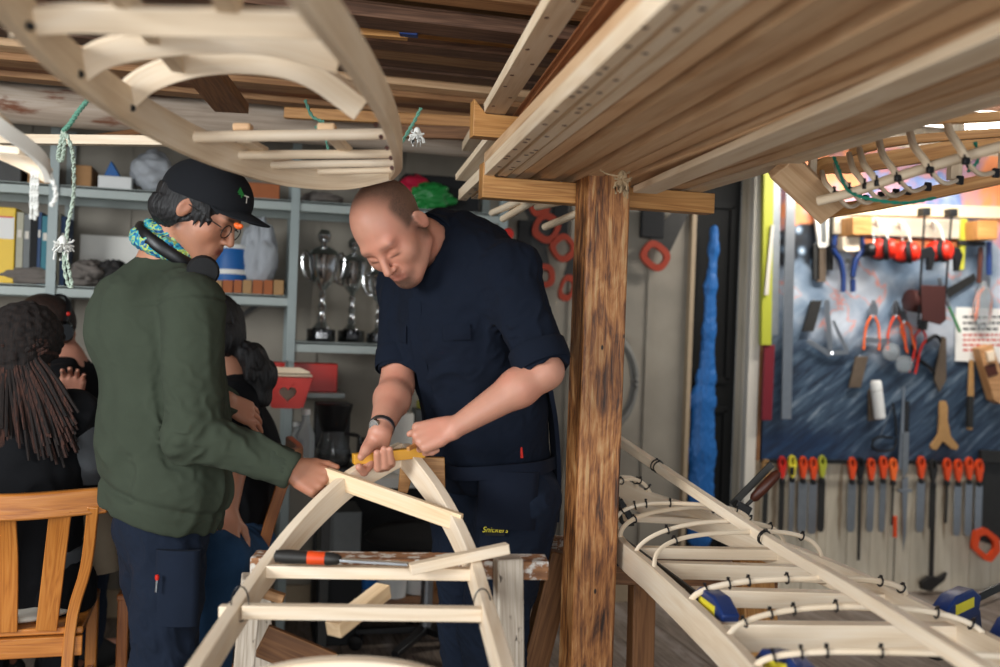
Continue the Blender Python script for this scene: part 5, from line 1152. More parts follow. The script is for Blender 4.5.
T = at_board('hand_saw', 'steel saw blade slanting behind the clear bag', 'saw', 960, 285, .02); pris(T, 'blade', [(946, 289), (974, 273), (977, 280), (946, 300)], 'steel_dark', .02, .003)
# wooden plane, brush, fork, white roll
T = at_board('hand_plane', 'wooden hand plane hanging at the right edge below the notice', 'plane', 990, 375, .05)
pris(T, 'stock', [(975, 348), (989, 344), (1006, 398), (997, 404), (990, 400)], 'wood_ply', .06, .06, .004); pris(T, 'mouth', [(984, 366), (995, 363), (998, 374), (988, 377)], 'tool_wood_dark', .092, .006); pris(T, 'wedge', [(986, 352), (993, 350), (994, 360), (988, 362)], 'wood_fresh', .10, .02)
T = at_board('wire_brush', 'long wooden wire brush hanging beside the hand plane', 'brush', 970, 395, .02)
pris(T, 'handle', [(969.5, 360), (973, 360), (973.5, 392), (972, 430), (967, 430), (968, 392)], 'tool_wood', .03, .012, .002); pris(T, 'bristles', [(968, 396), (972.5, 396), (972, 427), (967, 427)], 'steel_dark', .045, .02)
T = at_board('forked_rest', 'wooden Y-shaped fork hanging low on the board', 'wooden fork', 942, 425, .03)
pris(T, 'fork', [(940, 401), (945, 401), (947, 406), (947, 420), (950, 436), (958, 446), (956, 450), (951, 449), (942, 441), (936, 450), (931, 449), (930, 446), (938, 434), (939, 420), (939, 406)], 'tool_wood', .03, .016, .002)
T = at_board('putty_tube', 'white cylindrical bottle hanging on the blue slope', 'bottle', 877, 397, .05)
m_ = MB(); m_.lathe([(.020, 0), (.029, .006), (.029, .14), (.026, .142), (.026, .146), (.029, .148), (.029, .19), (.024, .20)], T2(880, 419, .07), (T2(875, 376, .07)-T2(880, 419, .07)), m=22); m_.build('tube_body', 'white_plastic', T)
pris(T, 'holder', [(868, 390), (874, 388), (876, 420), (868, 421)], 'blade_brown', .02, .01)
T = at_board('coping_saw', 'black coping saw hanging low above the rasps', 'saw', 880, 430, .03)
tub(T, 'frame', [(893, 403), (896, 425), (895, 447), (885, 451), (874, 449), (873, 441), (880, 437), (893, 438)], .006, 'black_plastic', n=5); tub(T, 'blade', [(893, 405), (880, 437)], .0015, 'steel')
T = at_board('pull_saw', 'dark-handled long thin saw hanging down past the board', 'saw', 905, 420, .05)
tub(T, 'handle', [(907, 401), (906, 432)], .014, 'black_plastic', m=10); pris(T, 'blade', [(903, 387), (905, 387), (903, 468), (898, 470)], 'steel', .04, .003, 0); pris(T, 'lower_blade', [(903, 432), (909, 432), (908, 470), (903, 480), (902, 470)], 'steel_dull', .045, .003, 0); pris(T, 'guard', [(898, 489), (911, 489), (911, 492), (898, 492)], 'steel', .045, .02)
T.rotation_euler = (0, 0, 0); pris(T, 'tip', [(902, 480), (908, 476), (906, 535), (903, 552)], 'steel', .045, .003, 0)
# row of files and rasps under the board
row = [(766, 459, 525, 'tool_wood', 'steel_dark', 5, 'wooden-handled rasp first in the row under the board'),
 (782, 456, 532, 'red_plastic', 'steel_dark', 5, 'red-handled file next to the yellow and black one'),
 (792, 455, 534, 'yellow_label', 'steel', 5, 'file with yellow and black handle'),
 (803, 456, 532, 'orange_plastic', 'steel_dull', 9, 'broad orange-handled file right of the yellow and black one'),
 (813, 457, 534, 'orange_plastic', 'steel', 8, 'orange-handled file beside the lime-handled one'),
 (822, 455, 532, 'lime', 'steel_dark', 7, 'lime-handled file ending the first group'),
 (852, 457, 532, 'orange_plastic', 'steel_dull', 8, 'orange-handled file opening the second group'),
 (860, 457, 560, 'black_plastic', 'steel_dark', 3, 'black-handled long thin round file'),
 (871, 458, 532, 'orange_plastic', 'steel', 7, 'orange-handled file right of the thin round one'),
 (883, 456, 532, 'orange_plastic', 'steel_dull', 6, 'orange-handled file left of the solid orange screwdriver handle'),
 (893, 458, 525, 'orange_bright', 'steel_dark', 2.4, 'solid orange-handled thin rod tool beside the long saw'),
 (921, 456, 532, 'orange_plastic', 'steel', 8, 'orange-handled file right of the long saw'),
 (933, 459, 530, 'steel_dark', 'steel_dark', 6, 'dark-handled file hanging above the hammer'),
 (947, 458, 523, 'orange_plastic', 'steel_dark', 3, 'orange-handled slim file right of the hammer'),
 (958, 459, 536, 'orange_plastic', 'steel', 7, 'orange-handled file, third from the wide saw'),
 (969, 457, 536, 'orange_plastic', 'steel', 7, 'orange-handled file, second from the wide saw'),
 (979, 459, 535, 'orange_plastic', 'steel', 7, 'orange-handled file closest to the wide saw')]
for x, y0, y1, hm, bm, bw, lab in row:
    T = at_board('file', lab, 'file', x, y0, .03, 'files hanging under the tool board')
    n = 28; L = 23; out = []; hol = []
    yc = y0+L/2
    for i in range(n):
        a = 2*math.pi*i/n; t = -math.cos(a)
        out.append((x+3.9*math.sin(a)*(1 if t < 0 else .72), yc+L/2*t))
    for i in range(n):
        a = 2*math.pi*i/n; hol.append((x+1.7*math.sin(a), y0+6-4.2*math.cos(a)))
    c = T2(x, yc, .035); cv = lambda q: ((T2(q[0], q[1], .035)-c).x, (T2(q[0], q[1], .035)-c).z)
    m_ = MB(); m_.prism([cv(q) for q in out], c, X_, Z_, .020, hole=[cv(q) for q in hol]); hh = m_.build('handle', hm, T)
    if hm == 'yellow_label': pris(hh, 'grip_inlay', [(x-2.5, y0+12), (x+2.5, y0+12), (x+2, y0+20), (x-2, y0+20)], 'black_plastic', .047, .003)
    m_ = MB(); m_.lathe([(.011, 0), (.016, .004), (.015, .022), (.010, .028)], T2(x, y0+L+4.5, .035), UP, m=12); m_.build('ferrule', 'black_soft' if hm != 'tool_wood' else 'steel', T)
    lean = -1.5
    if bw < 3.5: tub(T, 'blade', [(x, y0+L+3, .035), (x+lean, y1, .035)], .006 if bw < 3 else .008, bm, n=1)
    else: pris(T, 'blade', [(x-bw/2, y0+L+3), (x+bw/2, y0+L+3), (x+bw/2+lean, y1-4), (x+bw*.3+lean, y1), (x-bw*.3+lean, y1), (x-bw/2+lean, y1-4)], bm, .035, .006, .0008)
T = at_board('scriber', 'small orange-handled scriber hanging below the others', 'scriber', 895, 530, .03)
tub(T, 'handle', [(895, 516), (895, 537)], .011, 'orange_plastic', n=1, m=10); tub(T, 'shaft', [(895, 538), (893, 588)], .003, 'steel_dark', n=1)
T = at_board('hammer', 'old claw hammer hanging head-down below the files', 'hammer', 932, 560, .04)
tub(T, 'handle', [(933, 511), (932, 545), (931, 580)], .013, 'hammer_dark', n=4, m=10); tub(T, 'handle_end', [(933, 508), (933, 518)], .014, 'blade_brown', n=1, m=10)
pris(T, 'head', [(920, 582), (928, 576), (938, 577), (946, 572), (943, 580), (934, 587), (930, 591), (921, 589)], 'hammer_dark', .04, .03, .003)
T = at_board('hand_saw', 'wide dark-bladed saw hanging at the right edge with orange handle', 'saw', 988, 530, .04)
pris(T, 'blade', [(978, 462), (1004, 464), (1002, 540), (992, 545), (972, 538)], 'steel_dark', .02, .003)
out = [(974, 530), (984, 527), (998, 538), (999, 551), (990, 562), (984, 560), (971, 548)]; ctr = (985, 545)
oo = [tuple(np.array(out[i])*(1-t)+np.array(out[(i+1) % 7])*t) for i in range(7) for t in (0, .25, .5, .75)]
pris(T, 'handle', oo, 'orange_plastic', .035, .024, 0, hole=[(ctr[0]+(q[0]-ctr[0])*.58, ctr[1]+(q[1]-ctr[1])*.6) for q in oo])
T = at_board('tin_box', 'grey notched tin strip above the wide saw', 'strip', 990, 458, .03); pris(T, 'body', [(980, 450), (1006, 451), (1006, 463), (980, 462)], 'steel_dark', .03, .03)
T = at_board('steel_arm', 'dark steel bar leaning at the lower right wall corner', 'bar', 1000, 590, .08); tub(T, 'bar', [(978, 600, .3), (1010, 582, .1)], .008, 'steel_dark', n=1)
tape_ = at_board('tool_strip', 'row of dark tool holders along the board\'s bottom edge', 'holder strip', 860, 461, .02)
pris(tape_, 'strip', [(760, 459), (1000, 461), (1000, 465), (760, 463)], 'black_soft', .014, .012)
# ---------- people ----------
def basis(yaw, pitch, roll=0):
    """yaw: 0 = facing the lens, 90 = facing picture-right, 180 = away; pitch: looking down. columns: their right, forward, up"""
    y = math.radians(yaw); p = math.radians(pitch)
    h = RIGHT*math.sin(y)-FWD*math.cos(y)
    f = h*math.cos(p)-UP*math.sin(p); u = h*math.sin(p)+UP*math.cos(p); x = f.cross(u)
    if roll:
        q = Matrix.Rotation(math.radians(roll), 3, f); x = q@x; u = q@u
    return Matrix((x, f, u)).transposed()
def head_sdf(V, c, R, s=1.0, chin=1.0, ears=True, jaw=1.0, nose=1.0):
    P = lambda x, y, z: c+R@Vector((x*s, y*s, z*s))
    V.ell(P(0, -.014, .036), (.077*s, .098*s, .083*s), R, k=.004)
    V.ell(P(0, .028, -.022), (.0625*s, .060*s, .085*s), R, k=.03*s)
    for q in (-1, 1):
        V.cone(P(q*.052*jaw, .0, -.058), P(q*.018, .066, -.093*chin), .020*s, .019*s, k=.03*s)
        V.ell(P(q*.038, .056, -.026), (.024*s, .020*s, .020*s), R, k=.03*s)
    V.ell(P(0, .072, -.094*chin), (.021*s, .019*s, .018*s), R, k=.02*s)
    V.cone(P(-.034, .078, .022), P(.034, .078, .022), .011*s, .011*s, k=.02*s)
    for q in (-1, 1):
        V.ell(P(q*.031, .098, .0), (.017*s, .016*s, .012*s), R, k=.012*s, mode='sub')
        V.ell(P(q*.031, .073, .0), (.015*s, .0145*s, .0135*s), R, k=.004*s)
        V.cone(P(q*.018, .086, -.006), P(q*.044, .078, -.009), .003*s, .0025*s, k=.004*s)
    V.cone(P(0, .084, .014), P(0, .108*nose, -.030), .0075*s, .0105*s, k=.010*s)
    for q in (-1, 1): V.ell(P(q*.0105, .097, -.034), (.0075*s, .009*s, .0065*s), R, k=.006*s)
    V.ell(P(0, .078, -.062), (.028*s, .015*s, .020*s), R, k=.02*s)
    V.cone(P(-.016, .090, -.058), P(.016, .090, -.058), .0048*s, .0048*s, k=.005*s)
    V.cone(P(-.014, .089, -.070), P(.014, .089, -.070), .0052*s, .0052*s, k=.005*s)
    V.cone(P(-.019, .0985, -.0645), P(.019, .0985, -.0645), .0028*s, .0028*s, k=.003*s, mode='sub')
    if ears:
        for q in (-1, 1):
            E = R@Matrix.Rotation(math.radians(-12), 3, 'X')@Matrix.Rotation(math.radians(q*30), 3, 'Z')
            V.ell(P(q*.081, -.010, -.004), (.0070*s, .0175*s, .029*s), E, k=.005*s)
            V.ell(P(q*.0905, -.006, .002), (.006*s, .010*s, .019*s), E, k=.004*s, mode='sub')
def hand_sdf(V, w, d, n, thumb, curls, size=1.0, spread=.12, thumb_dir=None, tcurl=.5):
    """w wrist point, d towards the fingers, n out of the back of the hand, thumb = +1/-1 for the side it leaves on (along n x d)"""
    d = Vector(d).normalized(); n = Vector(n); n = (n-d*n.dot(d)).normalized(); sd = n.cross(d)*thumb
    S = size
    base = []
    offs = [.030, .010, -.010, -.029]; lens = [.072, .080, .074, .058]; rr = [.0088, .009, .0086, .0076]; fw = [.088, .092, .087, .078]
    w = Vector(w)
    for o, f in zip(offs, fw):
        V.cone(w+sd*o*.55*S+d*.01*S, w+sd*o*S+d*f*S, .0145*S, .0115*S, k=.012*S)
        V.cone(w+sd*o*.8*S+d*.04*S-n*.004*S, w+sd*o*S+d*f*.97*S-n*.003*S, .0125*S, .0105*S, k=.010*S)
    for i, (o, L, r, f) in enumerate(zip(offs, lens, rr, fw)):
        p = w+sd*o*S+d*(f+.002)*S; ang = 0; cd = (d+sd*spread*(1.5-i)*.6).normalized()
        ax = cd.cross(n).normalized()      # bending towards the palm
        c = curls[i]
        V.ell(p+n*.002*S, (r*1.15*S,)*3, k=.004*S)
        for j, fr in enumerate((.45, .30, .25)):
            ang -= c[j]
            dd = Matrix.Rotation(ang, 3, ax)@cd
            q = p+dd*L*fr*S
            V.cone(p, q, r*(1-.08*j)*S, r*(1-.08*(j+1))*S, k=.0025*S)
            p = q
    td = Vector(thumb_dir).normalized() if thumb_dir else (d*.6+sd*.7-n*.35).normalized()
    p = w+sd*.018*S+d*.022*S-n*.004*S; q = p+td*.042*S
    V.cone(p, q, .0165*S, .0125*S, k=.012*S)
    t2 = (td*math.cos(tcurl)+(d*.8-sd*.5)*math.sin(tcurl)).normalized(); r2 = q+t2*.032*S
    V.cone(q, r2, .0115*S, .0098*S, k=.004*S); t3 = (t2*.95+(d-sd)*.15).normalized(); V.cone(r2, r2+t3*.022*S, .0098*S, .0078*S, k=.003*S)
def mask_fn(c, R, fns):
    Rn = np.array(R); cn = np.array(c)
    return lambda P: fns((P-cn)@Rn)
def sst(x, a, b): t = np.clip((x-a)/(b-a), 0, 1); return t*t*(3-2*t)
def bounds(pts, m):
    a = np.array([tuple(p) for p in pts]); return a.min(0)-m, a.max(0)+m
HV = .0034
# ================= man in the green sweatshirt =================
A_root = Pt(165, 640, 2.6); A_root.z = 0
PA = thing('person', 'person in green sweatshirt and black cap, headphones round his neck, holding a batten', 'person', A_root)
hA = Pt(202, 212, 2.575); RA = basis(84, 30); RK = basis(84, 15); RBm = basis(84, 34)
nkA = Pt(166, 262, 2.62)
shN, shF = Pt(194, 306, 2.46), Pt(124, 300, 2.76)
elN, wrN = Pt(194, 432, 2.40), Pt(287, 468, 2.42)
elF, wrF = Pt(172, 432, 2.88), Pt(226, 400, 2.84)
chA, wsA, hpA = Pt(153, 345, 2.61), Pt(160, 430, 2.61), Pt(162, 505, 2.61)
fA = basis(118, 0).col[1]        # chest direction: picture-right and away
kN, anN = Pt(166, 672, 2.52), Pt(160, 815, 2.54); kF, anF = Pt(170, 672, 2.74), Pt(150, 780, 2.84)
anN.z = .09; anF.z = .09
pN, pF = Pt(170, 530, 2.55), Pt(148, 525, 2.69)
lo, hi = bounds([hA, nkA, shN, shF, elN, wrN, elF, wrF, anN, anF, hpA, Pt(335, 470, 2.4), Pt(275, 420, 2.8)], .16); lo[2] = -.01
V = Vol(lo, hi, HV)
head_sdf(V, hA, RA, 1.0)
V.cone(hA+RA@Vector((0, -.03, -.045)), nkA, .054, .060, k=.02)
V.cone(nkA, chA, .07, .12, k=.05, flat=(fA, .8)); V.chain([chA, wsA, hpA], [.145, .125, .14], .04, flat=(fA, .78))
V.chain([shN+Vector((0, 0, .01)), elN, wrN], [.05, .04, .027], .03); V.chain([shF, elF, wrF], [.05, .04, .027], .03)
V.cone(nkA-UP*.03, shN, .06, .05, k=.04); V.cone(nkA-UP*.03, shF, .06, .05, k=.04)
for p, k, a in ((pN, kN, anN), (pF, kF, anF)):
    V.chain([p, k, a], [.085, .055, .04], .03); V.cone(a-UP*.03, a-UP*.045+fA*.16, .038, .03, k=.02)
# near hand closed over the end of the batten
dN = cdir(.84, .10, -.34); nN = cdir(.22, -.90, .38)
hand_sdf(V, wrN+dN*.0, dN, nN, 1, [(.95, 1.2, .6), (1.0, 1.2, .6), (1.05, 1.2, .6), (1.1, 1.2, .6)], 1.0, thumb_dir=cdir(.80, .35, .10), tcurl=.35)
dF = cdir(.62, .25, -.38); nF = cdir(.30, -.75, .55)
hand_sdf(V, wrF, dF, nF, -1, [(.25, .3, .2), (.35, .35, .2), (.4, .4, .25), (.45, .4, .25)], .88, thumb_dir=cdir(.7, .1, -.6))
def hairmask(Q): return np.clip((sst(Q[:, 2], -.01, .02))*sst(-Q[:, 1], -.055, -.03)+sst(-Q[:, 1], -.01, .01)*sst(Q[:, 2], -.075, -.05), 0, 1)*(np.abs(Q[:, 0]) < .0785)
def lipmask(Q): return np.exp(-((Q[:, 0]/.022)**4+((Q[:, 2]+.064)/.010)**4))*(Q[:, 1] > .07)
def brows(Q): return np.maximum(0, np.exp(-(((np.abs(Q[:, 0])-.031)/.018)**4+((Q[:, 2]-.024)/.005)**2))*(Q[:, 1] > .05))
bodyA = V.mesh('body', 'skin_tan', PA, attr={'mask': mask_fn(hA, RA, lambda Q: np.clip(hairmask(Q)+brows(Q)+.8*np.exp(-(((np.abs(Q[:, 0])-.031)/.014)**4+((Q[:, 2]+.008)/.003)**2))*(Q[:, 1] > .06), 0, 1)*(np.linalg.norm(Q, axis=1) < .16)), 'lip': mask_fn(hA, RA, lambda Q: lipmask(Q)*(np.linalg.norm(Q, axis=1) < .16))}, smooth=2)
# hair under the cap
V = Vol(*bounds([hA], .16), .0022)
V.ell(hA+RK@Vector((0, -.018, .026)), (.088, .109, .086), RK, k=0, clip=[((0, 0, 1), .020)])
V.ell(hA+RK@Vector((0, -.050, -.012)), (.086, .088, .060), RK, k=.012, clip=[((0, 0, 1), .022)])
V.ell(hA+RA@Vector((0, .060, -.075)), (.09, .062, .095), RA, k=.006, mode='sub')
for q in (-1, 1):
    V.ell(hA+RA@Vector((q*.096, -.004, -.012)), (.030, .018, .030), RA, k=.004, mode='sub')
    V.ell(hA+RA@Vector((q*.068, .034, .008)), (.011, .019, .022), RA, k=.006)
    V.cone(hA+RA@Vector((q*.075, .026, .0)), hA+RA@Vector((q*.072, .028, -.034)), .007, .002, k=.006)
    V.cone(hA+RA@Vector((q*.072, .042, .0)), hA+RA@Vector((q*.067, .044, -.026)), .006, .002, k=.006)
    V.cone(hA+RA@Vector((q*.067, .056, .0)), hA+RA@Vector((q*.062, .058, -.018)), .006, .002, k=.006)
rn = np.array(RA); rk = np.array(RK); f1 = wave_noise(5, 1, 16, (420, 420, 60))
V.warp(lambda P: .0012*f1((P-np.array(hA))@rn))
V.mesh('hair', 'hair_black', PA)
# cap
V = Vol(*bounds([hA, hA+RA@Vector((0, .19, 0))], .17), .0024)
cc = hA+RK@Vector((0, .002, .044))
V.ell(cc, (.095, .121, .095), RK, k=0, clip=[((0, -.06, -1), .020)])
V.ell(cc-RK@Vector((0, 0, .004)), (.091, .117, .091), RK, k=.002, mode='sub')
V.ell(cc+RK@Vector((0, 0, .096)), (.007, .007, .004), RK, k=.003)
cap = V.mesh('cap', 'cap_black', PA)
mb = MB(); rings = []
for i in range(15):
    t = -1+2*i/14; x = t*.078; ro = .090*math.sqrt(max(0, 1-(t*.97)**2))
    yin = .088*math.sqrt(max(.02, 1-(x/.092)**2)); row = []
    for j in range(7):
        s = j/6; y = yin+(ro*.95+.0)*s; z = .040-.030*t*t-.004*s+.010*s*(1-t*t)
        row.append((x, y, z))
    br0 = cc+RK@Vector((0, .086, -.001)); sh_ = Vector((0, -.075, -.040))
    rings.append([br0+RBm@(Vector(p)+sh_) for p in row]+[br0+RBm@(Vector(p)+sh_-Vector((0, 0, .004))) for p in row[::-1]])
mb.grid(rings, sm=True); mb.build('cap_brim', 'cap_black', cap)
lg = MB(); O = cc+RA@Vector((.050, .098, .040))
lx = RA@Vector((-.80, .60, 0)); lx = Vector(lx); ly = RA@Vector((-.3, -.25, 1)); ly = (Vector(ly)-lx*Vector(ly).dot(lx)).normalized(); ln = lx.cross(ly)
def logo_pt(a, b):
    d = (RA@Vector((math.sin(a), math.cos(a), 0))); e = RA@Vector((0, 0, 1)); return cc+RK@Vector((.0965*math.sin(a)*math.cos(b), .1225*math.cos(a)*math.cos(b), .0965*math.sin(b)))
def decal(polys, mat, name, par):
    m_ = MB()
    for poly in polys:
        b0 = len(m_.v); m_.v += [logo_pt(a, b) for a, b in poly]; m_._face(list(range(b0, b0+len(poly))), [(a, b) for a, b in poly])
    return m_.build(name, mat, par)
decal([[(.42, .30), (.62, .30), (.52, .48)], [(.36, .26), (.60, .26), (.48, .38)], [(.47, .20), (.51, .20), (.51, .27), (.47, .27)]], 'green_plastic', 'cap_logo', cap)
decal([[(.22, .26), (.40, .26), (.40, .30), (.22, .30)], [(.29, .10), (.33, .10), (.33, .26), (.29, .26)]], 'white_paint', 'cap_letter', cap)
mb = MB(); cpt = Pt(238, 226, 2.505); mb.ellipsoid(cpt, (.010, .012, .008), RA, m=10, k=6); mb.ellipsoid(cpt+RA@Vector((.004, .008, .004)), (.006, .007, .006), RA, m=8, k=6)
mb.build('clip', 'orange_bright', cap)
# glasses
mb = MB()
for q in (-1, 1):
    ring = [hA+RA@Vector((q*.033+.025*math.cos(a), .096-.1*abs(q*.033+.025*math.cos(a))**1.0*.25, -.006+.018*math.sin(a))) for a in [2*math.pi*i/20 for i in range(20)]]
    mb.tube(ring, .0014, closed=True, m=6)
    mb.tube([hA+RA@Vector((q*.058, .088, .0)), hA+RA@Vector((q*.078, .04, .004)), hA+RA@Vector((q*.083, -.005, .008))], .0015, n=4, m=6)
mb.tube([hA+RA@Vector((-.009, .098, -.002)), hA+RA@Vector((.009, .098, -.002))], .0014, m=6)
gl = mb.build('glasses', 'steel_dark', PA)
# neck warmer
V = Vol(*bounds([nkA], .16), .0026)
cb = nkA+cdir(.014, 0, .012)
for i in range(24):
    a = 2*math.pi*i/24; b = a+2*math.pi/24
    g = lambda a: cb+cdir(.075*math.cos(a), .078*math.sin(a), .022-.030*math.cos(a))
    V.cone(g(a), g(b), .028, .028, k=.010)
    g2 = lambda a: cb+cdir(.068*math.cos(a)+.012, .07*math.sin(a), .050-.034*math.cos(a))
    V.cone(g2(a), g2(b), .014, .014, k=.008)
fo = ridges(11, 120, (1, 1, 1.6)); V.warp(lambda P: .005*fo(P))
V.mesh('neck_warmer', 'buff', PA)
# headphones around the neck
g = lambda a, z: nkA+cdir(-.004+.098*math.cos(a), .010-.092*math.sin(a), z)
mb = MB(); pts = []
for i in range(22):
    a = math.radians(265-(265-15)*i/21); pts.append(nkA+cdir(.022+.092*math.cos(a), .0-.105*math.sin(a), .030-.058*math.cos(a)))
mb.sweep(pts, .016, .034, up=(.25, 0, 1), round_=12)
hp = mb.build('headphones', 'black_plastic', PA)
mb = MB(); e1 = Pt(203, 271, 2.50)
for ce, dd in ((e1, cdir(-.35, .93, .1)), (e1+cdir(-.075, .20, .01), cdir(.3, -.95, 0))):
    mb = MB()
    mb.lathe([(.010, -.022), (.034, -.020), (.040, -.008), (.040, .004), (.034, .018), (.020, .022)], ce, dd, m=22)
    mb.build('ear_cup', 'black_soft', hp)
# sweatshirt
def sweat():
    V = Vol(*bounds([nkA, shN, shF, elN, wrN, elF, wrF, hpA], .20), .0036)
    V.cone(nkA-UP*.045, chA+UP*.02, .088, .165, k=.05, flat=(fA, .80))
    V.chain([chA+cdir(.025,0,0), wsA+UP*.03+cdir(.01,0,0), hpA-UP*.15], [.172, .178, .176], .06, flat=(fA, .86))
    V.ell(chA+UP*.06-fA*.03, (.14, .14, .14), k=.05)
    V.ell(Pt(178, 488, 2.54), (.135, .13, .12), k=.05)
    V.cone(nkA-UP*.05, shN, .075, .070, k=.05); V.cone(nkA-UP*.05, shF, .075, .070, k=.05)
    V.chain([shN+UP*.0, elN, wrN], [.078, .064, .046], .02); V.chain([shF, elF, wrF], [.076, .062, .046], .02)
    V.ell(elN+cdir(-.02, -.01, -.015), (.058,)*3, k=.03)
    V.half(hpA-UP*.022, -UP-RIGHT*.24, .012)
    dw = (wrN-elN).normalized(); c = wrN+dw*.004
    # trim the cuffs and open the neck
    sl = dw; V2 = V
    V.ell(c+sl*.075, (.075, .075, .075), k=.006, mode='sub')
    du = (wrF-elF).normalized(); V.ell(wrF+du*.07, (.07,)*3, k=.006, mode='sub')
    V.ell(nkA+UP*.045, (.070, .074, .050), k=.010, mode='sub')
    f = wave_noise(21, 20, 8, (1, 1, .8)); r1 = ridges(31, 26, (1, 1, .5)); r2 = ridges(41, 62, (1, 1, .9))
    fx = np.array(RIGHT)
    def folds(P):
        h = P[:, 2]; low = sst(-h, -1.25, -.92)
        arm = np.exp(-((np.linalg.norm(P-np.array(elN), axis=1))/.13)**2)
        return .003*f(P)+r1(P)*(.006+.008*low)+r2(P)*(.0015+.006*arm)
    V.warp(folds)
    # hem and cuff bands pulled in
    hz = hpA.z+.01
    V.warp(lambda P: .008*np.exp(-((P[:, 2]+.24*((P-np.array(hpA))@np.array(RIGHT))-(hz+.03))/.010)**2))
    # armhole seam
    nrm = np.array((elN-shN).normalized()); s0 = np.array(shN)
    V.warp(lambda P: .006*np.exp(-(((P-s0)@nrm+.01)/.006)**2)*np.exp(-(np.linalg.norm(P-s0, axis=1)/.13)**4))
    return V.mesh('sweatshirt', 'sweat_green', PA, smooth=1)
sw = sweat()
def rib_ring(c, ax, r, w, name, par, mat='sweat_rib', flat=1.0, fd=None, m=60):
    mb = MB(); a, y, z = frame(ax); rings = []
    if fd is not None: y = (Vector(fd)-a*Vector(fd).dot(a)).normalized(); z = a.cross(y)
    for h, k in ((-.5, .985), (-.45, 1.01), (-.2, 1.02), (.2, 1.02), (.45, 1.0), (.5, .97)):
        rings.append([c+a*w*h+(y*math.cos(2*math.pi*j/m)*flat+z*math.sin(2*math.pi*j/m))*(r*k+.0007*(j % 2)) for j in range(m)])
    mb.grid(rings, sm=True, caps=False); return mb.build(name, mat, par)
rib_ring(wrN-(wrN-elN).normalized()*.024, wrN-elN, .0465, .05, 'cuff', sw)
# trousers
def trousers(name, par, hp, p1, k1, a1, p2, k2, a2, mat, r=(.105, .082, .066), fl=None, top=None, seed=3, amp=1.0, sep=True):
    V = Vol(*bounds([hp, p1, k1, a1, p2, k2, a2], .17), .0038)
    V.cone(hp+UP*.06, hp-UP*.03, .135, .14, k=.04, flat=(fl, .82))
    for p, k, a in ((p1, k1, a1), (p2, k2, a2)): V.chain([p, k, a], list(r), .03)
    V.half(hp+UP*.12 if top is None else top, UP, .005)
    V.half(Vector((0, 0, .05)), -UP, .005)
    f1 = ridges(seed, 28, (1, 1, .7)); f2 = wave_noise(seed+5, 24, 8); f3 = ridges(seed+9, 66, (1, 1, 1.2))
    kk = np.array(k1); 
    V.warp(lambda P: amp*(.003*f2(P)+.009*f1(P)+f3(P)*(.003+.005*np.exp(-((P[:, 2]-kk[2])/.12)**2))))
    return V.mesh(name, mat, par, smooth=1)
trA = trousers('trousers', PA, hpA-UP*.02, pN, kN, anN, pF, kF, anF, 'work_navy', fl=fA, r=(.092, .080, .066))
# seat of the trousers + thigh pocket with a red pen
def patch(P0, X, Y, w, h, bulge, name, mat, par, thick=.006, n=8, shape=None):
    mb = MB(); X = X.normalized(); Y = (Y-X*Y.dot(X)).normalized(); N = X.cross(Y)
    rings = []
    for i in range(n+1):
        v = i/n; row = []
        for j in range(n+1):
            u = j/n; ww = w*(shape(v) if shape else 1)
            row.append(P0+X*(u-.5)*ww+Y*(v-.5)*h+N*(bulge*(1-(2*u-1)**2)))
        rings.append(row+[p-N*thick for p in row[::-1]])
    mb.grid(rings, sm=True); return mb.build(name, mat, par, sharp=1.2)
pk = patch(Pt(176, 588, 2.448), RIGHT, UP, .105, .185, .012, 'thigh_pocket', 'work_navy', trA, thick=.02)
mb = MB(); a, b = Pt(157, 580, 2.425), Pt(156, 592, 2.425); mb.tube([a, b], .003, m=8); 
pen = mb.build('pen', 'steel', trA)
mb = MB(); mb.lathe([(.0045, 0), (.005, .004), (.005, .011), (.003, .013)], Pt(157, 580, 2.425), UP, m=10); mb.build('pen_cap', 'red_plastic', pen)
def shoe(a, fd, par, name='shoe', mat='black_soft'):
    V = Vol(*bounds([a, a+fd*.22], .12), .005)
    V.cone(a-UP*.035-fd*.03, a-UP*.045+fd*.17, .048, .042, k=.01); V.cone(a+UP*.02, a-UP*.03+fd*.05, .052, .05, k=.03)
    V.half(Vector((0, 0, .002)), -UP, .004); return V.mesh(name, mat, par)
shoe(anN, fA, PA); shoe(anF, fA, PA)
# ================= man in the navy work shirt =================
B_root = Pt(485, 640, 2.72); B_root.z = 0
PB = thing('person', 'person in dark navy work shirt bending down, yellow block in his hand', 'person', B_root)
sB = 1.06
hB = Pt(392, 231, 2.50); RB = basis(-14, 50, 24)
nkB = Pt(446, 250, 2.66)
sL, sR = Pt(508, 272, 2.56), Pt(404, 284, 2.80)
eL, wL = Pt(545, 371, 2.47), Pt(456, 427, 2.42)
eR, wR = Pt(397, 386, 2.66), Pt(380, 432, 2.47)
chB, wsB, hpB = Pt(458, 320, 2.70), Pt(485, 415, 2.76), Pt(496, 480, 2.80)
fB = basis(-38, 0).col[1]
k1, a1 = Pt(492, 630, 2.70), Pt(500, 760, 2.78); k2, a2 = Pt(470, 630, 2.92), Pt(472, 735, 2.95); a1.z = .09; a2.z = .09
p1, p2 = Pt(518, 500, 2.72), Pt(470, 500, 2.88)
V = Vol(*bounds([hB, nkB, sL, sR, eL, wL, eR, wR, a1, a2, hpB, Pt(350, 460, 2.45)], .15), HV)
head_sdf(V, hB, RB, sB, jaw=1.06, chin=1.02, nose=1.02)
V.cone(hB+RB@Vector((0, -.035, -.045)), nkB+UP*.0, .060, .062, k=.03)
V.cone(nkB, chB, .060, .12, k=.02, flat=(fB, .8)); V.chain([chB, wsB, hpB], [.14, .135, .14], .04, flat=(fB, .8))
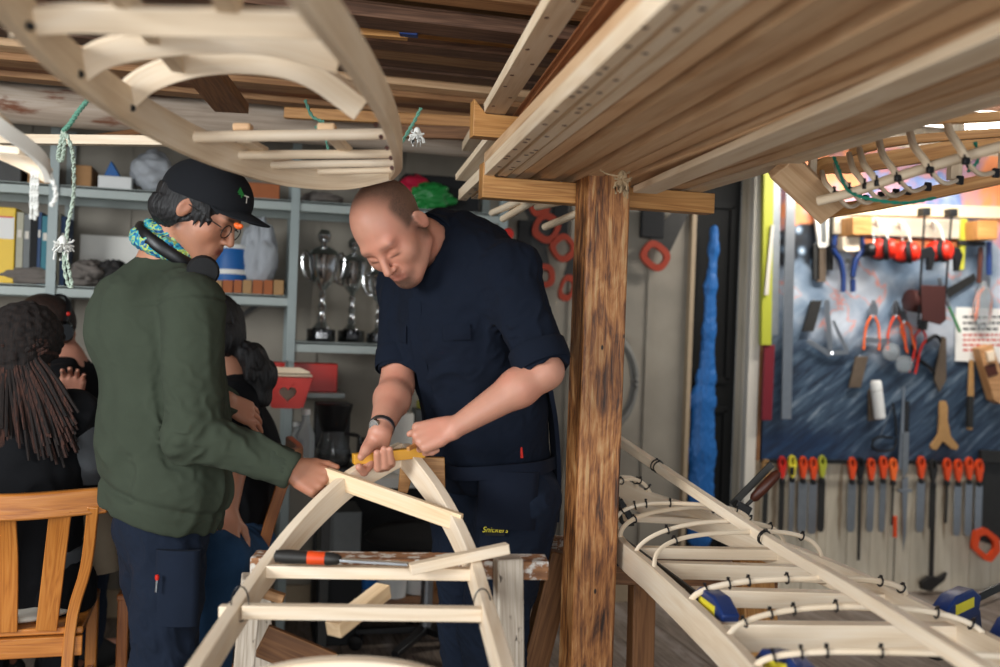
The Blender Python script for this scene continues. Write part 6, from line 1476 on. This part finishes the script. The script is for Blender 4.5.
V.cone(nkB-UP*.05, sL, .045, .045, k=.02); V.cone(nkB-UP*.05, sR, .045, .045, k=.02)
def forearm(V, e, w, r=(.044, .047, .026)):
    m = e.lerp(w, .3); V.cone(e, m, r[0], r[1], k=.02); V.cone(m, w, r[1], r[2], k=.02)
V.cone(sL, eL, .055, .044, k=.03); forearm(V, eL, wL); V.cone(sR, eR, .055, .043, k=.03); forearm(V, eR, wR, (.043, .046, .027))
for p, k, a in ((p1, k1, a1), (p2, k2, a2)):
    V.chain([p, k, a], [.085, .055, .04], .03); V.cone(a-UP*.03, a-UP*.045+fB*.16, .038, .03, k=.02)
# his left hand: a loose fist, back of the hand to the camera
dL = cdir(-.88, .05, -.30); nL = cdir(.05, -.75, .62)
hand_sdf(V, wL+dL*.002, dL, nL, -1, [(1.15, 1.25, .7), (1.25, 1.3, .7), (1.3, 1.3, .7), (1.35, 1.3, .7)], 1.04, spread=.05, thumb_dir=cdir(-.75, .35, -.15), tcurl=.4)
# his right hand round the yellow block: fingers come under it and up the near side
blkA, blkB = Pt(353, 459, 2.445), Pt(424, 452, 2.52)
dR = cdir(-.16, -.10, -.90); nR = cdir(.55, .60, -.35)
wr2 = wR+cdir(0, 0, -.004)
P_palm = Pt(374, 450, 2.475)
for o in (-.026, -.009, .009, .026):
    V.cone(wr2+cdir(o*.5, 0, 0), P_palm+cdir(o*.9, .012, 0), .0145, .0125, k=.012)
fing = [((374, 458), (364, 472), (359, 467)), ((381, 466), (378, 468), (377, 453)), ((387, 465), (385, 466), (384, 449)), ((392, 462), (391, 462), (390, 449))]
for i, (a, b, c) in enumerate(fing):
    tb = 2.482
    A0, A1, A2, A3 = Pt(a[0]-1, a[1]-10, tb+.01), Pt(a[0], a[1]+2, tb-.004), Pt(b[0], b[1], 2.448), Pt(c[0], c[1], 2.428)
    r = (.0108, .0105, .0098, .0085)[i]
    V.cone(A0, A1, r*1.1, r*1.05, k=.006); V.cone(A1, A2, r*1.03, r, k=.003); V.cone(A2, A3, r, r*.86, k=.003)
V.chain([Pt(374, 441, 2.465), Pt(366, 450, 2.44), Pt(361, 457, 2.425)], [.0175, .0125, .0095], .008)
def maskB(Q):
    r = np.linalg.norm(Q, axis=1) < .17; Q = Q/sB
    x, y, z = Q[:, 0], Q[:, 1], Q[:, 2]
    # short hair band round back and sides, thin on the crown
    back = (np.abs(x) < .079)*sst(-y, -.045, .015)*sst(z, -.065, -.04)*1.0
    side = (np.abs(x) < .079)*sst(np.abs(x), .050, .066)*sst(z, .0, .02)*sst(-y, -.045, -.02)
    top = .75*sst(z, .04, .07)*sst(-y, -.035, .015)
    goat = np.exp(-((x/.033)**4+((z+.088)/.034)**4))*(y > .045)*.95*(1-.8*np.exp(-((x/.02)**4+((z+.064)/.008)**4)))
    br = np.exp(-(((np.abs(x)-.031)/.019)**4+((z-.024)/.0055)**2))*(y > .05)*.6
    eye = np.exp(-(((np.abs(x)-.031)/.014)**4+((z+.009)/.0028)**2))*(y > .06)*.8
    return np.clip(np.maximum.reduce([np.maximum(back, side)*.95, top, goat, br, eye]), 0, 1)*r
V.mesh('body', 'skin_pale', PB, attr={'mask': mask_fn(hB, RB, maskB), 'lip': mask_fn(hB, RB, lambda Q: .45*lipmask(Q/sB)*(np.linalg.norm(Q, axis=1) < .17))}, smooth=2)
def shirt():
    V = Vol(*bounds([nkB, sL, sR, eL, eR, hpB], .22), .0036)
    V.cone(nkB-UP*.02, chB, .085, .165, k=.06, flat=(fB, .85))
    V.chain([chB, wsB, hpB], [.182, .172, .168], .06, flat=(fB, .84))
    up_back = Pt(462, 268, 2.70); V.ell(up_back, (.135, .13, .135), k=.06); V.cone(Pt(440, 238, 2.68), Pt(470, 250, 2.70), .078, .09, k=.04)
    V.cone(nkB-UP*.03, sL, .078, .076, k=.09); V.cone(nkB-UP*.03, sR, .075, .072, k=.06)
    for s_, e_, r0, r1, kk in ((sL, eL, .080, .066, .90), (sR, eR, .072, .058, .80)):
        V.cone(s_, s_.lerp(e_, kk), r0, r1, k=.03)
        d_ = (e_-s_).normalized(); c_ = s_.lerp(e_, kk); V.ell(c_+d_*.085, (.083,)*3, k=.004, mode='sub')
    # neck opening
    V.cone(hB+RB@Vector((0, .02, .0)), nkB.lerp(hB, .2)+cdir(-.02, -.01, 0), .085, .070, k=.006, mode='sub')
    V.half(hpB-UP*.03, -UP, .01)
    f = wave_noise(61, 20, 8); r1 = ridges(71, 24, (1, 1, .5)); r2 = ridges(81, 60, (1, 1, .9))
    e0 = np.array(eL); s0 = np.array(sL)
    V.warp(lambda P: .003*f(P)+.010*r1(P)+r2(P)*(.0025+.005*np.exp(-(np.linalg.norm(P-(s0*.4+e0*.6), axis=1)/.12)**2)))
    return V.mesh('work_shirt', 'shirt_navy', PB, smooth=1)
sh = shirt()
for s_, e_, r, kk in ((sL, eL, .073, .86), (sR, eR, .062, .76)):
    rib_ring(s_.lerp(e_, kk), e_-s_, r, .055, 'sleeve_cuff', sh, mat='shirt_navy', m=40)
# collar, placket, chest pocket flap
mb = MB()
ax_ = (hB+RB@Vector((0, -.03, -.05))-nkB).normalized(); _, cy, cz = frame(ax_)
f0 = (fB-ax_*fB.dot(ax_)).normalized()
V = Vol(*bounds([nkB], .17), .0028)
V.cone(nkB-ax_*.06+cdir(.01, 0, 0), nkB+ax_*.07, .104, .080, k=.01); V.cone(nkB-ax_*.10, nkB+ax_*.12, .096, .070, k=.004, mode='sub')
V.half(nkB+ax_*.050, ax_+f0*.75, .006); V.half(nkB-ax_*.035, -(ax_+f0*.55), .006)
V.cone(nkB+f0*.05-ax_*.06, nkB+f0*.20+ax_*.03, .010, .022, k=.004, mode='sub')
V.mesh('collar', 'shirt_navy', sh)
def surf(px, py, o_, off=.0):
    """distance along the camera ray to a cloth surface, found on the finished mesh"""
    bpy.context.view_layer.update(); dg = bpy.context.evaluated_depsgraph_get(); oe = o_.evaluated_get(dg)
    mw = o_.matrix_world.inverted(); d = ray(px, py); hit, loc, n, i = oe.ray_cast(mw@CAM, (mw.to_3x3()@d).normalized())
    if not hit: return None
    w = o_.matrix_world@loc; return w-d.normalized()*off
def on_surf(px, py, o_, off, t):
    p = surf(px, py, o_, off); return p if p is not None else Pt(px, py, t)
pl = [on_surf(x, y, sh, .001, 2.5) for x, y in ((415, 298), (416, 325), (419, 350), (424, 380), (430, 405), (437, 430))]
mb = MB(); mb.sweep(pl, .034, .005, up=cdir(-.3, -.9, .1), n=4); mb.build('button_placket', 'shirt_navy', sh)
def decal_patch(poly, o_, off, thick, name, mat, par, t=2.5, n=9):
    """poly: four picture corners projected onto the garment"""
    mb = MB(); rings = []
    for i in range(n+1):
        v = i/n; row = []
        for j in range(n+1):
            u = j/n; x = (poly[0][0]*(1-u)+poly[1][0]*u)*(1-v)+(poly[3][0]*(1-u)+poly[2][0]*u)*v
            y = (poly[0][1]*(1-u)+poly[1][1]*u)*(1-v)+(poly[3][1]*(1-u)+poly[2][1]*u)*v
            row.append(on_surf(x, y, o_, off, t))
        back = [p+FWD*thick for p in row[::-1]]
        rings.append(row+back)
    mb.grid(rings, sm=True); return mb.build(name, mat, par, sharp=1.3)
decal_patch([(442, 326), (470, 324), (471, 340), (443, 341)], sh, .006, .01, 'pocket_flap', 'shirt_navy', sh)
decal_patch([(388, 320), (406, 326), (406, 344), (389, 338)], sh, .006, .01, 'pocket_flap', 'shirt_navy', sh)
# wrist watch
mb = MB(); aw, y_, z_ = frame(wR-eR); cw = wR.lerp(eR, .10)
ring = [cw+(y_*math.cos(a)+z_*math.sin(a))*.0305 for a in [2*math.pi*i/28 for i in range(28)]]
mb.sweep(ring, .004, .013, up=aw, closed=True)
wt = mb.build('watch_strap', 'steel', PB)
mb = MB(); q = cw+(cdir(-.45, -.85, .2)).normalized()*.031; mb.lathe([(.015, 0), (.016, .003), (.013, .007)], q, cdir(-.45, -.85, .2), m=18); mb.build('watch_case', 'chrome', wt)
trB = trousers('trousers', PB, hpB-UP*.02, p1, k1, a1, p2, k2, a2, 'work_navy', r=(.12, .088, .07), fl=fB, seed=13)
# hanging tool pockets on the waist
d1 = patch(Pt(508, 500, 2.60), cdir(1, .15, -.04), UP, .155, .15, .018, 'tool_pocket', 'pocket_navy', trB, thick=.03)
d2 = patch(Pt(506, 552, 2.625), cdir(1, .15, -.04), UP, .14, .11, .016, 'thigh_pocket', 'work_navy', trB, thick=.03)
mb = MB(); mb.sweep([Pt(440, 470, 2.66), Pt(462, 474, 2.60), Pt(500, 472, 2.585), Pt(540, 468, 2.63), Pt(556, 462, 2.72)], .006, .035, n=5); mb.build('belt', 'pocket_navy', trB)
def text_obj(s, P, X, Y, size, mat, par, name='logo_lettering', extrude=.0006, align='CENTER', shear=0, **kw):
    cu = bpy.data.curves.new(name, 'FONT'); cu.body = s; cu.size = size; cu.extrude = extrude; cu.align_x = align; cu.align_y = 'CENTER'; cu.shear = shear
    cu.materials.append(M[mat]); o = bpy.data.objects.new(name, cu); COL.objects.link(o)
    X = Vector(X).normalized(); Y = Vector(Y); Y = (Y-X*Y.dot(X)).normalized(); Z = X.cross(Y)
    bpy.context.view_layer.update(); me = bpy.data.meshes.new_from_object(o); bpy.data.objects.remove(o); o = bpy.data.objects.new(name, me); COL.objects.link(o)
    mm = Matrix((X, Y, Z)).transposed().to_4x4(); off = world_loc(par) if par else Vector(); mm.translation = Vector(P)-off
    if par: o.parent = par
    o.matrix_local = mm; return o
mb = MB(); mb.box(Pt(495, 530, 2.592), (.050, .004, .030), R=Matrix((RIGHT, FWD, UP)).transposed()); mb.build('brand_patch', 'black_soft', trB)
text_obj('Snickers', Pt(495, 530, 2.582), cdir(1, .05, 0), UP, .020, 'yellow_label', trB, shear=.3, extrude=.001)
mb = MB(); mb.tube([Pt(521, 447, 2.62), Pt(522, 458, 2.62)], .004, m=8); mb.build('marker_pen', 'red_plastic', trB)
mb = MB(); mb.sweep([Pt(548, 388, 2.70), Pt(553, 420, 2.72), Pt(556, 470, 2.74), Pt(554, 520, 2.74)], .07, .012, up=cdir(1, .2, 0), n=5); mb.build('tool_holster', 'pocket_navy', trB)
shoe(a1, fB, PB); shoe(a2, fB, PB)
# ---------- seated people, chairs and the round table ----------
# round table with a cloth
tc = Pt(-20, 480, 3.35); tc.z = 0; TR = .48
RT = thing('round_table', 'round table under a beige cloth behind the green-sweatshirt person', 'table', tc)
m_ = MB(); m_.lathe([(TR-.01, .70), (TR, .71), (TR, .735), (TR-.01, .74)], tc, m=48); m_.build('table_top', 'wood_ply', RT)
m_ = MB(); m_.lathe([(.04, .02), (.035, .70)], tc, m=16); m_.lathe([(.28, 0), (.28, .015), (.05, .04)], tc, m=24); m_.build('pedestal', 'steel_dark', RT)
m_ = MB(); rings = []
for i in range(9):
    row = []
    for j in range(96):
        a = 2*math.pi*j/96
        if i == 0: r, z = .002, .746
        elif i == 1: r, z = TR*.7, .746
        elif i == 2: r, z = TR+.003, .746
        else:
            k_ = (i-2)/6; r = TR+.008+.018*k_*math.sin(a*13+1)+.01*k_; z = .742-.26*k_
        row.append(tc+Vector((r*math.cos(a), r*math.sin(a), z)))
    rings.append(row)
m_.grid(rings, sm=True, caps=False); cl = m_.build('tablecloth', 'tablecloth', sharp=2); tag(cl, 'beige cloth hanging over the edge of the round table', 'tablecloth')
for k, (x, y, w, h, m__, nm, lab) in enumerate(((93, 471, .10, .02, 'blue_clamp', 'blue_case', 'dark blue case on the round table beside the sweatshirt'), (104, 478, .07, .012, 'paper', 'paper_sheet', 'white paper on the round table next to the blue case'), (84, 463, .16, .035, 'wood_fresh', 'wooden_tray', 'pale wooden tray on the round table'))):
    p = Pz(x, y, .748); m_ = MB(); m_.box((p.x, p.y, .748+h/2), (w, .12, h), R=Matrix.Rotation(.3*k, 3, 'Z')); tag(m_.build(nm, m__, bevel=.003), lab, nm.replace('_', ' '))
def wood_chair(o_, yaw, lab, mat='wood_chair', sc=1, slats=3, wd=.44, cushion=True, hb=.86, sp=1.0):
    """yaw = picture direction the sitter faces (as in basis)"""
    T = thing('wooden_chair', lab, 'chair', o_)
    R = basis(yaw, 0); X, Yv = Vector(R.col[0]), Vector(R.col[1]); P = lambda x, y, z: o_+X*x*sc+Yv*y*sc+UP*z*sc
    for q in (-1, 1):
        m_ = MB(); m_.beam(P(q*wd*.40, .19, 0), P(q*wd*.40, .19, .43), .034, .034); m_.build('leg', mat, T, bevel=.004)
        m_ = MB(); m_.sweep([P(q*wd*.40*sp, -.25, 0), P(q*wd*.41*sp, -.21, .43), P(q*wd*.43, -.235, .62), P(q*wd*.47, -.30, hb)], .030, .036, up=Yv, n=5); m_.build('leg', mat, T, bevel=.003)
        m_ = MB(); m_.beam(P(q*wd*.40, -.2, .20), P(q*wd*.40, .19, .20), .018, .028); m_.build('stretcher', mat, T, bevel=.002)
    for y in (-.21, .19): m_ = MB(); m_.beam(P(-wd*.42, y, .395), P(wd*.42, y, .395), .022, .055); m_.build('seat_rail', mat, T, bevel=.003)
    m_ = MB(); m_.prism([(-wd*.42, -.21), (wd*.42, -.21), (wd*.44, .21), (-wd*.44, .21)], P(0, 0, .435), X*sc, Yv*sc, .02); m_.build('seat', mat, T, bevel=.004)
    m_ = MB(); m_.sweep([P(-wd*.54, -.292, hb+.01), P(0, -.33, hb), P(wd*.54, -.292, hb+.01)], .026, .070, n=6); m_.build('top_rail', mat, T, bevel=.005)
    for i in range(slats):
        x = (i-(slats-1)/2)*wd*.27; m_ = MB(); m_.sweep([P(x*.8, -.212, .44), P(x*.95, -.245, .64), P(x*1.1, -.318, hb-.01)], .055, .012, up=Yv, n=5); m_.build('back_slat', mat, T, bevel=.002)
    if cushion: V_ = Vol(np.array(P(0, 0, .46))-.3, np.array(P(0, 0, .46))+.3, .007); V_.ell(P(0, 0, .462), (.175*sc, .19*sc, .026*sc), R, k=0); ob = V_.mesh('seat_cushion', 'cushion', None); tag(ob, lab.split(' ')[0]+' pad: pale seat cushion on the '+('chair of the person with dreadlocks' if 'dread' in lab else 'chair of the person in jeans'), 'cushion')
    return T
def sitter(lab, root, hc, RH, nk, sh, el, wr, hips, knees, feet, ch, mats, cl_, short=False, fdir=None, hv=.006):
    T = thing('person', lab, 'person', root)
    V = Vol(*bounds([hc, nk]+sh+el+wr+hips+knees+feet, .17), hv)
    head_sdf(V, hc, RH, 1.0); V.cone(hc+RH@Vector((0, -.03, -.05)), nk, .052, .06, k=.02); hip = (hips[0]+hips[1])*.5
    V.cone(nk, ch, .08, .12, k=.05); V.cone(ch, hip, .13, .13, k=.05)
    for i in (0, 1):
        V.cone(nk-UP*.03, sh[i], .06, .05, k=.04); V.chain([sh[i], el[i], wr[i]], [.048, .038, .026], .03)
        V.chain([hips[i], knees[i], feet[i]], [.08, .055, .04], .03); V.cone(feet[i], feet[i]+(fdir or Vector((0, 0, 0)))*.16-UP*.02, .038, .03, k=.02)
        hand_sdf(V, wr[i], (wr[i]-el[i]), UP, 1 if i else -1, [(.3, .4, .3)]*4)
    V.mesh('body', mats[0], T, attr={'mask': mask_fn(hc, RH, lambda Q: brows(Q)*(np.linalg.norm(Q, axis=1) < .16)), 'lip': mask_fn(hc, RH, lambda Q: lipmask(Q)*(np.linalg.norm(Q, axis=1) < .16))})
    V = Vol(*bounds([nk]+sh+el+hips, .17), hv)
    V.cone(nk-UP*.03, ch, .08, .155, k=.05); V.cone(ch, hip, .16, .165, k=.05)
    for i in (0, 1):
        V.cone(nk-UP*.04, sh[i], .068, .068, k=.05); e = sh[i].lerp(el[i], .6 if short else 1.0); V.cone(sh[i], e, .068, .055, k=.03)
        if not short: V.cone(el[i], el[i].lerp(wr[i], .85), .055, .04, k=.02)
    V.half(hip-UP*.06, -UP, .01); f = ridges(91, 30, (1, 1, .6)); V.warp(lambda P: .008*f(P)); V.mesh('shirt', mats[1], T, smooth=1)
    V = Vol(*bounds(hips+knees+feet, .17), hv+.001)
    V.cone(hips[0], hips[1], .13, .13, k=.03)
    for i in (0, 1): V.chain([hips[i], knees[i], feet[i]+UP*.04], [.11, .08, .06], .03)
    f2 = ridges(95, 34); V.warp(lambda P: .008*f2(P)); V.mesh('trousers', mats[2], T, smooth=1)
    for i in (0, 1): shoe(Vector((feet[i].x, feet[i].y, .09)), (fdir or FWD), T)
    return T
# --- person with dreadlocks, seen from behind ---
hD = Pt(22, 352, 2.95); RD = basis(190, 12); nkD = Pt(26, 395, 2.92)
dy = lambda x, y, t: Pt(x, y, t)
gz = lambda p, z: Vector((p.x, p.y, z))
D = sitter('person seen from behind, long dreadlocks tied back, black shirt, sitting by the round table', gz(Pt(25, 600, 2.9), 0), hD, RD, nkD,
 [dy(-32, 418, 2.92), dy(76, 415, 2.92)], [dy(-45, 495, 3.1), dy(88, 492, 3.12)], [dy(0, 480, 3.35), dy(70, 478, 3.38)], [dy(-5, 590, 2.95), dy(50, 590, 2.95)], [gz(Pt(-10, 600, 3.35), .50), gz(Pt(60, 600, 3.35), .50)], [gz(Pt(-10, 640, 3.38), .08), gz(Pt(60, 640, 3.38), .08)],
 dy(24, 460, 2.95), ('skin_dark', 'tee_black', 'tee_black'), 0, fdir=FWD)
V = Vol(*bounds([hD], .17), .004); V.ell(hD+RD@Vector((.01, -.02, .045)), (.105, .118, .100), RD, k=0); V.ell(hD+RD@Vector((0, -.06, -.02)), (.082, .07, .08), RD, k=.03); V.ell(hD+RD@Vector((0, .11, -.05)), (.09, .07, .10), RD, k=.01, mode='sub'); f1_ = wave_noise(9, 1, 14, (140, 140, 140)); V.warp(lambda P: .003*f1_(P))
hr = V.mesh('hair', 'dread_dark', D)
gg = random.Random(12); m_ = MB(); m2 = MB()
for i in range(150):
    a = gg.uniform(-1.7, 1.5); u = gg.uniform(.0, 1)
    st = hD+RD@Vector((.088*math.sin(a)*(.5+.5*u), -.03-.085*math.cos(a)*(.55+.45*u), .115-.12*u))
    tie_p = hD+RD@Vector((.07*math.sin(a*.9), -.085-.025*math.cos(a), -.03+gg.uniform(-.01, .01)))
    ln = gg.uniform(.20, .36)*(1-.25*abs(a)/1.5); sx = math.sin(a)*.125+gg.uniform(-.015, .015)+.01
    q1 = tie_p+RIGHT*(sx*.35+.012)-FWD*.02-UP*ln*.4; q2 = tie_p+RIGHT*(sx*.75+.035)-FWD*gg.uniform(.01, .05)-UP*ln
    (m_ if gg.random() < .6 else m2).tube([st, st.lerp(tie_p, .5)+RD@Vector((math.sin(a)*.02, -.02, .01)), tie_p, q1, q2], gg.uniform(.0055, .008), n=5, m=6, taper=lambda t: .85+.25*math.sin(t*40)*.3-.35*max(0, t-.85)/.15)
m_.build('dreadlocks', 'dread', D); m2.build('dreadlocks', 'dread_dark', D)
m_ = MB(); ring = [hD+RD@Vector((.098*math.sin(t), -.02-.100*math.cos(t), -.02+.012*math.sin(t*1.0))) for t in [-1.9+3.8*i/26 for i in range(27)]]; m_.tube(ring, .008, m=8); m_.build('hair_band', 'dread', D)
m_ = MB(); P_s = [Pt(77, 405, 2.90), Pt(84, 425, 2.93), Pt(86, 445, 3.0)]
V = Vol(*bounds(P_s, .12), .006); V.chain([Pt(80, 418, 2.91), Pt(87, 455, 3.0), Pt(88, 492, 3.10)], [.052, .064, .062], .02); V.half(Pt(80, 396, 2.9), UP-RIGHT*.6, .01); V.mesh('sleeve', 'tee_grey', D)
V = Vol(*bounds([Pt(-10, 565, 2.9), Pt(60, 565, 2.9)], .2), .007); V.cone(Pt(2, 560, 2.96), Pt(34, 560, 2.96), .150, .150, k=.02); V.half(Pt(0, 548, 2.9), UP, .01); V.half(Pt(0, 602, 2.9), -UP, .01); V.mesh('sweater_hem', 'tee_grey', D)
wood_chair(gz(Pt(20, 600, 2.92), 0), 197, 'light honey-coloured wooden chair with slatted back, under the person with dreadlocks', wd=.46, hb=.80, sp=.85)
# --- person with headphones across the table ---
hE = Pt(48, 330, 3.72); RE = basis(150, 25); nkE = Pt(62, 362, 3.72)
E_ = sitter('person wearing black headphones over dark hair, bent over the round table', gz(Pt(80, 480, 3.77), 0), hE, RE, nkE,
 [dy(60, 385, 3.57), dy(100, 385, 3.82)], [dy(70, 440, 3.52), dy(102, 440, 3.77)], [dy(72, 400, 3.44), dy(85, 455, 3.62)], [dy(78, 480, 3.77), dy(105, 480, 3.82)], [gz(Pt(60, 500, 3.62), .5), gz(Pt(90, 500, 3.67), .5)], [gz(Pt(60, 550, 3.62), .08), gz(Pt(90, 550, 3.67), .08)],
 dy(86, 430, 3.77), ('skin_pale', 'tee_black', 'work_navy'), 0, fdir=basis(150, 0).col[1])
V = Vol(*bounds([hE], .16), .004); V.ell(hE+RE@Vector((0, -.02, .035)), (.088, .11, .092), RE, k=0); V.ell(hE+RE@Vector((0, -.06, -.02)), (.08, .06, .07), RE, k=.03); V.ell(hE+RE@Vector((0, .10, -.05)), (.09, .07, .09), RE, k=.01, mode='sub'); V.mesh('hair', 'hair_brown', E_)
m_ = MB(); m_.sweep([hE+RE@Vector((.098*math.cos(t), -.01, .005+.135*math.sin(t))) for t in [math.pi*i/24 for i in range(25)]], .01, .026, up=RE.col[1], round_=8); hq = m_.build('headphones', 'black_plastic', E_)
for q in (-1, 1): m_ = MB(); m_.lathe([(.03, -.015), (.042, -.008), (.042, .012), (.03, .022)], hE+RE@Vector((q*.094, -.005, -.008)), RE@Vector((q, 0, 0)), m=20); m_.build('ear_cup', 'black_gloss', hq)
m_ = MB(); m_.ellipsoid(hE+RE@Vector((.104, -.02, .06)), (.008, .008, .008), m=8, k=6); m_.build('light', 'red_plastic', hq)
# --- person in jeans with a ponytail, beyond the sweatshirt man ---
hC = Pt(216, 336, 3.30); RC_ = basis(205, 28); nkC = Pt(226, 375, 3.30)
C_ = sitter('person with black ponytail and blue jeans seated behind the green-sweatshirt person', gz(Pt(240, 640, 3.3), 0), hC, RC_, nkC,
 [dy(186, 392, 3.38), dy(238, 402, 3.22)], [dy(190, 460, 3.4), dy(236, 462, 3.12)], [dy(185, 470, 3.35), dy(229, 512, 3.02)], [dy(200, 560, 3.38), dy(238, 556, 3.25)], [gz(Pt(170, 560, 3.15), .60), gz(Pt(222, 535, 2.98), .60)], [gz(Pt(165, 600, 3.2), .08), gz(Pt(205, 640, 3.0), .08)],
 dy(228, 445, 3.32), ('skin_tan', 'tee_black', 'denim'), 0, short=True, fdir=basis(250, 0).col[1])
V = Vol(*bounds([hC, Pt(250, 375, 3.3), Pt(258, 400, 3.3)], .15), .004); V.ell(hC+RC_@Vector((0, -.018, .035)), (.090, .113, .094), RC_, k=0); V.ell(hC+RC_@Vector((0, -.05, -.03)), (.082, .075, .075), RC_, k=.03)
V.ell(hC+RC_@Vector((0, .11, -.05)), (.09, .07, .09), RC_, k=.01, mode='sub')
V.chain([Pt(238, 350, 3.27), Pt(252, 356, 3.25), Pt(261, 375, 3.24), Pt(258, 398, 3.24), Pt(254, 406, 3.24)], [.026, .040, .048, .036, .012], .02); ff = wave_noise(19, 1, 14, (200, 200, 30)); V.warp(lambda P: .003*ff(P)); V.mesh('hair', 'hair_black', C_)
wood_chair(gz(Pt(192, 610, 3.32), 0), 281, 'reddish wooden chair half hidden behind the boat frame, its pale cushion showing', 'wood_chair_red', wd=.40)
# ---------- camera, light ----------
cam = bpy.data.cameras.new('camera'); co = bpy.data.objects.new('camera', cam); COL.objects.link(co)
i_ = RIGHT*math.cos(RO)+UP*math.sin(RO); j_ = UP*math.cos(RO)-RIGHT*math.sin(RO)
m = Matrix((i_, j_, -FWD)).transposed().to_4x4(); m.translation = CAM; co.matrix_world = m
cam.sensor_width = 36; cam.lens = 36; cam.clip_start = .05; cam.clip_end = 60
cam.dof.use_dof = True; cam.dof.focus_distance = 2.62; cam.dof.aperture_fstop = 2.0
SC.camera = co
def area(name, loc, target, size, size_y, power, col):
    l = bpy.data.lights.new(name, 'AREA'); l.shape = 'RECTANGLE'; l.size = size; l.size_y = size_y; l.energy = power; l.color = col
    o = bpy.data.objects.new(name, l); COL.objects.link(o); o.location = loc
    o.rotation_euler = (Vector(target)-Vector(loc)).to_track_quat('-Z', 'Y').to_euler(); return o
area('window_daylight', (-3.1, .9, 1.9), (0.2, 2.4, 1.0), 2.2, 1.3, 150, (.93, .97, 1.0))
area('window_daylight_front', (-.4, -2.4, 1.35), (.5, 3, 1.35), 3.4, 1.9, 85, (.95, .98, 1.0))
area('tube_glow', (3.3, 3.95, 2.42), (3.2, 4.55, 1.6), 1.5, .12, 27, (1, .95, .88))
W = bpy.data.worlds.new('world'); SC.world = W; W.use_nodes = True
W.node_tree.nodes['Background'].inputs[0].default_value = (.75, .82, .9, 1); W.node_tree.nodes['Background'].inputs[1].default_value = .26
SC.view_settings.view_transform = 'Standard'; SC.view_settings.look = 'None'; SC.view_settings.exposure = 0.62; SC.view_settings.gamma = 1; SC.view_settings.use_curve_mapping = False
